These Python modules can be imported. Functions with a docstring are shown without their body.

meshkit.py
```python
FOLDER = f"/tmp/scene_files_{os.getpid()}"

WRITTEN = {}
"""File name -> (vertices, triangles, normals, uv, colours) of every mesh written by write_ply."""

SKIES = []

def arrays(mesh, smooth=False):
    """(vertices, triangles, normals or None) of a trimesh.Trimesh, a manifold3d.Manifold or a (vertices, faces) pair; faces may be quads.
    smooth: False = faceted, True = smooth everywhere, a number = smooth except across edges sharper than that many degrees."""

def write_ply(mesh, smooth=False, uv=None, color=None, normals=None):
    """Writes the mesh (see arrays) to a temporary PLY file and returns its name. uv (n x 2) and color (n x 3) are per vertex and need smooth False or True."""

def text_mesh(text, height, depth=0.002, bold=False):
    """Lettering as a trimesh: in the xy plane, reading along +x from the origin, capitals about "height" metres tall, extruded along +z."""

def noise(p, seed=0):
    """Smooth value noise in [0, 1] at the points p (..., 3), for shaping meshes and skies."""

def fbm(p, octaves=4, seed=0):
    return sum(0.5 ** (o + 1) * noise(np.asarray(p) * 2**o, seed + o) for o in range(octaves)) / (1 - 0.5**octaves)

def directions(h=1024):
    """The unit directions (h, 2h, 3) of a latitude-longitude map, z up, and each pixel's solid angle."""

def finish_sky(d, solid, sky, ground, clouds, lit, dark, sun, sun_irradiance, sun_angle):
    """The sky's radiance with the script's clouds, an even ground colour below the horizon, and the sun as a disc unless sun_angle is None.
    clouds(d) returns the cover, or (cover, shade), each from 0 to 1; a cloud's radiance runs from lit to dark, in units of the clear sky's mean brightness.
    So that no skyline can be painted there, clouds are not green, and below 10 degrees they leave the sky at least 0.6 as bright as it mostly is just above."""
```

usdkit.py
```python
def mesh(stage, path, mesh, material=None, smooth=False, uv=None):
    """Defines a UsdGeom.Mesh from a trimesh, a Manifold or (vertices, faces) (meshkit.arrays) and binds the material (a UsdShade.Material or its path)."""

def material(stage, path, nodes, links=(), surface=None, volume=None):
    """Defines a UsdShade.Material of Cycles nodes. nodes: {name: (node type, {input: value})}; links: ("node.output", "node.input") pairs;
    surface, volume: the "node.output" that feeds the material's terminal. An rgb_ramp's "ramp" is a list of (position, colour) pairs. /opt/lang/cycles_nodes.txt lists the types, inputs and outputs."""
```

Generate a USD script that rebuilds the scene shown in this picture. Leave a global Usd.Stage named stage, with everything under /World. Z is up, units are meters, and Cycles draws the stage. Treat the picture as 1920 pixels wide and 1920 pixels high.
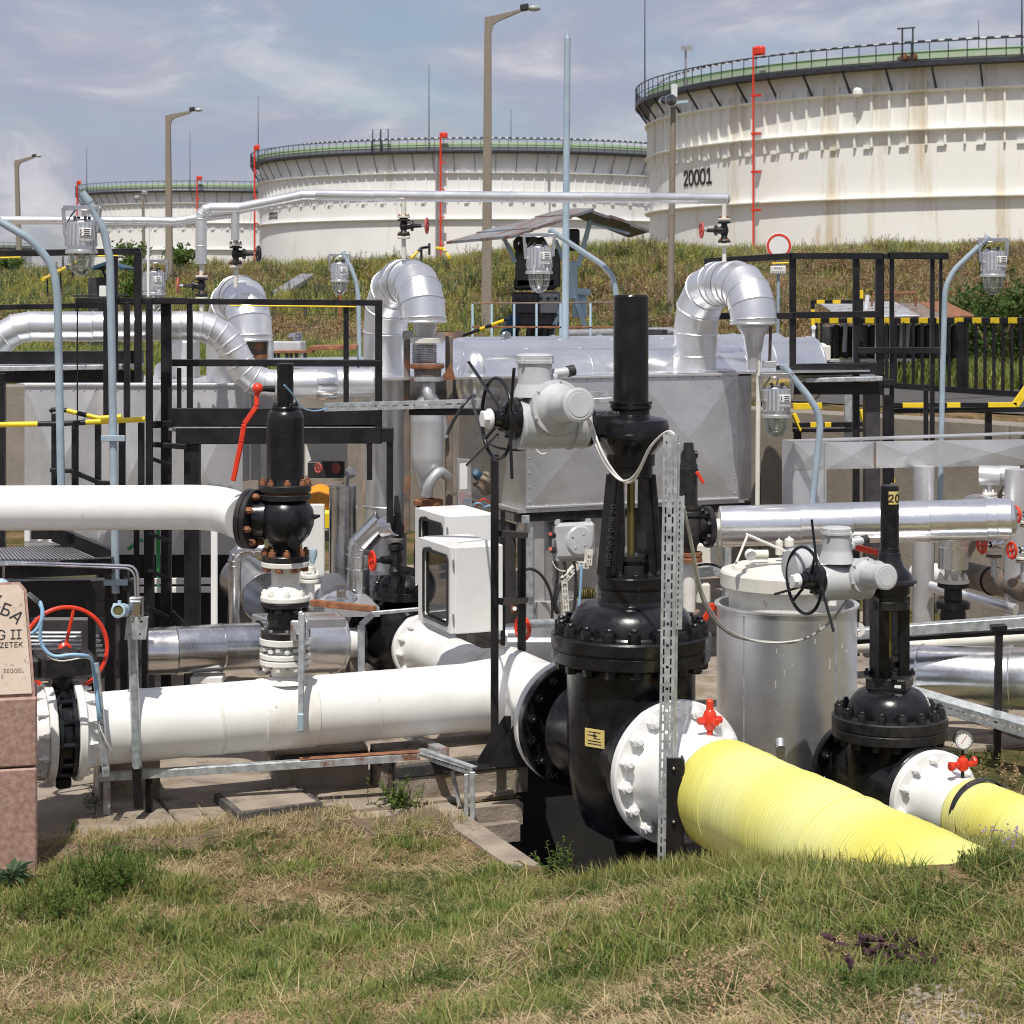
import math, random, numpy as np, trimesh, usdkit, meshkit
from pxr import Usd, UsdGeom, UsdLux, UsdShade, Gf, Sdf, Vt
from scipy.interpolate import RBFInterpolator
from shapely.geometry import Polygon, box as sbox
from shapely import union_all
stage = Usd.Stage.CreateInMemory()
UsdGeom.Xform.Define(stage, '/World')
UsdGeom.Scope.Define(stage, '/World/Looks')
rng = np.random.default_rng(7)

# ------------------------------------------------------------------ camera, sky, sun, exposure
F, H, HY = 3700.0, 2.4, 545.0          # focal length in photograph pixels, eye height, horizon row
C0 = np.array([0, 0, H])
cam = UsdGeom.Camera.Define(stage, '/World/camera')
cam.CreateHorizontalApertureAttr(36.0)
cam.CreateFocalLengthAttr(36.0 * F / 1920)
cam.CreateVerticalApertureOffsetAttr(-36.0 * (960 - HY) / 1920)
cam.CreateFStopAttr(11.0)
cam.CreateFocusDistanceAttr(9.4)
cam.CreateExposureAttr(0.0)
cam.AddTranslateOp().Set((0, 0, H))
cam.AddRotateXOp().Set(90)

SUN_EL, SUN_AZ = math.radians(63), math.atan2(-0.17, -1.0)
sd = np.array([math.sin(SUN_AZ) * math.cos(SUN_EL), math.cos(SUN_AZ) * math.cos(SUN_EL), math.sin(SUN_EL)])
dome = UsdLux.DomeLight.Define(stage, '/World/sky')
dome.GetPrim().SetCustomDataByKey('kind', 'structure')
sky = usdkit.material(stage, '/World/Looks/sky_air', {
    'tc': ('texture_coordinate', {}),
    'sky': ('sky_texture', {'sky_type': 'single_scattering', 'sun_disc': False, 'sun_elevation': SUN_EL, 'sun_rotation': SUN_AZ,
                            'altitude': 100.0, 'air_density': 1.0, 'aerosol_density': 1.6, 'ozone_density': 2.5}),
    'map': ('mapping', {'scale': (9.0, 9.0, 24.0), 'location': (1.3, 0.4, 0.25)}),
    'n1': ('noise_texture', {'scale': 1.0, 'detail': 7.0, 'roughness': 0.55, 'distortion': 0.25}),
    'r1': ('rgb_ramp', {'ramp': [(0.0, (0, 0, 0)), (0.36, (0.45, 0.45, 0.45)), (0.52, (0.88, 0.88, 0.88)), (0.75, (0.97, 0.97, 0.97))]}),
    'map2': ('mapping', {'scale': (10.0, 10.0, 27.0), 'location': (5.1, 2.2, 0.7)}),
    'n2': ('noise_texture', {'scale': 1.0, 'detail': 8.0, 'roughness': 0.56, 'distortion': 0.6}),
    'r2': ('rgb_ramp', {'ramp': [(0.30, (3.5, 3.85, 5.05)), (0.45, (3.85, 4.05, 5.1)), (0.52, (4.5, 4.55, 5.4)), (0.59, (5.8, 5.65, 6.3)), (0.70, (7.0, 6.75, 7.1))]}),
    'mx': ('mix_color', {'blend_type': 'mix', 'use_clamp_result': False}),
    'bg': ('background_shader', {'strength': 0.105}),
}, [('tc.generated', 'map.vector'), ('map.vector', 'n1.vector'), ('n1.fac', 'r1.fac'), ('tc.generated', 'map2.vector'), ('map2.vector', 'n2.vector'),
    ('n2.fac', 'r2.fac'), ('r1.color', 'mx.fac'), ('sky.color', 'mx.a'), ('r2.color', 'mx.b'), ('mx.result', 'bg.color')], surface='bg.background')
UsdShade.MaterialBindingAPI.Apply(dome.GetPrim()).Bind(sky)
sun = UsdLux.DistantLight.Define(stage, '/World/sun')
sun.CreateNormalizeAttr(True); sun.CreateIntensityAttr(1.15); sun.CreateAngleAttr(0.53); sun.CreateColorAttr((1.0, 0.95, 0.87))
m4 = Gf.Matrix4d(); m4.SetLookAt(Gf.Vec3d(*sd), Gf.Vec3d(0, 0, 0), Gf.Vec3d(0, 0, 1))
sun.AddTransformOp().Set(m4.GetInverse())

# ------------------------------------------------------------------ where things are
U = np.array([math.cos(math.radians(22.5)), math.sin(math.radians(22.5)), 0.0])   # the plant's own axes
V = np.array([-U[1], U[0], 0.0])
Z = np.array([0, 0, 1.0]); X = np.array([1.0, 0, 0]); Y_ = np.array([0, 1.0, 0])
def A(*p): return np.array(p, float)
def P(px, py, Y): return np.array([(px - 960) / F * Y, Y, H - (py - HY) / F * Y])
def G(px, py, z=0.0): return P(px, py, (H - z) * F / (py - HY))
def S(n, Y): return n * Y / F
def ray(px, py): return np.array([(px - 960) / F, 1.0, -(py - HY) / F])
def onV(px, py, p0): d = ray(px, py); return C0 + d * (((p0 - C0) @ V) / (d @ V))     # upright plane through p0 along U
def onU(px, py, p0): d = ray(px, py); return C0 + d * (((p0 - C0) @ U) / (d @ U))     # upright plane through p0 along V
def zof(py, Y): return H - (py - HY) / F * Y
def unit(v): v = np.asarray(v, float); return v / (np.linalg.norm(v) + 1e-12)

# ------------------------------------------------------------------ meshes as (vertices, triangles)
def cat(*ms):
    ms = [m for x in ms for m in (x if isinstance(x, list) else [x])]
    vs, fs, n = [], [], 0
    for v, f in ms:
        vs.append(v); fs.append(np.asarray(f) + n); n += len(v)
    return np.vstack(vs), np.vstack(fs)
def quads(i): i = np.asarray(i); return np.vstack([i[:, [0, 1, 2]], i[:, [0, 2, 3]]])
def frame(axis):
    a = unit(axis); h = Z if abs(a[2]) < 0.9 else Y_
    b = unit(np.cross(h, a)); return b, np.cross(a, b), a
def lathe(prof, p=(0, 0, 0), axis=Z, n=32, a0=0.0, a1=2 * math.pi):
    """prof: (radius, height along axis) pairs, going up for outward faces."""
    b, c, a = frame(axis); p = np.asarray(p, float); full = abs(a1 - a0 - 2 * math.pi) < 1e-6
    th = np.linspace(a0, a1, n + 1)[: n if full else n + 1]; k = len(th)
    d = np.cos(th)[:, None] * b + np.sin(th)[:, None] * c
    v = np.vstack([p + r * d + h * a for r, h in prof]); q = []
    for i in range(len(prof) - 1):
        for j in range(n):
            j2 = (j + 1) % k; q.append((i * k + j, i * k + j2, (i + 1) * k + j2, (i + 1) * k + j))
    return v, quads(q)
def cyl(p, q, r, r2=None, n=20, caps=True):
    p, q = np.asarray(p, float), np.asarray(q, float); L = np.linalg.norm(q - p); r2 = r if r2 is None else r2
    pr = [(r, 0), (r2, L)]
    if caps: pr = [(1e-5, 0)] + pr + [(1e-5, L)]
    return lathe(pr, p, q - p, n)
def disc(c, axis, r, t, ch=0.004, n=40, hole=0.0):
    return lathe([(max(hole, 1e-5), 0), (r - ch, 0), (r, ch), (r, t - ch), (r - ch, t), (max(hole, 1e-5), t)], c, axis, n)
def sphere(c, r, n=16, sx=(1, 1, 1)):
    s = trimesh.creation.uv_sphere(1.0, count=[n, 2 * n]); return np.array(s.vertices) * r * np.array(sx) + np.asarray(c), np.array(s.faces)
def ringpts(p, b, c, r, n):
    th = np.arange(n) * 2 * math.pi / n
    return p + r * (np.cos(th)[:, None] * b + np.sin(th)[:, None] * c)
def tube(pts, r, n=10, closed=False, caps=True):
    pts = np.asarray(pts, float); m = len(pts); rr = np.broadcast_to(r, (m,))
    t = np.roll(pts, -1, 0) - np.roll(pts, 1, 0) if closed else np.gradient(pts, axis=0)
    t = t / (np.linalg.norm(t, axis=1, keepdims=True) + 1e-12)
    b, c, _ = frame(t[0]); v = []
    for i in range(m):
        b = unit(b - (b @ t[i]) * t[i]); c = np.cross(t[i], b)
        v.append(ringpts(pts[i], b, c, rr[i], n))
    v = np.vstack(v); q = []
    for i in range(m if closed else m - 1):
        for j in range(n):
            i2 = (i + 1) % m; q.append((i * n + j, i * n + (j + 1) % n, i2 * n + (j + 1) % n, i2 * n + j))
    f = quads(q)
    if caps and not closed:
        k = len(v); v = np.vstack([v, pts[:1], pts[-1:]])
        f = np.vstack([f, [(k, (j + 1) % n, j) for j in range(n)], [(k + 1, (m - 1) * n + j, (m - 1) * n + (j + 1) % n) for j in range(n)]])
    return v, f
def fillet(pts, R, k=6):
    pts = [np.asarray(p, float) for p in pts]; out = [pts[0]]
    for i in range(1, len(pts) - 1):
        a, b, c = pts[i - 1], pts[i], pts[i + 1]; d1, d2 = unit(a - b), unit(c - b)
        ang = math.acos(np.clip(d1 @ d2, -1, 1)); d = min(R / max(math.tan(ang / 2), 1e-3), 0.49 * np.linalg.norm(a - b), 0.49 * np.linalg.norm(c - b))
        p, q = b + d1 * d, b + d2 * d
        for s in np.linspace(0, 1, k + 1): out.append((1 - s) ** 2 * p + 2 * s * (1 - s) * b + s * s * q)
    out.append(pts[-1]); return out
def curve(pts, k=24):
    """smooth line through the points"""
    pts = np.asarray(pts, float); t = np.r_[0, np.cumsum(np.linalg.norm(np.diff(pts, axis=0), axis=1))]
    from scipy.interpolate import PchipInterpolator, CubicSpline
    return CubicSpline(t, pts)(np.linspace(0, t[-1], k)) if len(pts) > 2 else pts
def torus(c, axis, R, r, n=40, m=8):
    b, d, _ = frame(axis); return tube(ringpts(np.asarray(c, float), b, d, R, n), r, m, closed=True)
def rbox(c, size, ax=(X, Y_, Z), ch=0.006):
    """a box with chamfered edges"""
    hx, hy, hz = [s / 2 for s in size]; ch = min(ch, hx * .8, hy * .8, hz * .8); pts = []
    for sx in (-1, 1):
        for sy in (-1, 1):
            for sz in (-1, 1):
                for k in range(3):
                    e = [hx, hy, hz]
                    for j in range(3):
                        if j != k: e[j] -= ch
                    pts.append((sx * e[0], sy * e[1], sz * e[2]))
    hull = trimesh.Trimesh(np.array(pts), process=False).convex_hull
    v = np.asarray(hull.vertices) @ np.array([unit(a) for a in ax]) + np.asarray(c, float)
    f = np.array(hull.faces)
    if np.linalg.det(np.array([unit(a) for a in ax])) < 0: f = f[:, ::-1]
    return v, f
def sbox3(c, size, ax=(X, Y_, Z)):
    s = trimesh.creation.box(size); M = np.array([unit(a) for a in ax])
    f = np.array(s.faces); f = f if np.linalg.det(M) > 0 else f[:, ::-1]
    return np.asarray(s.vertices) @ M + np.asarray(c, float), f
def beam(p, q, w, d, side=None, ch=0.003):
    """a square bar from p to q, d deep along 'side' (level, across the bar), w the other way"""
    p, q = np.asarray(p, float), np.asarray(q, float); a = unit(q - p)
    side = V if side is None else side
    s = unit(side - (side @ a) * a); t = np.cross(a, s)
    return rbox((p + q) / 2, (np.linalg.norm(q - p), d, w), (a, s, t), ch)
def hexa(c, axis, r, h):
    b, d, a = frame(axis); th = np.arange(6) * math.pi / 3
    return lathe([(1e-5, 0), (r, 0), (r, h * .8), (r * .86, h), (1e-5, h)], c, axis, 6)
def bolt(c, axis, r, h, shank=0.5):
    """a nut with the thread end standing out of it"""
    return cat(hexa(c, axis, r, h), lathe([(r * .56, h * .9), (r * .56, h * (1 + shank)), (r * .4, h * (1.12 + shank)), (1e-5, h * (1.12 + shank))], c, axis, 10))
def circle_at(c, axis, R, n, ph=0.0):
    b, d, a = frame(axis); th = np.arange(n) * 2 * math.pi / n + ph
    return np.asarray(c) + R * (np.cos(th)[:, None] * b + np.sin(th)[:, None] * d)
def extrude(poly, t, o, ax):
    """a shapely polygon in the plane (ax0, ax1) at o, thick t along ax2"""
    ms = []
    for g in (poly.geoms if hasattr(poly, 'geoms') else [poly]):
        e = trimesh.creation.extrude_polygon(g, t); ms.append((np.asarray(e.vertices), np.asarray(e.faces)))
    v, f = cat(ms); M = np.array([unit(a) for a in ax])
    return v @ M + np.asarray(o, float), (f if np.linalg.det(M) > 0 else f[:, ::-1])
def text(s, h, o, ax, depth=0.002, bold=False, center=True):
    m = meshkit.text_mesh(s, h, depth, bold); v = np.asarray(m.vertices).copy()
    if center: v[:, 0] -= (v[:, 0].min() + v[:, 0].max()) / 2
    M = np.array([unit(a) for a in ax]); f = np.asarray(m.faces)
    return v @ M + np.asarray(o, float), (f if np.linalg.det(M) > 0 else f[:, ::-1])
def noisy(m, amp, scale, seed=0.0):
    v, f = m; d = np.stack([meshkit.noise(v * scale + 17.3 * k + seed) for k in range(3)], 1)
    return v + amp * (d - d.mean(0)), f

# ------------------------------------------------------------------ things and parts
USED = {}
class Node:
    def __init__(s, path, loc): s.path, s.loc = path, np.asarray(loc, float)
    def prim(s): return stage.GetPrimAtPath(s.path)
def fresh(parent, name):
    k = (parent, name); n = USED.get(k, -1) + 1; USED[k] = n
    return f'{parent}/{name}' + (f'_{n:03d}' if n else '')
def tag(prim, label=None, cat_=None, group=None, kind=None):
    for k, v in (('label', label), ('category', cat_), ('group', group), ('kind', kind)):
        if v: prim.SetCustomDataByKey(k, v)
def thing(name, label, cat_, loc=(0, 0, 0), group=None, kind=None):
    p = fresh('/World', name); x = UsdGeom.Xform.Define(stage, p); x.AddTranslateOp().Set(Gf.Vec3d(*map(float, loc)))
    tag(x.GetPrim(), label, cat_, group, kind); return Node(p, loc)
def part(par, name, m, mt, smooth=32, label=None, kind=None):
    v, f = m; p = fresh(par.path, name)
    usdkit.mesh(stage, p, (np.asarray(v) - par.loc, f), M[mt], smooth)
    tag(stage.GetPrimAtPath(p), label, None, None, kind); return Node(p, par.loc)
def single(name, label, cat_, m, mt, smooth=32, group=None, kind=None):
    p = fresh('/World', name); usdkit.mesh(stage, p, m, M[mt], smooth)
    tag(stage.GetPrimAtPath(p), label, cat_, group, kind); return Node(p, (0, 0, 0))
def dup(src, loc, label, rotz=0.0, scale=1.0):
    base = src.path.rsplit('/', 1)[1].split('_0')[0]
    p = fresh('/World', base); x = UsdGeom.Xform.Define(stage, p)
    x.AddTranslateOp().Set(Gf.Vec3d(*map(float, loc))); x.AddRotateZOp().Set(math.degrees(rotz)); x.AddScaleOp().Set(Gf.Vec3f(scale, scale, scale))
    return x
def many_bolts(par, name, c, axis, R, n, r, h, mt, ph=0.0, shank=0.5):
    for q in circle_at(c, axis, R, n, ph): part(par, name, bolt(q, axis, r, h, shank), mt, 25)
def bolt_set(c, axis, R, n, r, h, ph=0.0, shank=0.5):
    return cat([bolt(q, axis, r, h, shank) for q in circle_at(c, axis, R, n, ph)])
def clad(par, pts, r, mt='aluminium', bead=0.004, n=40, name='cladding_section', bmt=None, rfun=None):
    """mitred sheet-metal cladding: each section between two joints is a piece with a rolled bead"""
    pts = [np.asarray(p, float) for p in pts]; k = len(pts)
    d = [unit(pts[i + 1] - pts[i]) for i in range(k - 1)]
    nb = [d[0]] + [unit(d[i - 1] + d[i]) for i in range(1, k - 1)] + [d[-1]]
    b, c, _ = frame(d[0]); out = []
    for i in range(k - 1):
        b = unit(b - (b @ d[i]) * d[i]); c = np.cross(d[i], b); rings = []
        for e in (i, i + 1):
            base = ringpts(pts[e], b, c, r, n); s = ((pts[e] - base) @ nb[e]) / (d[i] @ nb[e]); rings.append(base + s[:, None] * d[i])
        v = np.vstack(rings); f = quads([(j, (j + 1) % n, n + (j + 1) % n, n + j) for j in range(n)]); ms = [(v, f)]
        if bead: 
            ct = pts[i + 1] - d[i] * bead; rr = rings[1] - d[i] * bead
            rr = ct + (rr - ct) * (1 + 0.3 * bead / r); ms.append(tube(rr, bead, 6, closed=True))
        if i in (0, k - 2):
            e = 0 if i == 0 else 1; kk = len(v); cap = pts[i + e]
            ms.append((np.vstack([rings[e], [cap]]), np.array([(n, (j + 1) % n, j) if e == 0 else (n, j, (j + 1) % n) for j in range(n)])))
        out.append(part(par, name, cat(ms), mt, 20))
    return out
def bend(a, b, c, R, k=4):
    """points of a mitred bend round corner b"""
    a, b, c = map(lambda q: np.asarray(q, float), (a, b, c)); d1, d2 = unit(a - b), unit(c - b); ang = math.acos(np.clip(d1 @ d2, -1, 1))
    t = R / math.tan(ang / 2); o = b + unit(d1 + d2) * (R / math.sin(ang / 2)); p, q = b + d1 * t, b + d2 * t; out = []
    w = math.acos(np.clip(unit(p - o) @ unit(q - o), -1, 1))
    for s in np.linspace(0, 1, k + 1): out.append(o + (math.sin((1 - s) * w) * (p - o) + math.sin(s * w) * (q - o)) / math.sin(w))
    return out
def handwheel(c, axis, R, r, spokes=3, hub=None, ph=0.3, dish=0.0):
    b, d, a = frame(axis); ms = [torus(c, axis, R, r, 48, 8)]; hub = hub or R * .16
    hc = np.asarray(c) - a * dish
    ms.append(lathe([(1e-5, -hub * .5), (hub, -hub * .5), (hub, hub * .4), (hub * .6, hub * .7), (1e-5, hub * .7)], hc, axis, 16))
    for k in range(spokes):
        t = ph + k * 2 * math.pi / spokes; e = np.asarray(c) + R * (math.cos(t) * b + math.sin(t) * d)
        ms.append(tube([hc, (hc * 2 + e) / 3 + a * dish * .15, e], r * .8, 8))
    return cat(ms)

# ------------------------------------------------------------------ materials
M = {}
def mat(name, c1, c2=None, scale=6.0, rough=0.5, metal=0.0, bump=None, rust=None, coat=0.0, rvar=0.12, spec=0.5, streak=None, contrast=(0.35, 0.65), stretch=(1, 1, 1), trans=0.0):
    """colour between c1 and c2 by noise; bump (scale, strength, distance); rust / streak (colour, threshold, scale, stretch)"""
    c2 = c1 if c2 is None else c2
    n = {'g': ('geometry', {}), 'mp': ('mapping', {'scale': stretch}), 'n': ('noise_texture', {'scale': scale, 'detail': 6.0, 'roughness': 0.6}),
         'r': ('rgb_ramp', {'ramp': [(contrast[0], c1), (contrast[1], c2)]}),
         'rn': ('map_range', {'from_min': 0.3, 'from_max': 0.7, 'to_min': max(rough - rvar, 0.02), 'to_max': rough + rvar, 'clamp': True}),
         'p': ('principled_bsdf', {'metallic': metal, 'coat_weight': coat, 'coat_roughness': 0.08, 'specular_ior_level': spec})}
    l = [('g.position', 'mp.vector'), ('mp.vector', 'n.vector'), ('n.fac', 'r.fac'), ('n.fac', 'rn.value'), ('rn.result', 'p.roughness')]
    col = 'r.color'
    for i, s in enumerate([x for x in (rust, streak) if x]):
        a, th, sc, st = s
        n[f'm{i}'] = ('mapping', {'scale': st, 'location': (3.1 * i + 1, 7.7, 2.2)}); n[f'k{i}'] = ('noise_texture', {'scale': sc, 'detail': 8.0, 'roughness': 0.68})
        n[f't{i}'] = ('map_range', {'from_min': th, 'from_max': th + 0.12, 'to_min': 0.0, 'to_max': 1.0, 'clamp': True})
        n[f'x{i}'] = ('mix_color', {'blend_type': 'mix', 'b': a})
        l += [('g.position', f'm{i}.vector'), (f'm{i}.vector', f'k{i}.vector'), (f'k{i}.fac', f't{i}.value'), (f't{i}.result', f'x{i}.fac'), (col, f'x{i}.a')]; col = f'x{i}.result'
        if i == 0 and rust and metal > 0:
            n['im'] = ('map_range', {'from_min': 0.0, 'from_max': 1.0, 'to_min': metal, 'to_max': 0.0}); l += [('t0.result', 'im.value'), ('im.result', 'p.metallic')]
    l.append((col, 'p.base_color'))
    if bump:
        bs, st, di = bump
        n['bn'] = ('noise_texture', {'scale': bs, 'detail': 4.0, 'roughness': 0.6}); n['b'] = ('bump', {'strength': st, 'distance': di})
        l += [('mp.vector', 'bn.vector'), ('bn.fac', 'b.height'), ('b.normal', 'p.normal')]
    surf = 'p.BSDF'
    if trans:
        n['tl'] = ('translucent_bsdf', {}); n['mc'] = ('mix_closure', {'fac': trans}); l += [(col, 'tl.color'), ('p.BSDF', 'mc.closure1'), ('tl.BSDF', 'mc.closure2')]; surf = 'mc.closure'
    M[name] = usdkit.material(stage, '/World/Looks/' + name, n, l, surface=surf)
RUST = (0.16, 0.055, 0.02)
mat('white_paint', (0.74, 0.74, 0.72), (0.82, 0.82, 0.80), 5, 0.38, bump=(120, 0.10, 0.002), streak=((0.48, 0.41, 0.32), 0.66, 7, (1, 1, 0.5)), rust=((0.42, 0.34, 0.25), 0.715, 34, (1, 1, 0.8)))
mat('white_rusty', (0.68, 0.66, 0.60), (0.80, 0.79, 0.75), 9, 0.45, bump=(60, 0.15, 0.002), rust=((0.22, 0.09, 0.035), 0.64, 22, (1, 1, 0.6)))
mat('cabinet_white', (0.74, 0.74, 0.73), (0.80, 0.80, 0.78), 3, 0.35, streak=((0.45, 0.40, 0.33), 0.74, 9, (1, 1, 0.3)))
mat('cream_paint', (0.62, 0.60, 0.53), (0.72, 0.70, 0.63), 8, 0.5, bump=(50, 0.2, 0.002), streak=((0.38, 0.31, 0.22), 0.66, 14, (1, 1, 0.6)))
mat('black_paint', (0.006, 0.006, 0.008), (0.013, 0.013, 0.015), 14, 0.24, spec=0.42, bump=(90, 0.22, 0.002), streak=((0.06, 0.055, 0.05), 0.66, 18, (1, 1, 0.5)))
mat('black_rough', (0.010, 0.010, 0.011), (0.026, 0.024, 0.024), 18, 0.38, spec=0.4, bump=(70, 0.35, 0.003), rust=((0.10, 0.05, 0.03), 0.66, 30, (1, 1, 1)))
mat('black_rusty', (0.010, 0.010, 0.012), (0.028, 0.025, 0.025), 14, 0.40, spec=0.4, bump=(60, 0.4, 0.003), rust=((0.20, 0.08, 0.03), 0.60, 26, (1, 1, 1)))
mat('frame_black', (0.008, 0.008, 0.010), (0.020, 0.018, 0.020), 7, 0.36, spec=0.35, bump=(80, 0.15, 0.002), streak=((0.17, 0.16, 0.15), 0.73, 22, (1, 1, 1)))
mat('aluminium', (0.74, 0.75, 0.77), (0.86, 0.86, 0.87), 2.2, 0.37, 0.88, bump=(3.5, 0.10, 0.03), rvar=0.08, streak=((0.45, 0.43, 0.40), 0.68, 6, (1, 1, 0.25)))
mat('bright_aluminium', (0.76, 0.77, 0.79), (0.88, 0.88, 0.89), 2.5, 0.24, 0.93, bump=(3.0, 0.14, 0.04), rvar=0.06, streak=((0.50, 0.47, 0.42), 0.68, 5, (1, 1, 0.4)))
mat('dull_aluminium', (0.50, 0.51, 0.52), (0.62, 0.62, 0.63), 3.0, 0.40, 0.58, bump=(2.6, 0.2, 0.04), rvar=0.08, streak=((0.40, 0.37, 0.32), 0.63, 5, (1, 1, 0.3)))
mat('sheet_steel', (0.46, 0.46, 0.47), (0.60, 0.60, 0.61), 1.6, 0.34, 0.68, bump=(2.2, 0.22, 0.06), rvar=0.10, streak=((0.38, 0.35, 0.31), 0.64, 4, (1, 1, 0.4)))
mat('stainless', (0.55, 0.55, 0.56), (0.72, 0.72, 0.73), 7, 0.22, 1.0, rvar=0.08, bump=(9, 0.08, 0.02))
mat('galvanised', (0.40, 0.44, 0.46), (0.55, 0.58, 0.60), 26, 0.40, 0.55, contrast=(0.42, 0.58), streak=((0.30, 0.27, 0.24), 0.70, 12, (1, 1, 1)))
mat('galvanised_rusty', (0.36, 0.38, 0.40), (0.50, 0.52, 0.54), 22, 0.5, 0.45, rust=((0.17, 0.075, 0.045), 0.50, 9, (1, 1, 1)))
mat('blue_grey', (0.27, 0.34, 0.40), (0.33, 0.41, 0.47), 8, 0.40, bump=(60, 0.08, 0.002), streak=((0.24, 0.22, 0.2), 0.74, 16, (1, 1, 0.6)))
mat('light_blue_paint', (0.36, 0.50, 0.60), (0.44, 0.58, 0.68), 10, 0.45, rust=((0.25, 0.10, 0.045), 0.62, 14, (1, 1, 0.5)))
mat('grey_paint', (0.43, 0.44, 0.455), (0.51, 0.52, 0.535), 8, 0.34, bump=(70, 0.12, 0.002), streak=((0.34, 0.32, 0.24), 0.66, 9, (1, 1, 0.7)))
mat('instrument_blue', (0.36, 0.49, 0.58), (0.42, 0.55, 0.64), 10, 0.30)
mat('red_paint', (0.62, 0.035, 0.015), (0.72, 0.055, 0.02), 12, 0.32, streak=((0.30, 0.04, 0.025), 0.70, 25, (1, 1, 1)))
mat('red_faded', (0.46, 0.07, 0.06), (0.56, 0.13, 0.11), 15, 0.5)
mat('safety_yellow', (0.78, 0.55, 0.015), (0.86, 0.63, 0.03), 14, 0.40, streak=((0.35, 0.24, 0.05), 0.72, 30, (1, 1, 1)))
mat('orange_lid', (0.80, 0.33, 0.03), (0.72, 0.27, 0.03), 10, 0.4)
mat('green_paint', (0.02, 0.20, 0.05), (0.03, 0.27, 0.08), 10, 0.4)
mat('pale_green', (0.42, 0.52, 0.38), (0.48, 0.57, 0.43), 6, 0.45)
mat('bright_green', (0.16, 0.42, 0.12), (0.22, 0.48, 0.16), 6, 0.45)
mat('rust', (0.15, 0.055, 0.025), (0.30, 0.13, 0.06), 24, 0.75, bump=(90, 0.4, 0.002))
mat('rusty_pipe', (0.22, 0.17, 0.13), (0.10, 0.09, 0.085), 8, 0.65, bump=(50, 0.3, 0.003), rust=((0.36, 0.13, 0.03), 0.56, 7, (1, 1, 1)))
mat('brass', (0.28, 0.24, 0.09), (0.20, 0.17, 0.06), 30, 0.35, 0.8)
mat('rubber', (0.018, 0.018, 0.020), (0.03, 0.03, 0.03), 20, 0.5)
mat('cable_grey', (0.30, 0.29, 0.27), (0.40, 0.39, 0.36), 20, 0.5)
mat('cable_white', (0.62, 0.61, 0.57), (0.70, 0.69, 0.66), 20, 0.45)
mat('deep_blue', (0.02, 0.06, 0.10), (0.03, 0.08, 0.13), 10, 0.5)
mat('cable_blue', (0.22, 0.40, 0.58), (0.28, 0.48, 0.66), 20, 0.4)
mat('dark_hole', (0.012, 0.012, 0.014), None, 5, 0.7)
mat('tray_black', (0.035, 0.033, 0.036), (0.06, 0.055, 0.06), 12, 0.45)
mat('plate_yellow', (0.62, 0.48, 0.16), (0.70, 0.56, 0.22), 30, 0.4)
mat('sign_white', (0.78, 0.78, 0.77), (0.70, 0.70, 0.69), 6, 0.4)
mat('ink', (0.02, 0.02, 0.02), None, 5, 0.5)
mat('faded_ink', (0.20, 0.17, 0.15), (0.28, 0.24, 0.21), 40, 0.7)
mat('blue_grey_tin', (0.17, 0.195, 0.215), (0.25, 0.27, 0.29), 6, 0.7, 0.0, spec=0.2, rust=((0.19, 0.10, 0.07), 0.46, 3, (1, 1, 1)))
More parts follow.
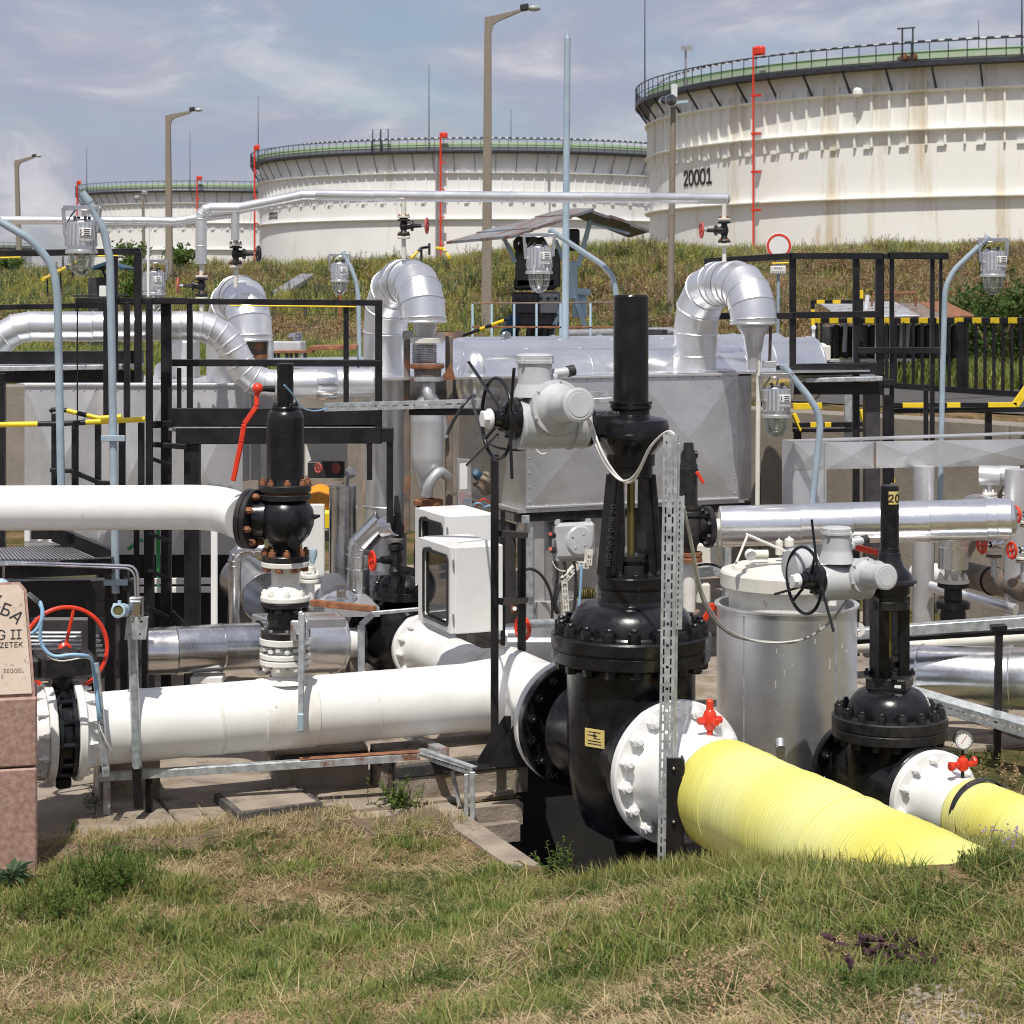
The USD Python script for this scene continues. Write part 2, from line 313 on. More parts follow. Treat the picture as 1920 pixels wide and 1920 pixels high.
mat('concrete', (0.23, 0.19, 0.15), (0.35, 0.295, 0.24), 5, 0.9, bump=(55, 0.7, 0.008), rust=((0.20, 0.15, 0.095), 0.55, 2.1, (1, 1, 1)), streak=((0.10, 0.088, 0.075), 0.56, 4.2, (1, 1, 1)))
mat('concrete_post', (0.20, 0.17, 0.135), (0.31, 0.27, 0.22), 60, 0.9, bump=(45, 0.8, 0.01), streak=((0.13, 0.105, 0.08), 0.60, 12, (1, 1, 0.4)))
mat('pit_concrete', (0.012, 0.011, 0.011), (0.024, 0.022, 0.02), 6, 0.9)  # near-black colour puts the deep shade of the pit into its concrete
mat('wall_concrete', (0.20, 0.175, 0.145), (0.27, 0.24, 0.20), 3, 0.92, bump=(40, 0.5, 0.008), streak=((0.12, 0.10, 0.085), 0.55, 3.0, (1, 1, 0.22)))
mat('tar_concrete', (0.022, 0.022, 0.024), (0.05, 0.047, 0.045), 12, 0.7, bump=(50, 0.6, 0.006), rust=((0.34, 0.31, 0.28), 0.60, 18, (1, 1, 1)))
mat('hatch_concrete', (0.045, 0.043, 0.043), (0.09, 0.085, 0.08), 12, 0.8, bump=(50, 0.6, 0.006), rust=((0.40, 0.37, 0.34), 0.57, 18, (1, 1, 1)))
mat('asphalt', (0.055, 0.052, 0.05), (0.085, 0.08, 0.075), 12, 0.9, bump=(80, 0.5, 0.005))
mat('granite_pink', (0.27, 0.155, 0.125), (0.42, 0.275, 0.23), 45, 0.6, bump=(30, 0.35, 0.006), streak=((0.24, 0.19, 0.105), 0.60, 20, (1, 1, 0.7)), rust=((0.42, 0.32, 0.26), 0.62, 38, (1, 1, 1)))
mat('stone_plaque', (0.52, 0.42, 0.34), (0.60, 0.50, 0.41), 5, 0.8, bump=(60, 0.2, 0.003), rust=((0.24, 0.17, 0.14), 0.60, 40, (1, 1, 1)))
mat('soil', (0.10, 0.072, 0.045), (0.17, 0.125, 0.078), 9, 0.95, bump=(40, 0.8, 0.02))
mat('lamp_glass_dark', (0.35, 0.37, 0.36), (0.45, 0.47, 0.45), 6, 0.12, 0.2)
mat('sheet_white_wall', (0.60, 0.62, 0.64), (0.68, 0.69, 0.70), 3, 0.5, streak=((0.45, 0.43, 0.4), 0.68, 4, (1, 1, 0.3)))
mat('mesh_grey', (0.30, 0.30, 0.31), (0.40, 0.40, 0.41), 30, 0.45, 0.5)
mat('tank_white', (0.77, 0.78, 0.76), (0.83, 0.83, 0.81), 0.35, 0.55, spec=0.3, streak=((0.56, 0.53, 0.46), 0.60, 0.55, (1, 1, 0.14)))
mat('tank_cream', (0.82, 0.815, 0.765), (0.86, 0.855, 0.82), 0.30, 0.55, spec=0.3, streak=((0.64, 0.56, 0.42), 0.55, 0.6, (1, 1, 0.08)), rust=((0.46, 0.29, 0.14), 0.63, 0.5, (1, 1, 0.22)))
mat('tank_steel_black', (0.022, 0.024, 0.032), (0.04, 0.042, 0.05), 3, 0.5)
mat('cloth_tank_band', (0.66, 0.64, 0.57), (0.70, 0.68, 0.62), 1, 0.5)
def glassy(name, tint, fac=0.12, rough=0.03):
    M[name] = usdkit.material(stage, '/World/Looks/' + name, {
        't': ('transparent_bsdf', {'color': tint}), 'gl': ('glossy_bsdf', {'color': (0.95, 0.95, 0.95), 'roughness_u': rough, 'roughness_v': rough}) if False else ('principled_bsdf', {'base_color': (0.9, 0.9, 0.9), 'metallic': 1.0, 'roughness': rough}),
        'lw': ('layer_weight', {'blend': 0.35}), 'mr': ('map_range', {'from_min': 0.0, 'from_max': 1.0, 'to_min': fac, 'to_max': 0.75}), 'mc': ('mix_closure', {})},
        [('lw.fresnel', 'mr.value'), ('mr.result', 'mc.fac'), ('t.BSDF', 'mc.closure1'), ('gl.BSDF', 'mc.closure2')], surface='mc.closure')
glassy('lamp_glass', (0.80, 0.86, 0.80), 0.14)
glassy('window_glass', (0.35, 0.36, 0.36), 0.16)
# yellow wrapped pipe: colour bands of the wrapping along the pipe, fine winding lines
def wrap_mat(name, axis_o):
    a = tuple(float(x) for x in -V)
    M[name] = usdkit.material(stage, '/World/Looks/' + name, {
        'g': ('geometry', {}), 'd': ('vector_math', {'math_type': 'dot_product', 'vector2': a}), 'n': ('noise_texture', {'scale': 3.0, 'detail': 3.0}),
        'ns': ('math', {'math_type': 'multiply', 'value2': 0.10}), 'ad': ('math', {'math_type': 'add'}), 'ws': ('math', {'math_type': 'multiply', 'value2': 2.1}),
        'wn': ('noise_texture', {'dimensions': '1D', 'scale': 1.0, 'detail': 0.0}),
        'r': ('rgb_ramp', {'ramp': [(0.30, (0.68, 0.62, 0.13)), (0.42, (0.70, 0.67, 0.18)), (0.55, (0.72, 0.70, 0.23)), (0.70, (0.72, 0.71, 0.27))]}),
        'dn': ('noise_texture', {'scale': 11.0, 'detail': 9.0, 'roughness': 0.7}), 'dm': ('map_range', {'from_min': 0.60, 'from_max': 0.78, 'to_min': 0.0, 'to_max': 0.75, 'clamp': True}), 'dx': ('mix_color', {'blend_type': 'mix', 'b': (0.50, 0.44, 0.19)}), 'sp': ('mapping', {'scale': (1.0, 1.0, 0.12)}), 'fn': ('noise_texture', {'scale': 60.0, 'detail': 3.0}),
        'fs': ('math', {'math_type': 'multiply', 'value2': 95.0}), 'f1': ('noise_texture', {'dimensions': '1D', 'scale': 1.0, 'detail': 2.0}),
        'b': ('bump', {'strength': 0.5, 'distance': 0.008}), 'p': ('principled_bsdf', {'roughness': 0.52, 'specular_ior_level': 0.35})},
        [('g.position', 'd.vector1'), ('g.position', 'n.vector'), ('n.fac', 'ns.value1'), ('d.value', 'ad.value1'), ('ns.value', 'ad.value2'), ('ad.value', 'ws.value1'), ('ws.value', 'wn.w'),
         ('wn.fac', 'r.fac'), ('g.position', 'dn.vector'), ('dn.fac', 'dm.value'), ('dm.result', 'dx.fac'), ('r.color', 'dx.a'), ('dx.result', 'p.base_color'), ('ad.value', 'fs.value1'), ('fs.value', 'f1.w'), ('f1.fac', 'b.height'), ('b.normal', 'p.normal')], surface='p.BSDF')
wrap_mat('yellow_wrap', None)
def leaf(name, c1, c2, tr=0.35):
    mat(name, c1, c2, 3.0, 0.55, trans=tr, spec=0.3)
leaf('grass_green', (0.130, 0.180, 0.030), (0.195, 0.250, 0.058))
leaf('grass_dark', (0.070, 0.120, 0.024), (0.115, 0.170, 0.040))
leaf('grass_olive', (0.245, 0.245, 0.072), (0.33, 0.305, 0.115))
leaf('straw', (0.42, 0.32, 0.17), (0.54, 0.43, 0.25), 0.15)
leaf('weed_green', (0.070, 0.125, 0.022), (0.115, 0.175, 0.035))
leaf('shrub_green', (0.05, 0.095, 0.022), (0.085, 0.135, 0.032))
leaf('weed_bluish', (0.075, 0.125, 0.065), (0.125, 0.175, 0.10))
leaf('weed_pale', (0.27, 0.29, 0.17), (0.36, 0.37, 0.23))
leaf('weed_yellow', (0.36, 0.36, 0.085), (0.47, 0.45, 0.13))
leaf('straw_dark', (0.21, 0.155, 0.08), (0.30, 0.23, 0.125), 0.15)
leaf('herb_brown', (0.29, 0.195, 0.11), (0.42, 0.29, 0.17), 0.15)
leaf('purple_leaf', (0.045, 0.018, 0.028), (0.075, 0.03, 0.042), 0.15)
leaf('flower_lilac', (0.42, 0.30, 0.50), (0.50, 0.38, 0.58))
# ------------------------------------------------------------------ ground: one sheet on the plant's axes, with a hole for the valve pit
def sst(a, b, x): t = np.clip((x - a) / (b - a), 0, 1); return t * t * (3 - 2 * t)
ctl = np.array([(-3, 8.6, 0), (-2.2, 8.4, 0), (-1.5, 8.3, 0), (-.7, 8.3, 0), (0, 8.3, 0), (.1, 8.0, .03), (-3, 7.2, .03), (-2.2, 7.2, .03), (-1, 7.2, .03), (-.3, 7.3, .05),
    (.15, 7.35, .14), (.38, 7.22, .24), (.7, 7.12, .30), (1.05, 6.95, .375), (1.3, 6.5, .525), (1.46, 6.2, .615), (2.0, 7.4, .27), (2.1, 7.95, .17), (2.4, 8.5, .06), (1.75, 7.6, .22),
    (3, 9, 0), (4, 9, 0), (3.2, 8, .15), (-1.6, 6, .12), (0, 6, .28), (1, 5.6, .5), (1.6, 5.4, .62), (-1.2, 5, .3), (0, 5, .45), (1.3, 4.6, .66), (2.5, 6, .60), (0, 3, .65), (0, 0, .75),
    (-3, 0, .72), (3, 0, .75), (-3, 5, .3), (3, 5, .7), (-6, 8, .02), (-6, 3, .5), (6, 8, .2), (6, 3, .75), (.6, 7.7, .1), (1.2, 8.3, .02)])
rbf = RBFInterpolator(ctl[:, :2], ctl[:, 2], kernel='linear', smoothing=0.002)
WALL = [A(5.5, 12.25), A(3.76, 14.35), A(2.2, 16.2), A(-.9, 20.0), A(-40, 22.0)]
def behind_wall(xy):
    d = np.full(len(xy), -1e9); best = np.full(len(xy), 1e9)
    w = [WALL[0] + (WALL[0] - WALL[1]) * 8] + WALL
    for a, b in zip(w[:-1], w[1:]):
        e = b - a; L = np.linalg.norm(e); t = np.clip((xy - a) @ e / L ** 2, 0, 1); q = a + t[:, None] * e
        ds = np.linalg.norm(xy - q, axis=1); sg = np.where(e[1] * (xy - a)[:, 0] - e[0] * (xy - a)[:, 1] > 0, 1, -1)
        m = ds < best; d[m] = (ds * sg)[m]; best = np.minimum(best, ds)
    return d
TER = 1.42
crest_px = np.array([-400, 0, 150, 300, 500, 700, 850, 1000, 1200, 1400, 1600, 1920, 2300]); crest_py = np.array([520, 517, 521, 507, 505, 507, 499, 491, 484, 480, 482, 486, 486])
def ground(x, y):
    x, y = np.broadcast_arrays(np.asarray(x, float), np.asarray(y, float)); xy = np.stack([x.ravel(), y.ravel()], 1); z = np.zeros(len(xy))
    near = (xy[:, 1] < 9.6) & (np.abs(xy[:, 0]) < 9) & (xy[:, 1] > -2)
    if near.any(): z[near] = np.clip(rbf(xy[near]), 0, .8) * (1 - sst(8.5, 9.4, xy[near, 1]))
    z[(xy[:, 1] <= -2) | ((np.abs(xy[:, 0]) >= 9) & (xy[:, 1] < 7))] = .72
    b = behind_wall(xy); z = np.where(b > 0, TER * sst(0.02, 0.45, b), z)
    px = 960 + F * xy[:, 0] / np.maximum(xy[:, 1], 1); cz = H + (HY - np.interp(px, crest_px, crest_py)) / F * 46
    far = sst(31, 46, xy[:, 1]) * 0.85 + 0.15 * np.clip((xy[:, 1] - 31) / 15, 0, 1); back = 1 - 0.25 * sst(48, 60, xy[:, 1])
    z = np.where(xy[:, 1] > 31, TER + (cz * back - TER) * far, z)
    z = np.where(xy[:, 1] > 500, z + (1.0 - z) * sst(500, 700, xy[:, 1]), z)
    return z.reshape(x.shape)
PU, PV, PZ = (3.25, 4.42), (6.93, 8.62), -1.9
us = np.unique(np.round(np.r_[3.62, -900, -500, -250, -120, np.arange(-70, -12, 3), np.arange(-12, -1.5, .5), np.arange(-1.5, 7.5, .07), np.arange(7.5, 16, .4), np.arange(16, 80, 3), 120, 250, 500, 900, PU], 4))
vs = np.unique(np.round(np.r_[9.5, -60, -20, -6, np.arange(-3, 3.5, .5), np.arange(3.5, 9.6, .07), np.arange(9.6, 22, .3), np.arange(22, 62, .8), 65, 70, 80, 100, 130, 180, 250, 350, 500, 700, 1000, 1600, 2500, PV], 4))
uu, vv = np.meshgrid(us, vs, indexing='ij'); gx, gy = uu * U[0] + vv * V[0], uu * U[1] + vv * V[1]
gz = ground(gx, gy)
pts3 = np.stack([gx, gy, gz], -1).reshape(-1, 3)
lumps = (meshkit.fbm(pts3 * 3.0, 3) - .5) * .05 + (meshkit.fbm(pts3 * .35, 3) - .5) * .9 * sst(30, 38, pts3[:, 1])
fl = (np.abs(pts3[:, 2]) < 1e-6) | ((pts3[:, 1] > 8.5) & (pts3[:, 1] < 30))
pts3[:, 2] += np.where(fl, 0, lumps)
nu, nv = len(us), len(vs); iu, iv = np.meshgrid(np.arange(nu - 1), np.arange(nv - 1), indexing='ij'); iu, iv = iu.ravel(), iv.ravel()
cu, cv = (us[iu] + us[iu + 1]) / 2, (vs[iv] + vs[iv + 1]) / 2
keep = ~((cu > PU[0]) & (cu < PU[1]) & (cv > PV[0]) & (cv < PV[1])) & ~((cu > 3.62) & (cu < PU[1]) & (cv > PV[1] - .01) & (cv < 9.5)); iu, iv = iu[keep], iv[keep]
gf = quads(np.stack([iu * nv + iv, (iu + 1) * nv + iv, (iu + 1) * nv + iv + 1, iu * nv + iv + 1], 1))
M['ground'] = usdkit.material(stage, '/World/Looks/ground', {
    'g': ('geometry', {}), 'n1': ('noise_texture', {'scale': 1.1, 'detail': 8.0, 'roughness': 0.65}), 'n2': ('noise_texture', {'scale': 14.0, 'detail': 6.0, 'roughness': 0.7}), 'n3': ('noise_texture', {'scale': 70.0, 'detail': 4.0}),
    'r1': ('rgb_ramp', {'ramp': [(0.36, (0.055, 0.075, 0.022)), (0.48, (0.11, 0.10, 0.045)), (0.56, (0.20, 0.145, 0.08)), (0.66, (0.26, 0.19, 0.11))]}),
    'r2': ('rgb_ramp', {'ramp': [(0.35, (0.55, 0.50, 0.45)), (0.65, (1.25, 1.2, 1.1))]}), 'mx': ('mix_color', {'blend_type': 'multiply', 'fac': 1.0}),
    'b': ('bump', {'strength': 0.9, 'distance': 0.025}), 'p': ('principled_bsdf', {'roughness': 0.95, 'specular_ior_level': 0.15})},
    [('g.position', 'n1.vector'), ('g.position', 'n2.vector'), ('g.position', 'n3.vector'), ('n1.fac', 'r1.fac'), ('n2.fac', 'r2.fac'), ('r1.color', 'mx.a'), ('r2.color', 'mx.b'), ('mx.result', 'p.base_color'),
     ('n3.fac', 'b.height'), ('b.normal', 'p.normal')], surface='p.BSDF')
single('ground', None, None, (pts3, gf), 'ground', True, kind='structure')
def hit(px, py):
    """where the line of sight meets the bank"""
    Yq = np.arange(16.5, 60, .1); x = (px - 960) / F * Yq; y = HY + (H - ground(x, Yq)) * F / Yq
    k = int(np.argmax(y <= py)); return A(x[k], Yq[k], float(ground(x[k], Yq[k])))
def uv(u, v, z=0.0): return u * U + v * V + A(0, 0, z)
# pit lining
def pit_wall(u0, u1, v0, v1, z0, z1): return sbox3(uv((u0 + u1) / 2, (v0 + v1) / 2, (z0 + z1) / 2), (u1 - u0, v1 - v0, z1 - z0), (U, V, Z))
pit = thing('pit', None, None, uv(3.8, 7.6, PZ), kind='structure')
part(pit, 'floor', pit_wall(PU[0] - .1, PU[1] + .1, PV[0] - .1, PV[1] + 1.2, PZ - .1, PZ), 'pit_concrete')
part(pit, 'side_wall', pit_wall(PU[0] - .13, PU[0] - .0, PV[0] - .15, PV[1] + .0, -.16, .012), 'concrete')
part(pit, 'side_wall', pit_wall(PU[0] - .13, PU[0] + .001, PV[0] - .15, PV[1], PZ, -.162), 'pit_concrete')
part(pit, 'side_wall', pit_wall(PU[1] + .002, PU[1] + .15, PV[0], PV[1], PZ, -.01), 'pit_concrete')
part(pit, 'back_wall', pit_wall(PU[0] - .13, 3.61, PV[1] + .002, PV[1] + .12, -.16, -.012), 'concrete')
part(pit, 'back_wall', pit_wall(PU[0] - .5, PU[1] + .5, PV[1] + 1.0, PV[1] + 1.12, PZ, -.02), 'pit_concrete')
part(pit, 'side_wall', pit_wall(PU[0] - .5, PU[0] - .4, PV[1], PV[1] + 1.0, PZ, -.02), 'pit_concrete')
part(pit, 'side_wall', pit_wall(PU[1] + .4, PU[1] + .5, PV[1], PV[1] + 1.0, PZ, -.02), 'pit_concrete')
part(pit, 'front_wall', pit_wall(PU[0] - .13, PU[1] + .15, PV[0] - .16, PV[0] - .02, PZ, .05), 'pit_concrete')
part(pit, 'ledge', noisy(pit_wall(PU[0] + .004, PU[0] + .34, PV[1] - .09, PV[1] - .003, -.10, -.004), .006, 9), 'concrete')
part(pit, 'ledge', noisy(pit_wall(PU[0] + .004, PU[0] + .30, PV[1] - .15, PV[1] - .094, -.16, -.075), .006, 9), 'concrete')
# concrete paving slabs of the plant floor
pav = thing('pavement', None, None, uv(2, 9, 0), kind='structure')
for i, u0 in enumerate(np.arange(-4.0, 9.5, 1.5)):
    for j, v0 in enumerate(np.r_[8.62, np.arange(10.1, 15.5, 1.5)]):
        v1 = [10.1, 11.6, 13.1, 14.6, 16.1][j]
        q = A(0, 0, rng.uniform(.010, .022)); a, b = u0 + .008, u0 + 1.492
        if j == 0 and a < PU[1] + .3 and b > PU[0] - .5: v0 = 8.66
        if behind_wall((uv(a, v1)[:2] + uv(b, v1)[:2])[None] / 2)[0] > -.5 or behind_wall(uv(b, v0)[None, :2])[0] > -.2: continue
        ed = rng.uniform(-.07, .05) if j == 0 else 0
        mm = rbox(uv((a + b) / 2, (v0 + ed + v1) / 2, -.04) + q, (b - a, v1 - v0 - ed - .014, .1), (U, V, Z), .006)
        if j == 0 and abs(u0 - 3.5) < .01:
            for ra in ((a, 3.605, v0, v1), (4.44, b, v0, v1), (3.613, 4.43, 9.515, v1)): part(pav, 'concrete_slab', rbox(uv((ra[0] + ra[1]) / 2, (ra[2] + ra[3]) / 2, -.04) + q, (ra[1] - ra[0] - .004, ra[3] - ra[2] - .014, .1), (U, V, Z), .006), 'concrete')
            continue
        part(pav, 'concrete_slab', mm, 'concrete')
part(pav, 'concrete_slab', noisy(rbox(uv(2.93, 8.48, -.045), (.38, .34, .1), (U, V, Z), .01), .01, 7), 'concrete')
# soil and straw washed over the front edge of the slabs
ru = np.linspace(-3.2, 3.12, 220); q_ = np.stack([ru, ru * 0, ru * 0], 1)
e1 = np.where(ru < 2.74, 8.60, 8.30) + (meshkit.fbm(q_ * 3.1 + 5, 4) - .42) * .55; e0 = np.where(ru < 2.74, 8.30, 8.05)
rows = [uv(0, 0) + ru[:, None] * U + (e0 + (e1 - e0) * t)[:, None] * V + A(0, 0, 1) * (np.full(len(ru), zz) + (meshkit.fbm(np.stack([ru * 9, e0 + t, ru * 0], 1), 2) - .5) * .012)[:, None] for t, zz in ((0, -.03), (.45, .024), (.8, .040), (1, .028))]
ss_ = len(ru); single('soil', None, None, (np.vstack(rows), quads([(i * ss_ + j, i * ss_ + j + 1, (i + 1) * ss_ + j + 1, (i + 1) * ss_ + j) for i in range(3) for j in range(ss_ - 1)])), 'soil', True, kind='structure')
# retaining wall and the strip of road along its top
wl = thing('retaining_wall', 'brown concrete retaining wall at right under the yellow and black railing', 'wall', (*WALL[1], 0))
pw = [WALL[0] + (WALL[0] - WALL[1]) * 2] + WALL
for a, b in zip(pw[:-1], pw[1:]):
    d = unit(np.r_[b - a, 0]); nrm = np.cross(d, Z); L = np.linalg.norm(b - a); n = min(max(1, int(L / 1.25)), 24)
    for k in range(n):
        p, q = np.r_[a + (b - a) * k / n, 0], np.r_[a + (b - a) * (k + 1) / n, 0]
        part(wl, 'wall_panel', rbox((p + q) / 2 - nrm * .12 + Z * .71, (L / n - .012, .26, 1.46), (d, -nrm, Z), .012), 'wall_concrete')
M['terrace_dust'] = M['soil']
rd = []
for a, b in zip(pw[:-2], pw[1:-1]):
    d = np.r_[unit(b - a), 0]; nn = np.cross(d, Z)
    rd.append((np.array([np.r_[a, TER + .012] + nn * .9, np.r_[b, TER + .012] + nn * .9, np.r_[b, TER + .012] + nn * 4.0, np.r_[a, TER + .012] + nn * 4.0]), np.array([(0, 1, 2), (0, 2, 3)])))
mrd = cat(rd); single('road', None, None, mrd if True else mrd, 'asphalt', False, kind='structure')

# ------------------------------------------------------------------ storage tanks on the bank
def tank(label, cpx, k, R, front, z0, deck_h, top_h, girders, mat_, red, rods, ribs, number=None, nstrut=44, dashes=False, extra=None, green=None, post_n=96):
    """girders: rows (px at the front) of the stiffening rings; red: pixel columns of the red foam pipes"""
    Yc = front / (1 - k); cx = (cpx - 960) / F * Yc * 1.0; c = A(cx, Yc, 0); s = front / F
    zf = lambda py: H + (HY - py) * s
    toC = math.atan2(-c[1], -c[0])
    def at(px):   # angle round the tank where the near side is seen at column px
        dx = (px - 960) / F; d = A(dx, 1.0); d /= np.linalg.norm(d); b = c[:2] @ d; h2 = R * R - (c[:2] @ c[:2] - b * b); t = b - math.sqrt(max(h2, 0.01)); q = d * t - c[:2]; return math.atan2(q[1], q[0])
    pol = lambda a, r, z: c + A(r * math.cos(a), r * math.sin(a), z)
    t = thing('storage_tank', label, 'tank', (c[0], c[1], z0))
    ztop, zdeck = zf(top_h), zf(deck_h)
    part(t, 'shell', lathe([(R, z0), (R, ztop), (R - .12, ztop), (R - .12, ztop - 2.5), (1e-4, ztop - 2.5)], c, Z, 180), mat_, 25)
    for g in girders:
        z = zf(g); part(t, 'stiffening_ring', lathe([(R - .01, z - .10), (R + .28, z - .03), (R + .32, z + .0), (R + .32, z + .05), (R - .01, z + .06)], c, Z, 180), mat_, 25)
    part(t, 'walkway', lathe([(R - .01, zdeck - .16), (R + .9, zdeck - (.16 if dashes and R > 23 else .08)), (R + .9, zdeck + .06), (R - .01, zdeck)], c, Z, 180), 'tank_steel_black', 25)
    part(t, 'top_rim', lathe([(R - .01, ztop - .45), (R + .15, ztop - .42), (R + .15, ztop - .02), (R - .01, ztop)], c, Z, 180), 'pale_green', 25)
    zr = zdeck + (deck_h - green[0]) * s if green else zdeck + 1.05
    span = math.radians(100)
    tb = lambda r, z, w, a0=toC - span, a1=toC + span, n=150: tube([pol(a, r, z) for a in np.linspace(a0, a1, n)], w, 5)
    part(t, 'handrail', tb(R + .86, zr, .035), 'tank_steel_black'); part(t, 'middle_rail', tb(R + .86, (zr + zdeck) / 2, .025), 'tank_steel_black')
    part(t, 'foam_pipe', tb(R + .35, zdeck + (zr - zdeck) * .55, .05), 'bright_green')
    if dashes:
        part(t, 'roof_railing', tb(R - .5, zr + .22, .05), 'sheet_white_wall')
        for a in np.linspace(toC - span * .9, toC + span * .9, 110): part(t, 'rail_mark', tube([pol(a + e, R - .5, zr + .22) for e in (-.008, .008)], .062, 5), 'ink')
    for a in np.linspace(toC - span, toC + span, post_n): part(t, 'railing_post', cyl(pol(a, R + .86, zdeck), pol(a, R + .86, zr), .028, n=5), 'tank_steel_black')
    for i, a in enumerate(np.linspace(toC - span, toC + span, nstrut)):
        part(t, 'walkway_strut', beam(pol(a, R + .84, zdeck - .1), pol(a, R + .03, zf(girders[0]) + .1), .09 if R > 23 else .055, .09 if R > 23 else .055, Z), 'tank_steel_black')
    zA, zB = zf(girders[0]), zf(girders[1])
    for a in np.linspace(toC - span, toC + span, ribs):
        rd_ = A(math.cos(a), math.sin(a), 0); part(t, 'stiffener_rib', sbox3(pol(a, R + (.09 if R > 23 else .05), (zA + zB) / 2 - .15), (.18 if R > 23 else .10, .10, zA - zB + 1.2), (rd_, np.cross(Z, rd_), Z)), mat_)
    for a in np.linspace(toC - span, toC + span, ribs // 2):
        a += .012; rd_ = A(math.cos(a), math.sin(a), 0); part(t, 'shell_bracket', sbox3(pol(a, R + .07, zB - .72), (.15, .34, .20), (rd_, np.cross(Z, rd_), Z)), mat_)
    for px in red:
        a = at(px); r = R + .95; rd_ = A(math.cos(a), math.sin(a), 0); tn = np.cross(Z, rd_)
        fp = part(t, 'foam_riser', tube([pol(a, r, z0), pol(a, r, zr + .55)], .055 if R > 23 else .09, 8), 'red_paint')
        part(t, 'foam_chamber', rbox(pol(a, r - .2, zr + .35) + tn * .25, (.4, .66, .5), (rd_, tn, Z), .10), 'red_paint')
        for z in np.linspace(z0 + 2, zdeck - 1, 5): part(fp, 'pipe_clamp', sbox3(pol(a, r - .1, z) + tn * .1, (.3, .45, .12), (rd_, tn, Z)), 'red_paint')
    for px, py0, rr in rods:
        a = at(px) if rr == 'front' else None
        q = pol(a, R + .3, zdeck) if a is not None else A((px - 960) / F * Yc, Yc, zdeck)
        part(t, 'lightning_rod', cyl(q, q + Z * (H + (HY - py0) / F * q[1] - zdeck), .055, .02, 6), 'tank_steel_black')
    if number:
        s_, px, py, h_ = number; a0 = at(px); zt = H + (HY - py) / F * pol(a0, R, 0)[1] - h_ * .5
        w = h_ * .80
        for i, ch in enumerate(s_):
            a = a0 + (i - (len(s_) - 1) / 2) * w / R; rd_ = A(math.cos(a), math.sin(a), 0)
            part(t, 'number_' + {'0': 'zero', '1': 'one', '2': 'two'}[ch], text(ch, h_, pol(a, R + .015, zt), (np.cross(Z, rd_), Z, rd_), .02, True), 'ink')
    return t, pol, at, zf, zdeck, zr, R
tk1 = tank('largest cream storage tank at right, numbered 20001, with rust streaks', 1980, .205, 24.2, 93.7, 2.6, 105, 79, (157, 233, 364), 'tank_cream', (1437,), ((1200, -40, 'front'), (1917, -60, 'front'), (1835, 38, 'back')), 90, ('20001', 1307, 332, .84), 38, True, green=(67,), post_n=96)
t, pol, at, zf, zdeck, zr, R = tk1
for px in (1703, 1722): 
    a = at(px); part(t, 'walkway_gate', tube([pol(a, R + .8, zdeck), pol(a, R + .8, zr + .75)], .045, 6), 'tank_steel_black')
part(t, 'walkway_gate', tube([pol(at(1694), R + .8, zr + .75), pol(at(1726), R + .8, zr + .75)], .045, 6), 'tank_steel_black')
for px in (1702, 1719): part(t, 'foam_valve', sphere(pol(at(px), R + .5, zdeck + .3), .22, 6), 'rust')
part(t, 'shell_lamp', rbox(pol(at(1617), R + .45, zf(154)), (.5, .4, .45), ch=.12), 'tank_cream')
part(t, 'deck_instrument', cyl(pol(at(1301), R + .5, zdeck), pol(at(1301), R + .5, zdeck + 2.3), .06, n=6), 'mesh_grey')
part(t, 'deck_instrument', rbox(pol(at(1303), R + .5, zdeck + 2.2), (.6, .3, .25)), 'mesh_grey')
tk2 = tank('wide white storage tank in the middle, numbered 20002, with two red foam pipes', 910, .1136, 22.0, 171.7, 2.0, 284, 266, (324, 363, 411), 'tank_white', (496, 830), ((806, 122, 'front'), (958, 206, 'back'), (490, 180, 'front')), 82, ('20002', 512, 404, .62), 44, True, green=(262,), post_n=100)
t, pol, at, zf, zdeck, zr, R = tk2
for x0, x1, dz in ((707, 722, 2.0), (721, 735, 2.0), (705, 724, 1.0)): part(t, 'walkway_gate', tube([pol(at(x0), R + .8, zdeck), pol(at(x0), R + .8, zdeck + dz), pol(at(x1), R + .8, zdeck + dz), pol(at(x1), R + .8, zdeck)], .05, 6), 'tank_steel_black')
part(t, 'drain_pipe', tube([pol(at(822), R + .6, z) for z in (2.0, zdeck)], .14, 8), 'mesh_grey')
part(t, 'ladder_pipe', tube([pol(at(1025), R + .6, z) for z in (zf(375), zdeck)], .08, 8), 'mesh_grey')
tk3 = tank('smaller white storage tank on the left behind the concrete lamp post', 395, .0634, 16.0, 236.0, 2.0, 358, 344, (381, 418, 468), 'tank_white', (159, 371), ((357, 246, 'front'), (167, 276, 'front')), 66, None, 40, False, green=(340,), post_n=80)
tk4 = tank('distant white storage tank cut off by the left edge of the picture', -105, .045, 15.0, 333.0, 1.6, 464, 457, (474, 490, 505), 'tank_white', (), (), 40, None, 20, False, green=(453,), post_n=40)

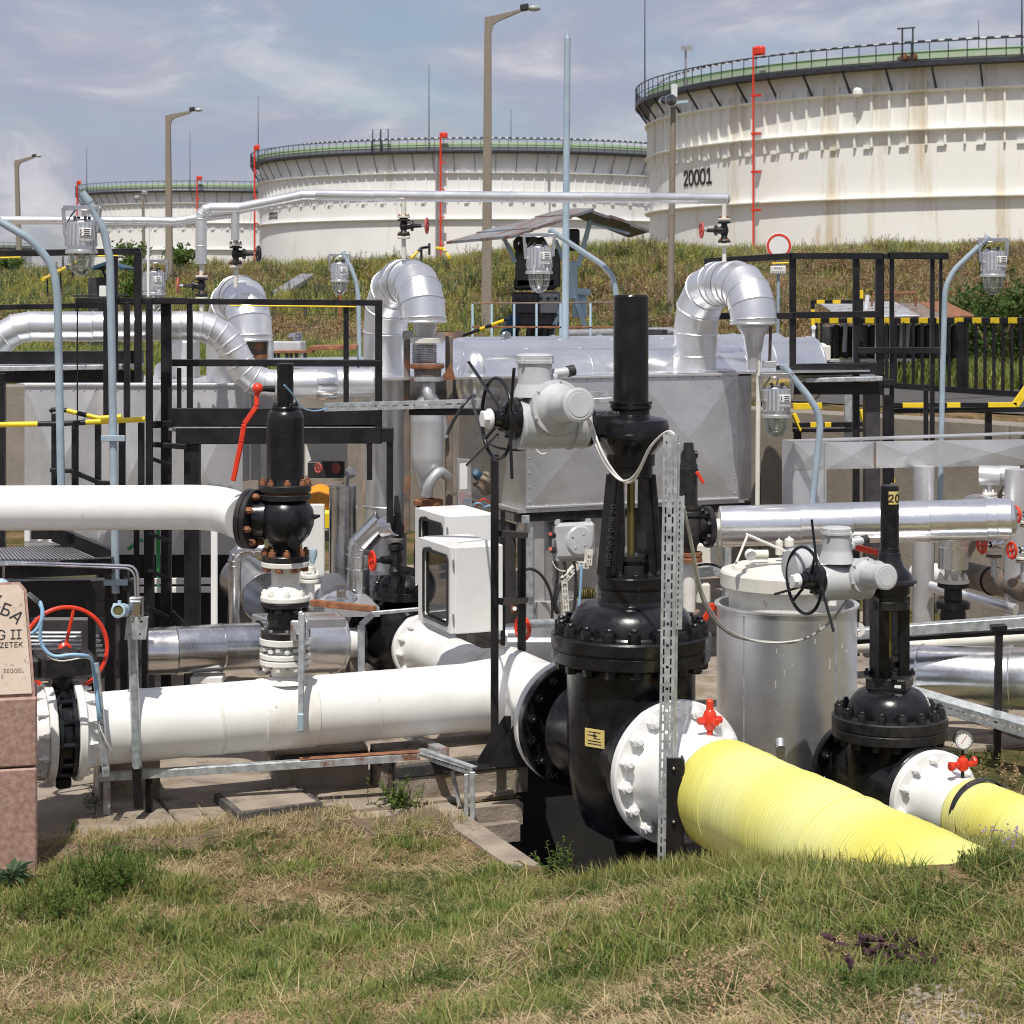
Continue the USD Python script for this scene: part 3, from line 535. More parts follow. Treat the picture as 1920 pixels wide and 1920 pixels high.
# ------------------------------------------------------------------ concrete lamp posts on the bank
def lamp_post(label, px, top, base, wtop, wbase, Yp, arm, head):
    b = P(px, base, Yp); tpz = zof(top, Yp); gz_ = float(ground(b[0], Yp)) - .3
    t = thing('concrete_lamp_post', label, 'lamp post', (b[0], b[1], gz_), 'concrete lamp posts on the grass bank')
    w0, w1 = S(wbase, Yp), S(wtop, Yp); zz = np.linspace(gz_, tpz, 8); pr = []
    v = []
    for z in zz:
        w = w0 + (w1 - w0) * (z - gz_) / (tpz - gz_); off = S((px_top := arm[0]) - px, Yp) * (z - gz_) / (tpz - gz_)
        for sx, sy in ((-1, -.8), (-.8, -1), (.8, -1), (1, -.8), (1, .8), (.8, 1), (-.8, 1), (-1, .8)): v.append(b * A(1, 1, 0) + A(off + sx * w / 2, sy * w / 2, z))
    f = quads([(i * 8 + j, i * 8 + (j + 1) % 8, i * 8 + 8 + (j + 1) % 8, i * 8 + 8 + j) for i in range(7) for j in range(8)])
    f = np.vstack([f, [(56, 56 + j, 57 + j) for j in range(1, 7)]])
    part(t, 'post', (np.array(v), f), 'concrete_post', 20)
    x0 = P(arm[0], top, Yp); e = P(arm[1], arm[2], Yp); pr = []
    prof = [(arm[0] - wtop / 2, top + wtop * 1.9), (arm[0] - wtop / 2, top - wtop * .25), (arm[0] + wtop * .6, top - wtop * .5), (arm[1], arm[2] - 2.0), (arm[1], arm[2] + 2.2), (arm[0] + wtop * 1.4, top + wtop * .25), (arm[0] + wtop * .75, top + wtop * .8), (arm[0] + wtop / 2, top + wtop * 1.9)]
    part(t, 'arm', extrude(Polygon([(S(x - 960, Yp), zof(y, Yp)) for x, y in prof]), w1 * .95, A(0, Yp + w1 * .475, 0), (X, Z, -Y_)), 'concrete_post', 20)
    hd = P(head[0], head[1], Yp); k = head[2]
    part(t, 'lamp_housing', rbox(hd + A(-S(.30 * k, Yp), 0, 0), (S(.55 * k, Yp), S(.5 * k, Yp), S(.42 * k, Yp)), (unit(A(1, 0, .16)), Y_, Z), S(.06 * k, Yp)), 'rubber')
    part(t, 'lamp_bowl', noisy(sphere(hd + A(S(.30 * k, Yp), 0, -S(.05 * k, Yp)), S(.36 * k, Yp), 8, (1.25, .7, .55)), 0, 1), 'lamp_glass_dark')
lamp_post('tallest concrete lamp post, standing left of the tin-roofed canopy', 912, 37, 640, 13, 21, 34.0, (915, 976, 20), (992, 14, 30))
lamp_post('mid-height concrete lamp post in front of the small left tank', 318, 219, 560, 9, 14, 42.0, (315, 357, 210), (366, 205, 19))
lamp_post('shortest concrete lamp post near the left edge of the picture', 38, 303, 580, 7, 10, 50.0, (31, 64, 294), (68, 292, 14))
fp_ = thing('floodlight_pole', 'slim concrete pole with twin round floodlights against the cream tank', 'lamp post', G(1260, 640, TER) * A(1, 1, 0) + A(0, 0, TER))
Yp = 36.0
part(fp_, 'pole', cyl(P(1256, 640, Yp), P(1263, 165, Yp), S(7.5, Yp), S(5, Yp), 10), 'concrete_post')
part(fp_, 'crossarm', beam(P(1238, 196, Yp), P(1290, 190, Yp), .05, .05), 'light_blue_paint')
part(fp_, 'cap', beam(P(1264, 158, Yp), P(1264, 182, Yp), .11, .11, X), 'sheet_white_wall')
for px, r in ((1255, 12), (1242, 8)):
    q = P(px, 190, Yp) - Y_ * .12; fl_ = part(fp_, 'floodlight', lathe([(1e-4, -.16), (S(r * .6, Yp), -.12), (S(r, Yp), .05), (S(r, Yp), .08), (S(r * .9, Yp), .08)], q, -Y_ + X * .2, 20), 'stainless')
    part(fl_, 'lens', lathe([(S(r * .9, Yp), .075), (1e-4, .09)], q, -Y_ + X * .2, 20), 'window_glass')
fp2 = thing('floodlight_pole', 'thin pole with two small floodlights beside the left lamp post', 'lamp post', P(270, 545, 48.0))
part(fp2, 'pole', cyl(P(271, 560, 48), P(268, 372, 48), S(4, 48), S(2.5, 48), 8), 'concrete_post')
for px, py in ((257, 371), (271, 362)): part(fp2, 'floodlight', rbox(P(px, py, 48), (S(11, 48), .1, S(8, 48)), ch=.02), 'mesh_grey')
for i, (px, top, lb) in enumerate(((93, 488, 'far wooden utility pole with crossarm between the left tanks'), (118, 480, 'far thin mast right of the utility pole at left'))):
    Yp = 150.0; up = thing('utility_pole', lb, 'pole', P(px, 515, Yp))
    part(up, 'pole', cyl(P(px, 520, Yp), P(px, top, Yp), .12, .06, 6), 'tank_steel_black')
    if i == 0: part(up, 'crossarm', beam(P(px - 6, 491, Yp), P(px + 6, 491, Yp), .15, .15), 'tank_steel_black')
mast = thing('lightning_mast', 'tall blue grey pointed steel mast rising through the tin canopy', 'mast', P(1060, 690, 14.6))
part(mast, 'tube', cyl(P(1059, 700, 14.6), P(1064, 72, 14.6), S(7, 14.6), S(6, 14.6), 14), 'blue_grey')
part(mast, 'tip', lathe([(S(6, 14.6), 0), (S(4.2, 14.6), S(4, 14.6)), (S(2, 14.6), S(12, 14.6)), (S(1.5, 14.6), S(15, 14.6)), (1e-4, S(18, 14.6))], P(1064, 72, 14.6), Z, 14), 'blue_grey')
# ------------------------------------------------------------------ big motorised gate valve in the pit, with its pipe
AX1 = A(0.676, 8.2, 0.405)                       # a point on the main pipe's axis (front flange face)
def ax1(v): return AX1 + V * v                   # metres back along the pipe from the front flange
def zs(Yp): return lambda py: zof(py, Yp)
def ends_up(t, name, prof, p, mt, n=40, **k): return part(t, name, lathe(prof, p, Z, n), mt, **k)

def actuator(par, stem, arm_z, arm_r, L, wheel_px, Rw, z_, body_r, body_a, body_b, term, motor, rods, mt='grey_paint', wheel_r=.0085):
    """electric drive: body along -U from the stem, motor towards the camera, terminal box on top, hand wheel at its end"""
    a = part(par, 'actuator', cat(lathe([(1e-4, 0), (body_r * .92, 0), (body_r, .012), (body_r, body_b - body_a - .02), (body_r * 1.04, body_b - body_a - .018), (body_r * 1.04, body_b - body_a), (1e-4, body_b - body_a)],
        stem - U * body_b + Z * (z_ - stem[2]), U, 40), disc(stem - U * (body_a + .07) + Z * (z_ - stem[2]), U, body_r * 1.07, .018)), mt)
    mid = stem - U * (body_a + body_b) / 2 + Z * (z_ - stem[2])
    # motor
    m0 = stem - U * motor[0] + Z * (motor[1] - stem[2]); r1, r2, ln = motor[2:5]; mx = unit(-V + Z * .10)
    part(a, 'motor', lathe([(r1 * 1.1, -.02), (r1 * 1.1, ln * .28), (r1 * 1.17, ln * .29), (r1 * 1.17, ln * .36), (r1 * 1.0, ln * .37), (r1 * .80, ln * .46), (r2 * 1.1, ln * .52), (r2, ln * .88), (r2 * 1.12, ln * .885), (r2 * 1.12, ln * .985), (r2 * .96, ln), (r2 * .80, ln), (r2 * .78, ln * 1.008), (1e-4, ln * 1.008)], m0, mx, 40), mt, 25)
    for q in circle_at(m0 + mx * ln * .33, mx, r1 * 1.12, 6, .4): part(a, 'bolt', bolt(q, mx, .007, .012), mt)
    # terminal box
    p = stem - U * term[0] + Z * (term[1] - stem[2]) + V * term[3]; r = term[2]; h = term[4]
    tb = part(a, 'terminal_box', lathe([(r * 1.25, -.05), (r * 1.02, 0), (r * .96, .01), (r * .96, h * .68), (r * 1.06, h * .69), (r * 1.06, h * .78), (r * 1.03, h * .79), (r * 1.03, h * .93), (r * .95, h * .97), (r * .5, h), (1e-4, h)], p, Z, 36), mt, 25)
    for q in circle_at(p + Z * h * .69, Z, r * 1.1, 4, .9): part(tb, 'bolt', bolt(q, Z, .009, h * .12), mt)
    part(tb, 'cable_gland', cyl(p + U * r * .7 + Z * h * .3, p + U * (r * 1.9) + Z * h * .42 - V * .03, r * .30, r * .26, 14), mt)
    part(tb, 'cable_gland', cyl(p + U * r * 1.8 + Z * h * .41 - V * .03, p + U * (r * 2.2) + Z * h * .46 - V * .03, r * .32, n=12), 'rubber')
    part(tb, 'cable_gland', sphere(p + U * r * .95 - V * r * .4 + Z * h * .22, r * .28, 8), mt)
    # hand wheel: plane across U, hub towards -U
    wc = onV(*wheel_px, stem); wc = stem - U * L + Z * (wc[2] - stem[2])
    d0 = stem - U * (body_b - .004) + Z * (wc[2] - stem[2])
    part(a, 'wheel_flange', lathe([(1e-4, 0), (body_r * .80, 0), (body_r * .84, .01), (body_r * .84, .03), (body_r * .55, .05), (body_r * .50, .075), (1e-4, .075)], d0, -U, 36), 'black_paint')
    for q in circle_at(d0 - U * .03, -U, body_r * .74, 6, .3): part(a, 'bolt', bolt(q, -U, .008, .01), 'black_paint')
    hw = part(a, 'hand_wheel', cat(torus(wc, U, Rw, wheel_r, 56, 10), [cyl(wc + U * .03, wc + unit(onU(*q, wc) - wc) * Rw, .007, n=8) for q in rods[:2]]), 'black_paint')
    part(hw, 'hub', cyl(wc + U * .06, wc - U * .02, body_r * .42, body_r * .36, 20), 'black_paint')
    part(hw, 'hub_cap', cat(hexa(wc - U * .045, -U, body_r * .36, body_r * .22), disc(wc - U * .046, U, body_r * .40, .022, .006, 24)), 'cabinet_white')
    for q0, q1 in rods[2:]:
        e0, e1 = onU(*q0, wc - U * .012), onU(*q1, wc - U * .012)
        part(hw, 'lever_bar', cyl(e0, e1, .0070 * Rw / .172, n=10), 'black_paint')
    return a, wc, m0 + mx * ln

Y1 = 8.6; st1 = P(1183, 1100, Y1); z1 = zs(Y1)
gv = thing('gate_valve', 'largest black gate valve, with tall black stem tube, standing in the open pit', 'valve', (st1[0], st1[1], -.1))
cb = A(st1[0], st1[1], 0)
vb = part(gv, 'body', lathe([(1e-4, .02), (.12, .03), (.20, .08), (.255, .20), (.275, .34), (.280, .50), (.280, .78), (.25, .78)], cb, Z, 48), 'black_paint')
for sgn, e in ((1, -.36), (-1, .36)):
    q = cb + V * e * 0 + A(0, 0, .405)
    part(gv, 'pipe_neck', lathe([(.235, .05), (.222, .22), (.215, .30), (.225, .36), (.235, .40)], q, V * (1 if e > 0 else -1), 40), 'black_paint')
vf = ax1(.045) - 0
fr_c = A(*(AX1 + V * .04)); bk_v = 1.0
part(gv, 'end_flange', disc(AX1 + V * .004, V, .292, .05, .006, 48), 'black_paint')
part(gv, 'end_flange', disc(ax1(bk_v - .055), V, .292, .05, .006, 48), 'black_paint')
many_bolts(gv, 'bolt', ax1(bk_v - .056), -V, .252, 16, .021, .03, 'black_paint', .2)
bf = part(gv, 'bonnet_flange', lathe([(1e-4, .795), (.338, .795), (.345, .802), (.345, .848), (.341, .852), (.341, .858), (.349, .862), (.349, .908), (.342, .916), (1e-4, .916)], cb, Z, 64), 'black_paint', 25)
for q in circle_at(cb + Z * .916, Z, .308, 18, .16): part(bf, 'bolt', bolt(q, Z, .028, .042, .28), 'black_paint', 25)
for q in circle_at(cb + Z * .795, -Z, .308, 18, .16): part(bf, 'bolt', hexa(q, -Z, .027, .034), 'black_paint', 25)
th = np.linspace(0, math.pi / 2 * .86, 14)
part(gv, 'bonnet', lathe([(.282, .912)] + [(.150 + .122 * math.cos(x) if i < 13 else .15, .925 + .125 * math.sin(x)) for i, x in enumerate(th)] + [(.146, 1.055), (.146, 1.06)], cb, Z, 56), 'black_paint')
nk = part(gv, 'neck', lathe([(.140, 1.04), (.146, 1.05), (.146, 1.105), (.142, 1.108), (.142, 1.112), (.150, 1.116), (.150, 1.158), (.145, 1.164), (1e-4, 1.164)], cb, Z, 44), 'black_paint', 25)
for q in circle_at(cb + Z * 1.164, Z, .128, 12, .1): part(nk, 'bolt', bolt(q, Z, .013, .016), 'black_rough', 25)
part(gv, 'gland', lathe([(.062, 1.16), (.062, 1.205), (.050, 1.208), (.050, 1.225), (.066, 1.228), (.066, 1.250), (.02, 1.252)], cb, Z, 28), 'black_rough', 25)
for sg in (-1, 1):
    prof = Polygon([(sg * .060, 1.60), (sg * .095, 1.60), (sg * .142, 1.165), (sg * .068, 1.165), (sg * .052, 1.3)])
    lg = part(gv, 'yoke_leg', extrude(prof, .10, cb + V * .05, (U, Z, np.cross(U, Z))), 'black_paint', 20)
    part(lg, 'rib', beam(cb + U * sg * .112 - V * .053 + Z * 1.17, cb + U * sg * .080 - V * .053 + Z * 1.58, .022, .02, V), 'black_paint')
part(gv, 'cast_lettering', text('MD 063 00R 20', .026, cb - U * .1105 - V * .0515 + Z * 1.345, (unit(Z + U * .11), unit(-U + Z * .11), -V), .004), 'tray_black')
part(gv, 'stem', cyl(cb + Z * 1.2, cb + Z * 1.75, .017, n=16), 'brass')
part(gv, 'tie_rod', cyl(cb - U * .035 + Z * 1.25, cb - U * .035 + Z * 1.6, .005, n=8), 'stainless')
part(gv, 'yoke_head', lathe([(.085, 1.585), (.095, 1.59), (.095, 1.635), (.105, 1.64), (.105, 1.69), (.15, 1.745), (.165, 1.765), (.1, 1.77)], cb, Z, 36), 'black_paint', 25)
gh = part(gv, 'gear_housing', lathe([(.10, 1.760), (.170, 1.762), (.174, 1.768), (.174, 1.781), (.165, 1.785), (.165, 1.815), (.158, 1.838), (.140, 1.848), (.095, 1.853), (.082, 1.862), (.082, 1.880), (.090, 1.890), (.090, 1.905), (.094, 1.910), (.094, 1.918), (.078, 1.92)], cb, Z, 48), 'black_paint', 25)
for q in circle_at(cb + Z * 1.76, -Z, .160, 10, .3): part(gh, 'bolt', hexa(q - Z * 0, -Z, .011, .022), 'black_paint', 25)
part(gv, 'gear_arm', cat(rbox(cb - U * .17 + Z * 1.822, (.22, .13, .115), (U, V, Z), .02), disc(cb - U * .225 + Z * 1.822, U, .098, .022)), 'black_paint')
part(gv, 'stem_tube', lathe([(.076, 1.905), (.0765, 1.91), (.0765, z1(556)), (.072, z1(553)), (1e-4, z1(553))], cb, Z, 40), 'black_paint')
pl = P(1092, 1373, 8.30)
pr_ = unit(A(pl[0] - cb[0], pl[1] - cb[1], 0)); pt_ = np.cross(Z, pr_)
plc = cb + pr_ * .2815 + Z * .50
part(gv, 'name_plate', rbox(plc, (.10, .003, .078), (pt_, -pr_, Z), .001), 'plate_yellow', label='small yellow printed plate on the valve body')
part(gv, 'plate_print', cat(*[sbox3(plc + pr_ * .002 + Z * dz + pt_ * dx, (w, .001, .0035), (pt_, -pr_, Z)) for dz, w, dx in ((.026, .06, 0), (.012, .05, -.01), (.0, .03, .012), (-.012, .066, 0), (-.024, .07, 0))], text('4', .02, plc + pr_ * .002 + Z * .004, (pt_, Z, pr_), .001, True)), 'ink')
ac1, wc1, cap1 = actuator(gv, st1 * A(1, 1, 0) + Z * 1.86, 1.82, .06, .630, (932, 785), .172, z1(790), .108, .235, .545, (.455, z1(718), .077, 0, .135), (.40, z1(762), .100, .064, .34),
    [(960, 740), (905, 830), ((879, 679), (943, 772)), ((964, 690), (958, 770)), ((876, 872), (933, 815)), ((960, 898), (957, 815))])
part(ac1, 'spring_lock', torus(wc1 + U * .25 + A(0, 0, .02), V, .03, .004, 16, 6), 'black_paint')
# second, smaller motorised valve
Y2 = 9.11; st2 = P(1668, 1200, Y2); z2 = zs(Y2); c2 = A(st2[0], st2[1], 0)
g2 = thing('gate_valve', 'smaller black gate valve at right with a yellow 20 tag on its tube', 'valve', (c2[0], c2[1], -.1))
zp2 = .13
part(g2, 'body', lathe([(1e-4, -.16), (.11, -.15), (.165, -.07), (.185, .06), (.200, .18), (.205, .36), (.19, .36)], c2, Z, 44), 'black_paint')
for sg in (1, -1): part(g2, 'pipe_neck', lathe([(.19, .04), (.178, .16), (.170, .24), (.170, .29)], c2 + Z * zp2, V * sg, 36), 'black_paint')
for sg in (1, -1): part(g2, 'end_flange', disc(c2 + Z * zp2 + V * sg * .305 - V * .02, V, .225, .04, .005, 44), 'black_paint')
many_bolts(g2, 'bolt', c2 + Z * zp2 + V * .283, -V, .195, 12, .017, .024, 'black_paint', .1)
b2 = part(g2, 'bonnet_flange', lathe([(1e-4, .345), (.258, .345), (.264, .350), (.264, .388), (.261, .391), (.261, .395), (.265, .398), (.265, .440), (.258, .446), (1e-4, .446)], c2, Z, 56), 'black_rough', 25)
for q in circle_at(c2 + Z * .446, Z, .235, 16, .05): part(b2, 'bolt', bolt(q, Z, .021, .034, .28), 'black_rough', 25)
for q in circle_at(c2 + Z * .345, -Z, .235, 16, .05): part(b2, 'bolt', hexa(q, -Z, .019, .028), 'black_rough', 25)
part(g2, 'bonnet', lathe([(.195, .440)] + [(.085 + .108 * math.cos(x), .45 + .120 * math.sin(x)) for x in np.linspace(0, 1.5, 12)] + [(.07, .575)], c2, Z, 48), 'black_paint')
sq = part(g2, 'gland_flange', rbox(c2 + Z * .595, (.185, .185, .06), (unit(U + V), unit(V - U), Z), .008), 'black_rough')
part(g2, 'gland_block', rbox(c2 + Z * .545, (.16, .16, .05), (unit(U + V), unit(V - U), Z), .012), 'black_rough')
for q in circle_at(c2 + Z * .625, Z, .105, 4, 0): part(sq, 'bolt', bolt(q, Z, .014, .02), 'black_rough', 25)
part(g2, 'white_tag', rbox(c2 - unit(U + V) * 0 - V * .135 - U * .045 + Z * .60, (.03, .002, .014), (unit(U - V), unit(U + V), Z), .0005), 'sign_white')
for sg in (-1, 1): part(g2, 'yoke_leg', extrude(Polygon([(sg * .03, .62), (sg * .083, .62), (sg * .083, .99), (sg * .03, .99)]), .08, c2 + V * .04, (U, Z, np.cross(U, Z))), 'black_paint', 20)
part(g2, 'stem', cyl(c2 + Z * .6, c2 + Z * 1.05, .011, n=14), 'brass')
part(g2, 'gland', lathe([(.042, .62), (.042, .66), (.03, .665), (.03, .69), (.045, .692), (.045, .71), (.012, .712)], c2 - U * 0, Z, 24), 'black_rough', 25)
part(g2, 'yoke_head', lathe([(.07, .93), (.088, .935), (.088, .97), (.083, .975), (.083, 1.0), (.092, 1.003), (.092, 1.05), (.1, 1.055)], c2, Z, 32), 'black_rough', 25)
part(g2, 'gear_housing', lathe([(.08, 1.045), (.122, 1.048), (.126, 1.056), (.122, 1.066), (.105, 1.075), (.095, 1.10), (.065, 1.135), (.052, 1.165), (.050, 1.19), (.044, 1.195)], c2, Z, 40), 'black_paint')
part(g2, 'gear_arm', cyl(c2 + Z * 1.095 - U * .05, c2 + Z * 1.095 - U * .16, .062, n=24), 'grey_paint')
part(g2, 'stem_tube', lathe([(.046, 1.19), (.046, 1.215), (.0425, 1.217), (.0425, z2(914)), (.039, z2(910)), (1e-4, z2(910))], c2, Z, 28), 'black_paint')
tgp = unit(A(.35, -1, 0)); tgc = c2 + tgp * .0445 + Z * z2(932)
n_ = 10; th = np.linspace(-.62, .62, n_); b_, c_, _ = np.cross(Z, tgp), Z, tgp
part(g2, 'number_tag', (np.array([c2 + .0445 * (math.cos(x) * tgp + math.sin(x) * b_) + Z * z for z in (z2(944), z2(920)) for x in th]), quads([(i, i + 1, n_ + i + 1, n_ + i) for i in range(n_ - 1)])), 'plate_yellow', label='yellow tag with the number 20')
tx = text('20', .036, tgc * A(1, 1, 0) - A(0, 0, 0), (b_, Z, tgp), .0012, True); tv = tx[0] - tgc * A(1, 1, 0); ang = (tv @ b_) / .0445
part(g2, 'tag_number', (c2 * 1.0 + (.0450 + (tv @ tgp))[:, None] * (np.cos(ang)[:, None] * tgp + np.sin(ang)[:, None] * b_) + Z * (z2(940) + tv[:, 2])[:, None], tx[1]), 'ink')
ac2, wc2, cap2 = actuator(g2, c2 + Z * 1.09, 1.09, .05, .455, (1520, 1087), .150, z2(1085), .082, .125, .375, (.285, z2(1028), .066, 0, .115), (.185, z2(1074), .070, .052, .26),
    [(1534, 1030), (1490, 1120), ((1522, 974), (1533, 1072)), ((1453, 1114), (1520, 1095)), ((1563, 1184), (1540, 1100))], wheel_r=.008)
part(ac2, 'end_cover', lathe([(.06, -.01), (.083, 0), (.083, .05), (.085, .055), (.085, .10), (.075, .115), (1e-4, .12)], c2 - U * .34 + Z * z2(1060) + V * .13, -U, 36), 'grey_paint')

# ------------------------------------------------------------------ yellow wrapped pipes and their white flanged ends
def wrapped_pipe(label, f0, r, rw, Rf, v_white, n_bolt, rb, bh, far):
    t = thing('wrapped_pipe', label, 'pipe', f0 * A(1, 1, 0), None)
    part(t, 'white_spool', lathe([(r * 1.12, -.045), (r * 1.08, -.06), (r * 1.01, -.12), (r, -.16), (r, -v_white)][::-1] if False else [(r, -.02)], f0, V, 8) if False else
         lathe([(Rf * .86, .03), (r * 1.16, .045), (r * 1.08, .07), (r, .15), (r, v_white)], f0, -V, 56), 'white_paint')
    fl = part(t, 'flange', disc(f0 + V * 0, -V, Rf, .048, .007, 60), 'white_paint')
    for q in circle_at(f0 - V * .048, -V, Rf * .865, n_bolt, .13): part(fl, 'bolt', bolt(q, -V, rb, bh, .55), 'white_paint', 25)
    pts, k = [], 60
    prof = [(r * .98, v_white - .012), (rw, v_white)]
    for i, x in enumerate(np.linspace(v_white + .01, far, k)):
        prof.append((rw + .001 * math.sin(i * 2.1) + (.004 if int(x / .31) % 2 else 0), x))
    part(t, 'wrapped_section', noisy(lathe(prof, f0, -V, 72), .0025, 7), 'yellow_wrap')
    return t
wp1 = wrapped_pipe('thick yellow wrapped pipe running from the big gate valve into the grass', AX1, .205, .214, .298, .41, 16, .028, .03, 2.2)
f2 = c2 + Z * zp2 - V * .328
wp2 = wrapped_pipe('thin yellow wrapped pipe at the right edge with a black band round it', f2, .150, .158, .222, .30, 12, .018, .024, 1.5)
part(wp2, 'black_band', lathe([(.160, .352), (.1675, .357), (.1675, .387), (.160, .392)], f2, unit(-V + U * .02 + Z * .02), 56), 'rubber', label='black tape band')
for t_, x_, tl in ((wp1, .62, .05), (wp1, .98, -.04), (wp1, 1.36, .06)): part(t_, 'wrap_seam', torus(AX1 - V * x_, unit(V + U * tl), .2165, .0028, 72, 6), 'yellow_wrap')
def red_vent(par, name, p, s, side=False):
    m = part(par, name, cat(cyl(p, p + Z * .03 * s, .010 * s), lathe([(.014 * s, .02 * s), (.022 * s, .035 * s), (.024 * s, .06 * s), (.018 * s, .078 * s), (.012 * s, .085 * s), (.012 * s, .112 * s), (.008 * s, .118 * s), (1e-4, .12 * s)], p, Z, 16)), 'red_paint')
    for d in (unit(-V + U * .1), U, -U): part(m, 'plug', hexa(p + Z * .05 * s + d * .018 * s, d, .013 * s, .024 * s), 'red_paint')
    return m
pv = onV(1343, 1378, AX1 - V * .10); pv[2] = AX1[2] + .2
red_vent(wp1, 'vent_valve', AX1 - V * .27 + U * .0 + Z * .2 + U * .02, 1.25)
pg = f2 - V * .24 + Z * .15
gm = thing('pressure_gauge', 'round steel pressure gauge on a red two-wheel valve above the thin yellow pipe', 'gauge', pg)
part(gm, 'nipple', cyl(pg, pg + Z * .04, .008), 'black_rough')
gb = part(gm, 'valve_body', cat(lathe([(.012, .03), (.024, .04), (.026, .07), (.02, .085), (.012, .09), (.012, .10)], pg, Z, 16), cyl(pg + Z * .058 - U * .045, pg + Z * .058 + U * .06, .014, n=14)), 'red_paint')
for sg, zz in ((-1, .055), (1, .068)): part(gb, 'knob', lathe([(1e-4, 0), (.019, 0), (.021, .004), (.021, .014), (.017, .018), (1e-4, .018)], pg + Z * zz + U * sg * .05, U * sg, 9), 'red_paint', 20)
gc = pg + Z * .165; gn = unit(A(.05, -1, .12))
part(gm, 'stem', cyl(pg + Z * .09, gc - Z * .04, .007), 'black_rough')
part(gm, 'case', lathe([(1e-4, -.028), (.036, -.026), (.0385, -.02), (.0385, .012), (.041, .014), (.041, .02), (.035, .02)], gc, gn, 36), 'stainless')
part(gm, 'dial', lathe([(.035, .0155), (1e-4, .0155)], gc, gn, 36), 'sign_white')
gr_, gu_, _ = np.cross(gn, Z) * -1, None, None; gr_ = unit(np.cross(Z, gn)); gu_ = np.cross(gn, gr_)
part(gm, 'dial_marks', cat(*[beam(gc + gn * .0165 + .026 * (math.cos(x) * gr_ + math.sin(x) * gu_), gc + gn * .0165 + .031 * (math.cos(x) * gr_ + math.sin(x) * gu_), .0018, .0006, gn) for x in np.linspace(-.7, math.pi + .7, 11)]), 'ink')
part(gm, 'needle', beam(gc + gn * .0175 - gr_ * .012 - gu_ * .014, gc + gn * .0175 + gr_ * .014 + gu_ * .020, .002, .0006, gn), 'red_faded')

# ------------------------------------------------------------------ white pipes behind the big valve
wt = thing('white_pipe', 'thick white tee pipe between the big valve and the black check valve behind', 'pipe', ax1(1.6) * A(1, 1, 0))
part(wt, 'flange', disc(ax1(bk_v), V, .292, .05, .006, 56), 'white_paint')
many_bolts(wt, 'bolt', ax1(bk_v + .05), V, .252, 16, .021, .03, 'white_paint', .2)
part(wt, 'run', lathe([(.24, .05), (.222, .09), (.205, .18), (.203, .35), (.206, .36), (.206, .375), (.203, .385), (.203, .85), (.206, .86), (.203, .87), (.135, 1.22), (.13, 1.24), (.13, 1.90), (.14, 1.97), (.155, 2.03)], ax1(bk_v), V, 56), 'white_paint')
fB = part(wt, 'flange', disc(ax1(bk_v + 2.02), V, .190, .042, .006, 56), 'white_paint')
many_bolts(wt, 'bolt', ax1(bk_v + 2.02), -V, .160, 12, .017, .026, 'white_paint', .1)
# branch along -U : the long white pipe at left
B0 = onV(535, 1349, P(535, 1349, 9.28)); B0[2] = .415
vB = B0 @ V; JB = B0 + U * ((AX1 @ U) - (B0 @ U))      # where it meets the run
lp = thing('white_pipe', 'long white pipe lying across the foreground from the red wheel to the tee', 'pipe', B0 * A(1, 1, 0))
uL = (AX1 - B0) @ U
P2 = lambda u: B0 + U * u
rL = .163
uF = (onV(150, 1370, B0) - B0) @ U
pp = lathe([(rL * 1.22, 0), (rL * 1.06, .04), (rL, .10), (rL, .62), (rL + .002, .625), (rL, .63), (rL, uL - uF - .28), (rL * 1.02, uL - uF - .27), (rL * 1.08, uL - uF - .16), (rL * 1.1, uL - uF - .12)], P2(uF), U, 56)
part(lp, 'pipe', pp, 'white_paint')
part(lp, 'saddle_pad', noisy(lathe([(rL, -.13), (rL + .005, -.125), (rL + .005, .125), (rL, .13)], B0, U, 56), .002, 12), 'white_rusty')
for x_ in (uF + .62, -.33, .42): part(lp, 'weld_seam', torus(B0 + U * x_, unit(U + Z * .12), rL + .0005, .0035, 56, 6), 'white_rusty')
f_ = part(lp, 'flange', disc(P2(uF - .035), U, .222, .036, .005, 52), 'white_paint')
many_bolts(lp, 'bolt', P2(uF), U, .193, 12, .016, .026, 'white_paint', .12, .7)
part(lp, 'branch_stub', cat(cyl(B0 + Z * .1, B0 + Z * .235, .066, n=32), lathe([(.12, .148), (.095, .158), (.075, .175)], B0, Z, 32)), 'white_rusty')
wv = thing('wafer_valve', 'black wafer butterfly valve with a big red hand wheel beside the inscribed stone', 'valve', P2(uF - .12))
part(wv, 'body', cat(lathe([(.15, -.125), (.205, -.12), (.205, -.106), (.178, -.10), (.178, -.062), (.205, -.056), (.205, -.04), (.15, -.037)], P2(uF), U, 52)), 'black_paint', 25)
for q in circle_at(P2(uF - .125), U, .193, 12, .12): part(wv, 'stud', cyl(q + U * .0, q + U * .09, .013, n=10), 'black_paint')
part(wv, 'foot', rbox(P2(uF - .08) - Z * .222, (.07, .10, .05), (U, V, Z), .01), 'black_paint')
w0 = P2(uF - .08); 
part(wv, 'neck', cyl(w0 + Z * .17, w0 + Z * .30, .045, n=20), 'black_rough')
part(wv, 'gearbox', cat(rbox(w0 + Z * .300 + U * .02, (.24, .15, .11), (U, V, Z), .015), rbox(w0 + Z * .295 - U * .13, (.06, .09, .10), (U, V, Z), .015), disc(w0 + Z * .35 + U * .02, Z, .06, .015)), 'black_rough')
whc = onV(123, 1217, w0 + V * .16); wax = unit(-V + Z * .10)
part(wv, 'wheel_shaft', cyl(w0 + Z * .33, whc, .016, n=14), 'black_rough')
part(wv, 'hand_wheel', handwheel(whc + V * .0, wax, .190, .010, 3, .030, 1.35, .02), 'red_paint')
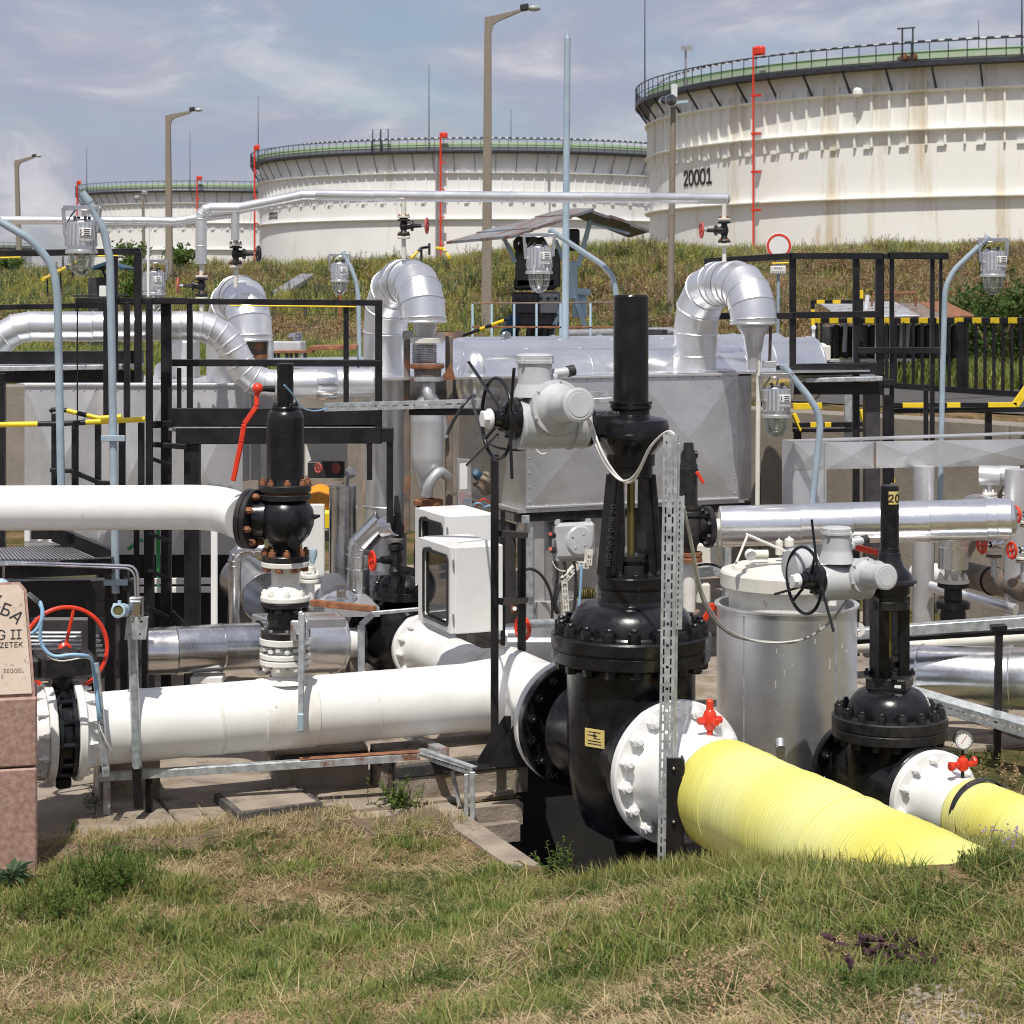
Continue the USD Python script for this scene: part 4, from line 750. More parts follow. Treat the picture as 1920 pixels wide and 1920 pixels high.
lp2 = thing('white_pipe', 'short white flanged pipe end hidden behind the inscribed stone', 'pipe', P2(uF - .3))
part(lp2, 'flange', disc(P2(uF - .164), U, .222, .036, .005, 52), 'white_rusty')
many_bolts(lp2, 'bolt', P2(uF - .166), -U, .193, 12, .016, .026, 'white_rusty', .12, .7)
part(lp2, 'pipe', lathe([(rL, -1.2), (rL, -.27), (rL * 1.06, -.21), (rL * 1.22, -.166)], P2(uF), U, 48), 'white_paint')

# ------------------------------------------------------------------ black check valve and white piping farther back on the same line
bkf = bk_v + 2.067
ck = thing('check_valve', 'black round-bodied check valve behind the white flange, left of the cabinets', 'valve', ax1(bkf + .35) * A(1, 1, 0))
part(ck, 'end_flange', disc(ax1(bkf + .002), V, .190, .045, .005, 52), 'black_paint')
part(ck, 'body', lathe([(.17, .04), (.165, .08), (.20, .15), (.235, .25), (.24, .34), (.22, .46), (.175, .55), (.17, .60)], ax1(bkf), V, 48), 'black_paint')
part(ck, 'end_flange', disc(ax1(bkf + .60), V, .222, .045, .005, 52), 'black_paint')
kc = ax1(bkf + .32)
part(ck, 'bonnet_flange', disc(kc + Z * .23, Z, .18, .05), 'black_paint')
part(ck, 'bonnet', lathe([(.16, .27), (.15, .31), (.11, .36), (.05, .385), (1e-4, .39)], kc, Z, 36), 'black_paint')
many_bolts(ck, 'bolt', kc + Z * .28, Z, .155, 10, .017, .03, 'black_paint', .2)
wq = thing('white_pipe', 'white pipe elbow behind the black check valve, partly under the clad lid', 'pipe', ax1(bkf + 1.2) * A(1, 1, 0))
part(wq, 'flange', disc(ax1(bkf + .65), V, .222, .045, .006, 48), 'white_paint')
part(wq, 'pipe', tube([ax1(bkf + .68), ax1(bkf + 1.2), ax1(bkf + 2.0)], .155, 44), 'white_paint')
sp_ = thing('white_pipe', 'short thin white pipe from the clad valve box to the black check valve', 'pipe', ax1(bkf + .3) - U * .5)
part(sp_, 'pipe', cyl(ax1(bkf + .30) - U * .30, ax1(bkf + .30) - U * .62, .085, n=32), 'white_paint')
part(sp_, 'flange', disc(ax1(bkf + .30) - U * .30, U, .15, .03), 'black_paint')
# ------------------------------------------------------------------ inscribed stone at the left edge
Ys = 8.1; sg_ = float(ground(P(40, 1650, Ys)[0], Ys)) - .04; xr = P(70, 1650, Ys)[0]
ms = thing('memorial_stone', 'pink granite memorial stone with a carved light plaque at the left edge', 'memorial', (xr - .4, Ys + .1, sg_))
zq = [zof(1650, Ys) - .06, zof(1438, Ys), zof(1306, Ys), zof(1106, Ys)]
XS = unit(A(Ys, -xr, 0)); NS = unit(A(-xr, -Ys, 0)) * 1.0; NS = unit(A(XS[1], -XS[0], 0)); xe = A(xr, Ys, 0)
for i in (0, 1): part(ms, 'granite_block', noisy(rbox(xe - XS * .425 - NS * .16 + Z * (zq[i] + zq[i + 1]) / 2, (.85, .32, zq[i + 1] - zq[i] - .006), (XS, -NS, Z), .008), .004, 8), 'granite_pink')
pu, pn = unit(-NS * .14 + Z * .50), unit(NS * .50 + Z * .14); pcz = xe - XS * .44 + NS * .03 + Z * (zq[2] + .004) - NS * .05
Lp = (zq[3] - zq[2]) * 1.05
quad_ = Polygon([(-.45, 0), (.425, 0), (.418, .10), (.390, Lp - .03), (.365, Lp), (-.45, Lp)])
part(ms, 'plaque_back', noisy(extrude(quad_.buffer(.006), .10, pcz - pn * .104, (XS, pu, pn)), .003, 10), 'granite_pink')
part(ms, 'plaque', extrude(quad_.buffer(-.006), .012, pcz - pn * .004, (XS, pu, pn)), 'stone_plaque')
def pq(px, py):      # a point on the plaque's face
    d = ray(px, py); o = pcz + pn * .0085; return C0 + d * (((o - C0) @ pn) / (d @ pn))
def carve(s, px_right, py, h, bold=False, rot=0.0, name='carved_letters', c=False, mt='ink'):
    a, b = XS * math.cos(rot) + pu * math.sin(rot), pu * math.cos(rot) - XS * math.sin(rot)
    o = pq(px_right, py); m = text(s, h, (0, 0, 0), (a, b, pn), .0015, bold, center=False); v = m[0] + o - (0 if c else 1) * a * ((m[0] @ a).max()); part(ms, name, (v, m[1]), mt)
carve('Ж', 1, 1139, .050, rot=-.15, c=False); carve('Б', 15, 1157, .052, rot=-.38, c=False); carve('А', 31, 1171, .050, rot=-.78, c=False)
carve('SÁG II', 40, 1198, .040); carve('ZETEK', 43, 1213, .022); carve('SEGGEL', 45, 1260, .016, mt='faded_ink'); carve('2', 6, 1271, .014, mt='faded_ink')

# ------------------------------------------------------------------ relief valve on the long white pipe
Yr = 9.28; zr_ = zs(Yr); rc = A(B0[0], B0[1], 0); sr = Yr / F
def lv(prof): return [(max(r * sr, 1e-4), zr_(py)) for r, py in prof]
sp = thing('flanged_spool', 'stack of white flanged spool pieces under the black ball valve', 'pipe', rc + Z * zr_(1255))
part(sp, 'lower_spool', lathe(lv([(25, 1262), (25, 1247), (30, 1244)]), rc, Z, 36), 'white_rusty')
for a, b in ((1243.5, 1234), (1232, 1223), (1206, 1194)):
    part(sp, 'flange', lathe(lv([(0, a), (46.5, a), (48, a - 1), (48, b + 1), (46.5, b), (0, b)]), rc, Z, 48), 'white_rusty', 25)
part(sp, 'ring', lathe(lv([(36, 1223), (37, 1206)]), rc, Z, 36), 'galvanised_rusty')
for q in circle_at(rc, Z, 41 * sr, 8, .2): part(sp, 'stud', cyl(q + Z * zr_(1249), q + Z * zr_(1176), .008, n=8), 'galvanised_rusty')
for py, d in ((1247, -1), (1219, 1), (1210, -1)):
    for q in circle_at(rc + Z * zr_(py), Z * d, 41 * sr, 8, .2): part(sp, 'nut', hexa(q, Z * d, .015, .016), 'white_rusty')
bv = thing('ball_valve', 'small black ball valve with a hanging grey hand lever under the relief valve', 'valve', rc + Z * zr_(1180))
part(bv, 'body', lathe(lv([(0, 1192), (46, 1192), (47, 1190), (47, 1182), (45, 1180), (31, 1178), (34, 1165), (34, 1155), (30, 1142), (28, 1138), (44, 1136), (45.5, 1134), (45.5, 1128), (44, 1126.5), (0, 1126)]), rc, Z, 44), 'black_rough')
for q in circle_at(rc + Z * zr_(1138), -Z, 39 * sr, 8, .2): part(bv, 'nut', hexa(q, -Z, .015, .018), 'black_rough')
fq = P(562, 1192, Yr - .17)
part(bv, 'lever_bracket', cat(rbox(P(562, 1182, Yr - .15), (S(34, 9.1), .03, S(38, 9.1)), (X, Y_, Z), .006), cyl(P(562, 1182, Yr - .02), P(562, 1182, Yr - .19), .022, n=16), rbox(P(564, 1160, Yr - .17), (.022, .03, .07), ch=.006)), 'galvanised_rusty')
part(bv, 'lever', beam(P(566, 1150, Yr - .18), P(564, 1372, Yr - .22), .028, .012, Y_, .004), 'galvanised')
part(bv, 'lever_grip', rbox(P(564, 1355, Yr - .22), (.031, .016, .085), ch=.006), 'blue_grey')
rv = thing('relief_valve', 'tall black safety relief valve with rusty flanges and a bent red lever', 'valve', rc + Z * zr_(1050))
part(rv, 'inlet_spool', lathe(lv([(0, 1126), (45, 1126), (46.5, 1124), (46.5, 1118), (45, 1116), (40, 1114.5), (36, 1106), (28, 1098), (26, 1096), (26, 1064), (30, 1062), (43.5, 1061.5), (45, 1060), (45, 1053), (43.5, 1051.5), (0, 1051)]), rc, Z, 44), 'white_rusty')
for q in circle_at(rc + Z * zr_(1116), Z, 39 * sr, 8, .2): part(rv, 'nut', bolt(q, Z, .016, .02, .4), 'white_rusty')
part(rv, 'inlet_flange', lathe(lv([(0, 1051), (44, 1051), (44.5, 1050), (44.5, 1042), (43, 1040), (0, 1040)]), rc, Z, 44), 'black_rusty', 25)
for q in circle_at(rc + Z * zr_(1040), Z, 38 * sr, 8, .2): part(rv, 'nut', bolt(q, Z, .018, .022, .4), 'rust')
for q in circle_at(rc + Z * zr_(1062), -Z, 38 * sr, 8, .2): part(rv, 'nut', hexa(q, -Z, .018, .02), 'rust')
part(rv, 'body', lathe(lv([(22, 1041), (22, 1030), (24, 1024), (36, 1014), (46, 1002), (53, 985), (54.5, 972), (52, 956), (46, 945), (40, 939), (38, 936)]), rc, Z, 48), 'black_paint')
for a, b in ((936.5, 925.5), (922, 908)):
    part(rv, 'bonnet_flange', lathe(lv([(0, a), (47, a), (48.5, a - 1.5), (48.5, b + 1.5), (47, b), (0, b)]), rc, Z, 48), 'black_rusty', 25)
part(rv, 'gasket', lathe(lv([(42, 926), (42, 921)]), rc, Z, 36), 'rust')
for q in circle_at(rc + Z * zr_(908), Z, 42 * sr, 8, .2): part(rv, 'nut', bolt(q, Z, .016, .018, .5), 'rust')
part(rv, 'spring_bonnet', lathe(lv([(37, 908), (35.5, 902), (35, 895), (35, 785), (34, 778), (30, 771), (25, 768), (0, 768)]), rc, Z, 40), 'black_paint')
part(rv, 'cap_plate', lathe(lv([(26, 769), (26.5, 768), (26.5, 764), (25, 762), (18, 761)]), rc, Z, 32), 'black_paint')
for q in circle_at(rc + Z * zr_(762), Z, 22 * sr, 4, .6): part(rv, 'nut', bolt(q, Z, .011, .012, .5), 'black_rough')
part(rv, 'cap', lathe(lv([(16, 762), (15.5, 758), (15.5, 684), (14.5, 681), (0, 680.5)]), rc, Z, 32), 'black_paint')
part(rv, 'lever_shaft', cyl(P(515, 729, Yr), P(482, 729, Yr - .03), .016, .012, 14), 'black_rough')
lk = [P(482, 720, Yr - .04), P(481, 762, Yr - .05), P(458, 795, Yr - .06), P(452, 830, Yr - .06), P(437, 902, Yr - .06)]
part(rv, 'lever', cat(*[beam(a, b, .024, .014, Y_, .004) for a, b in zip(lk[:-1], lk[1:])], sphere(P(483, 728, Yr - .045), .026, 8)), 'red_paint')
fn = unit(A(.95, -.32, -.05)); fc = P(471, 973, Yr - .02)
part(rv, 'outlet_neck', cyl(fc, rc + Z * zr_(968), .085, .095, 28), 'black_paint')
of_ = part(rv, 'outlet_flange', disc(fc, fn, .140, .026, .003, 44), 'black_rusty')
for q in circle_at(fc + fn * .026, fn, .115, 8, .3): part(of_, 'nut', bolt(q, fn, .017, .02, .3), 'rust')
for lug in (cyl(P(585, 970, Yr), P(600, 967, Yr), .016, .006, 10), cyl(P(549, 1015, Yr - .10), P(552, 1018, Yr - .155), .030, .028, 20)): part(rv, 'body_lug', lug, 'black_paint')
up = thing('white_pipe', 'upper white pipe from the left edge into the relief valve', 'pipe', P(0, 953, 9.5))
part(up, 'pipe', tube(fillet([P(-160, 953, 9.52), P(410, 951, 9.5), fc - fn * .03], .35, 8), S(42, 9.5), 44), 'white_paint')
part(up, 'flange', disc(fc - fn * .028, fn, .140, .026, .003, 44), 'black_rusty')

# ------------------------------------------------------------------ cabinets on the black post
def cabinet(label, corner, h, dl, dw, back=False):
    t = thing('instrument_cabinet', label, 'cabinet', corner)
    part(t, 'case', rbox(corner + V * dl / 2 + U * (dw / 2 + .022) + Z * h / 2, (dw, dl, h), (U, V, Z), .006), 'cabinet_white')
    dr = sbox(.004, .004, dl - .004, h - .004)
    hole = sbox(.06, .065, dl - .12, h - .075).buffer(.03)
    d_ = part(t, 'door', extrude(dr.difference(hole), .02, corner + U * .02, (V, Z, -U)), 'cabinet_white')
    part(d_, 'window_gasket', extrude(hole.buffer(.004).difference(hole.buffer(-.010)), .008, corner - U * .001, (V, Z, -U)), 'rubber')
    part(d_, 'window', extrude(hole.buffer(-.004), .004, corner + U * .012, (V, Z, -U)), 'window_glass')
    part(d_, 'label_plate', sbox3(corner + V * dl * .62 + Z * (h - .035) - U * .001, (.05, .002, .022), (V, Z, U)), 'ink')
    part(t, 'inner_panel', sbox3(corner + V * dl / 2 + U * .026 + Z * h / 2, (.004, dl - .02, h - .02), (U, V, Z)), 'dark_hole')  # near-black sheet stands in for the dark inside of the solid case
    for zz in (.08, h - .08): part(d_, 'hinge', cyl(corner + U * .012 - V * .004 + Z * (zz - .02), corner + U * .012 - V * .004 + Z * (zz + .02), .005, n=8), 'mesh_grey')
    return t
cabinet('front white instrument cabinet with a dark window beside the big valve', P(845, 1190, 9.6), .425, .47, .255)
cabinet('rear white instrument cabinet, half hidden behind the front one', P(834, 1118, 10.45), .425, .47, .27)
bp = thing('cabinet_post', 'black steel post with gusset foot that carries the white cabinets', 'post', P(928, 1432, 9.22))
part(bp, 'post', beam(P(927.5, 1436, 9.22), P(927.5, 850, 9.22), S(15, 9.22), .05, Y_), 'frame_black')
for dx, dy in ((0, 0), (20, -.05)):
    part(bp, 'gusset', extrude(Polygon([(S(x - 930, 9.2), zof(y, 9.2)) for x, y in ((895 + dx, 1424), (945 + dx, 1342 + dx * .5), (958 + dx * .8, 1342 + dx * .5), (958 + dx, 1432), (897 + dx, 1432))]), .012, A(S(-30, 9.2), 9.2 + dy, 0), (X, Z, -Y_)), 'frame_black')
part(bp, 'cabinet_arm', beam(P(935, 1000, 9.3), P(985, 1003, 9.9), .03, .03), 'frame_black'); part(bp, 'cabinet_arm', beam(P(938, 1128, 9.4), P(985, 1125, 9.9), .03, .03), 'frame_black')
part(bp, 'side_post', beam(P(978, 1220, 9.9), P(978, 1005, 9.9), S(16, 9.9), .03, Y_), 'frame_black')
part(bp, 'side_post', beam(P(943, 1210, 9.8), P(943, 955, 9.8), S(9, 9.8), .03, Y_), 'frame_black')

# ------------------------------------------------------------------ concrete blocks, hatch, channels on the slabs
def block(label, a, b, depth, z0, z1, mt='concrete', band=None, name='concrete_block', amp=.006):
    """front face from a to b (ground points), going back 'depth'"""
    d = unit((b - a) * A(1, 1, 0)); n = np.cross(Z, d); L = np.linalg.norm((b - a)[:2]); c = (a + b) / 2 * A(1, 1, 0)
    bm = trimesh.creation.box((L, depth, z1 - z0)); 
    for _ in range(3): bm = bm.subdivide()
    v = np.asarray(bm.vertices) @ np.array([d, n, Z]) + c + n * depth / 2 + Z * (z0 + z1) / 2
    t = thing(name, label, 'concrete block', c + Z * z0)
    part(t, 'block', noisy((v, np.asarray(bm.faces)), amp, 14), mt, False)
    if band: part(t, 'tar_band', noisy(rbox(c + n * (depth / 2 - .004) + Z * (z1 - band / 2 - .012), (L + .012, depth + .012, band), (d, n, Z), .012), .004, 14), 'tar_concrete')
    return t
block('long concrete support block with a tarred edge under the black post', G(745, 1510), G(745, 1510) + U * .66, .40, 0, .20, band=.07)
block('concrete block in shadow under the middle of the white pipe', G(518, 1489), G(690, 1479), .46, 0, .20, band=.075)
block('square concrete pier under the white pipe near the grey post', G(188, 1511), G(300, 1502), .30, 0, .19)
hc = [G(x, y) for x, y in ((447, 1552), (605, 1530), (556, 1497), (401, 1512))]
ht = thing('hatch_cover', 'low concrete hatch cover with tarred rim lying on the slab', 'hatch', np.mean(hc, 0))
ctr = np.mean(hc, 0); nn_ = [ctr + (p - ctr) * .88 for p in hc]
def prism(ps, z0, z1):
    m = trimesh.creation.extrude_polygon(Polygon([(p[0], p[1]) for p in ps]), z1 - z0); return np.asarray(m.vertices) + A(0, 0, z0), np.asarray(m.faces)
part(ht, 'rim', noisy(prism(hc, 0, .062), .006, 9), 'hatch_concrete', 20); part(ht, 'top', noisy(prism(nn_, .05, .066), .002, 20), 'concrete', 20)
ch_ = thing('steel_channel', 'long galvanised channel lying low in front of the white pipe, rusty at its right half', 'channel', P(185, 1462, 8.95))
a0, a1 = P(183, 1459, 8.9), P(787, 1420, 9.25); am = a0 + (a1 - a0) * .62
sd_ = unit(np.cross(unit(a1 - a0), Z))
for nm, p, q, mt in (('channel_web', a0, am, 'galvanised'), ('channel_web', am, a1, 'galvanised_rusty')):
    part(ch_, nm, cat(beam(p, q, .034, .004, sd_, .001), beam(p + Z * .018 - sd_ * .018, q + Z * .018 - sd_ * .018, .004, .036, sd_, .001)), mt)
part(ch_, 'channel_cover', beam(am + Z * .024 - sd_ * .02, a1 + Z * .024 - sd_ * .02, .006, .044, sd_, .002), 'rust', label='rusty brown cover strip')
for px, py in ((198, 1520), (275, 1514), (740, 1500)):
    q = P(px, py, 9.0); t_ = a0 + (a1 - a0) * ((px - 183) / 604.); part(ch_, 'channel_leg', beam(A(t_[0], t_[1] + .02, .0), t_ + Y_ * .02, .032, .012, Y_), 'frame_black' if px > 200 else 'galvanised_rusty')
def slotted(par, name, p, q, w, dpt, side, mt='galvanised', slot=.028, gap=.012, sw=.007, rows=(0,), flange=True):
    """perforated channel: a web with real slots, and two flanges"""
    a = unit(q - p); s = unit(side - (side @ a) * a); t = np.cross(s, a); L = np.linalg.norm(q - p); web = sbox(-w / 2, 0, w / 2, L); hs = []
    for r in rows:
        x = gap
        while x + slot < L: hs.append(sbox(r * w - sw / 2, x, r * w + sw / 2, x + slot)); x += slot + gap
    if len(rows) > 1:
        x = .05
        while x < L - .02: hs.append(sbox(-sw * .7, x - sw * .7, sw * .7, x + sw * .7).buffer(.001)); x += .085
    ms = [extrude(web.difference(union_all(hs)), .0025, p, (t, a, np.cross(t, a)))]
    if flange: ms += [extrude(sbox(0, 0, dpt, L), .0025, p + t * w / 2 * e - (t * .0025 if e > 0 else 0), (s * 1.0, a, t)) for e in (-1, 1)]
    return part(par, name, cat(ms), mt, 20)
sa = thing('slotted_angle', 'galvanised slotted angle stand bent down beside the pit edge', 'bracket', P(886, 1540, 8.95))
slotted(sa, 'top_rail', P(785, 1412, 9.35), P(886, 1447, 8.95), .04, .03, Y_, rows=(0,)); part(sa, 'top_flange', beam(P(785, 1409, 9.36), P(888, 1442, 8.97), .004, .035, V), 'galvanised')
part(sa, 'leg', beam(P(874, 1452, 8.96), P(874, 1536, 8.96), .02, .006, Y_), 'galvanised'); part(sa, 'leg', beam(P(886, 1447, 8.93), P(886, 1545, 8.93), .024, .02, Y_), 'galvanised')
part(sa, 'leg', beam(P(848, 1447, 9.15), P(862, 1512, 9.15), .02, .02, Y_), 'galvanised_rusty')
ib = thing('steel_beam', 'rust-ended galvanised box beam lying under the white pipe by the black post', 'beam', P(830, 1410, 9.6))
part(ib, 'beam', beam(P(772, 1383, 9.95), P(832, 1412, 9.25), .045, .055, U), 'galvanised_rusty')

# ------------------------------------------------------------------ grey post with transmitter, conduit, cable channel
tp = thing('transmitter_post', 'grey tube post with a perforated bracket standing before the white pipe', 'post', P(256, 1515, 8.85))
part(tp, 'tube', cyl(P(257, 1440, 8.85), P(248, 1190, 8.85), S(9, 8.85), n=20), 'galvanised'); part(tp, 'foot', beam(P(260, 1516, 8.85), P(257, 1436, 8.85), S(17, 8.85), .03, Y_), 'frame_black')
pls = sbox(-.048, -.05, .048, .05).difference(union_all([sbox(x - .006, y - .005, x + .006, y + .005) for x in (-.025, .02) for y in (-.025, .03)]))
part(tp, 'bracket', cat(extrude(pls, .005, P(256, 1178, 8.81), (X, unit(Z + X * .1), -Y_)), beam(P(240, 1160, 8.84), P(277, 1158, 8.84), .006, .06, Y_), rbox(P(243, 1180, 8.84), (.01, .05, .09))), 'galvanised')
tm = thing('pressure_transmitter', 'small pale blue pressure transmitter head on the grey tube post', 'transmitter', P(225, 1143, 8.75))
part(tm, 'housing', cat(cyl(P(231, 1144, 8.80), P(222, 1145, 8.70), S(13, 8.75), n=24), cyl(P(212, 1142, 8.80), P(240, 1145, 8.80), S(11.5, 8.8), n=20), cyl(P(224, 1132, 8.77), P(224, 1126, 8.77), .008, n=10)), 'instrument_blue')
dv_ = unit(P(222, 1145, 8.70) - P(231, 1144, 8.80))
part(tm, 'display_ring', lathe([(S(13.5, 8.7), -.012), (S(13.5, 8.7), .008), (S(10, 8.7), .010), (S(9, 8.7), .004)], P(222, 1145, 8.70), dv_, 28), 'instrument_blue'); part(tm, 'display', disc(P(222, 1145, 8.70), dv_, S(9.4, 8.7), .004), 'brass')
part(tm, 'manifold', cat(rbox(P(256, 1143, 8.84), (.055, .06, .09), ch=.006), rbox(P(256, 1124, 8.84), (.06, .05, .025), ch=.004), cyl(P(240, 1145, 8.82), P(250, 1144, 8.84), .024, n=16)), 'stainless')
for px in (250, 262):
    for py in (1130, 1156): part(tm, 'bolt', bolt(P(px, py, 8.81), -Y_, .007, .01), 'stainless')
for px, dz in ((253, 0), (258, 5)):
    sgl = single('impulse_tube', ('upper' if dz else 'lower') + ' of the two thin steel tubes bent down to the transmitter', 'tube', tube(fillet([P(-30, 1056 + (3 if not dz else -2), 8.95), P(14, 1057 - dz * .6, 8.9), P(px - 1, 1066 - dz, 8.85), P(px + 1, 1122, 8.84)], .05, 6), .006, 8), 'stainless')
single('impulse_tube', 'short vertical steel tube above the round gauge back at the left edge', 'tube', tube([P(7, 1060, 8.95), P(6, 1092, 8.95)], .005, 8), 'stainless')
gt = thing('gauge_back', 'grey round instrument head peeping over the memorial stone', 'gauge', P(3, 1100, 8.95)); part(gt, 'head', sphere(P(2, 1102, 8.95), S(18, 8.95), 14), 'instrument_blue'); part(gt, 'screw', cyl(P(8, 1099, 8.90), P(8, 1099, 8.905), .006), 'ink')
cc = thing('cable_channel', 'narrow galvanised cable channel running down in front of the wafer valve flange', 'cable channel', P(200, 1450, 8.8))
slotted(cc, 'channel', P(199, 1456, 8.72), P(178, 1243, 8.72), .030, .02, Y_, rows=(-.2, .2), sw=.004, slot=.02)
part(cc, 'lid', beam(P(189, 1330, 8.705), P(178, 1243, 8.705), .026, .004, Y_), 'galvanised')
single('blue_cable', 'light blue cable curling from the stone over the red hand wheel into the channel', 'cable', tube(curve([P(60, 1188, 8.55), P(74, 1172, 8.55), P(80, 1150, 8.56), P(74, 1132, 8.58)], 16), .0085, 10), 'cable_blue')
single('blue_cable', 'longer blue grey cable drooping across the gear box into the cable channel', 'cable', tube(curve([P(75, 1128, 8.58), P(79, 1150, 8.56), P(75, 1185, 8.55), P(80, 1212, 8.55), P(100, 1230, 8.55), P(130, 1228, 8.56), P(158, 1229, 8.58), P(174, 1246, 8.68), P(180, 1290, 8.69), P(186, 1350, 8.69)], 40), .008, 10), 'cable_blue')
single('grey_cable', 'thin pale wire hanging loose below the blue cable at left', 'cable', tube(curve([P(78, 1180, 8.56), P(80, 1216, 8.55), P(105, 1238, 8.55), P(150, 1234, 8.57), P(176, 1250, 8.69), P(190, 1370, 8.69), P(212, 1415, 8.72), P(213, 1428, 8.75)], 36), .003, 6), 'cable_white')
sbx = single('sample_bracket', 'short flat steel strip sticking out beside the top of the memorial stone', 'bracket', beam(P(52, 1112, 8.5), P(75, 1131, 8.6), .022, .004, Y_), 'stainless')

# ------------------------------------------------------------------ tall slotted channel post in front of the pit
sl = thing('slotted_post', 'tall galvanised slotted channel post bolted to a black angle in front of the big valve', 'post', P(1255, 1640, 7.72))
Yp = 7.75
slotted(sl, 'channel', P(1246, 1640, Yp), P(1257, 815, Yp), S(27, Yp), .045, Y_ + X * .2, rows=(-.26, .24), sw=.0065, slot=.026, gap=.011)
slotted(sl, 'channel', P(1270, 1180, Yp + .02), P(1275, 930, Yp + .02), S(17, Yp), .04, Y_, rows=(0, ), sw=.005, slot=.012, gap=.012)
part(sl, 'edge_strip', beam(P(1264, 1420, Yp + .05), P(1271, 830, Yp + .05), .016, .035, Y_), 'galvanised')
part(sl, 'foot_angle', cat(beam(P(1263, 1660, Yp - .045), P(1265, 1420, Yp - .045), .062, .008, Y_), beam(P(1278, 1660, Yp - .005), P(1280, 1420, Yp - .005), .010, .075, Y_)), 'frame_black')
for py in (1540, 1440): part(sl, 'bolt', bolt(P(1263, py, Yp - .05), -Y_, .008, .01), 'stainless')
single('white_cable', 'pair of white cables looping from the big actuator down and up to the slotted post', 'cable', cat(tube(curve([cap1 + U * .02 + V * .1 + Z * .05, P(1108, 790, 8.25), P(1130, 850, 8.2), P(1172, 904, 8.15), P(1205, 870, 8.0), P(1238, 818, 7.85), P(1262, 812, 7.78), P(1268, 822, 7.78)], 50), .0052, 8),
    tube(curve([cap1 + U * .02 + V * .1 + Z * .06, P(1100, 780, 8.27), P(1122, 845, 8.22), P(1165, 901, 8.15), P(1200, 876, 8.02), P(1234, 822, 7.87), P(1262, 816, 7.80), P(1266, 830, 7.8)], 50), .0048, 8)), 'cable_white')
single('white_cable', 'thin cable hanging from the slotted post to the small actuator across the clad vessel', 'cable', tube(curve([P(1282, 950, 7.9), P(1296, 1020, 8.0), P(1308, 1090, 8.2), P(1330, 1150, 8.5), P(1372, 1190, 8.8), P(1430, 1203, 9.0), P(1492, 1203, 9.0), P(1550, 1172, 9.0), P(1592, 1118, 9.05)], 50), .0065, 8), 'cable_grey')
single('white_cable', 'second pale cable beside it, ending in a taped joint before the vessel', 'cable', tube(curve([P(1284, 958, 7.92), P(1302, 1040, 8.05), P(1316, 1105, 8.25), P(1340, 1155, 8.5), P(1385, 1192, 8.8), P(1440, 1205, 8.95), P(1500, 1200, 9.0)], 40), .004, 8), 'cable_white')
single('black_cable', 'black cables drooping from the tray to behind the big hand wheel', 'cable', cat(tube(curve([P(890, 742, 9.6), P(868, 760, 9.5), P(850, 790, 9.5), P(838, 815, 9.5)], 16), .008, 8), tube(curve([P(888, 745, 9.6), P(890, 770, 9.2), P(905, 815, 8.8), P(930, 838, 8.5), P(970, 844, 8.4), P(1000, 838, 8.4)], 24), .006, 8)), 'rubber')
single('white_cable', 'short thin loop of wire hanging under the big actuator', 'cable', tube(curve([P(1005, 838, 8.35), P(1010, 848, 8.35), P(1020, 851, 8.35), P(1030, 842, 8.35), P(1032, 836, 8.35)], 14), .003, 6), 'cable_white')
# ------------------------------------------------------------------ clad sheet-metal housing in the middle, on a steel frame
def bpx(par, name, x1, y1, x2, y2, Yd, w, mt='frame_black', Y2=None, d=None, side=None):
    Y2 = Yd if Y2 is None else Y2; p, q = P(x1, y1, Yd), P(x2, y2, Y2); ww = S(w, Yd)
    if name in ('post', 'leg', 'column') and y1 >= 1150 and abs(x1 - x2) < 3: p = A(p[0], p[1], 0)
    return part(par, name, beam(p, q, ww, d or max(ww * .8, .02), Y_ if side is None else side, .003), mt)
def sheet(par, o, a, b, depth=.02, mt='sheet_steel', name='cladding_sheet', apex=(.5, .5)):
    """a cross-broken sheet: four creased triangles from the corners to a raised middle"""
    n = unit(np.cross(a, b)); c = o + a * apex[0] + b * apex[1] + n * depth; v = np.array([o, o + a, o + a + b, o + b, c])
    f = [(0, 1, 4), (1, 2, 4), (2, 3, 4), (3, 0, 4)]; e = .012
    m = (v, np.array(f)); rim = []
    return part(par, name, m, mt, False)
def rivets(par, o, a, n_, k, r=.005, mt='galvanised'):
    part(par, 'rivets', cat([sphere(o + a * (i + .5) / k + n_ * .001, r, 3) for i in range(k)]), mt, True, kind='stuff')
HL = P(986, 955, 11.8); hz = zof(707, 11.8) - HL[2]; hu = (onV(1383, 945, HL) - HL) @ U; hv = 1.12
hs = thing('clad_housing', 'large grey sheet-metal housing with crossed creases behind the big valve', 'housing', HL)
b1 = HL + V * hv; mid_u = (onV(1190, 900, HL) - HL) @ U
for u0, u1 in ((0, mid_u), (mid_u, hu)): sheet(hs, HL + U * u0, U * (u1 - u0), Z * hz, .035)
sheet(hs, HL + V * .45, -V * .45, Z * hz, .02); sheet(hs, HL + V * .80, -V * .35, Z * hz, .006); sheet(hs, HL + V * 1.12, -V * .32, Z * hz, .006)
HR = HL + U * hu; cu_ = unit(U * .85 + V * .5) * .17
sheet(hs, HR, cu_, Z * (hz - .02), .008); sheet(hs, HR + cu_, V * 1.0, Z * hz, .02)
part(hs, 'bottom', sbox3(HL + U * hu / 2 + V * hv / 2 - Z * .012, (hu + .1, hv, .02), (U, V, Z)), 'sheet_steel')
for p_, a_ in ((HL + Z * (hz - .02), U * hu), (HL + Z * .02, U * hu)): rivets(hs, p_ - V * .004, a_, -V, 16)
for u in (.02, hu - .02): rivets(hs, HL + U * u - V * .004, Z * hz, -V, 9)
for v in (.44, .79): rivets(hs, HL + V * v - U * .006, Z * hz, -U, 9)
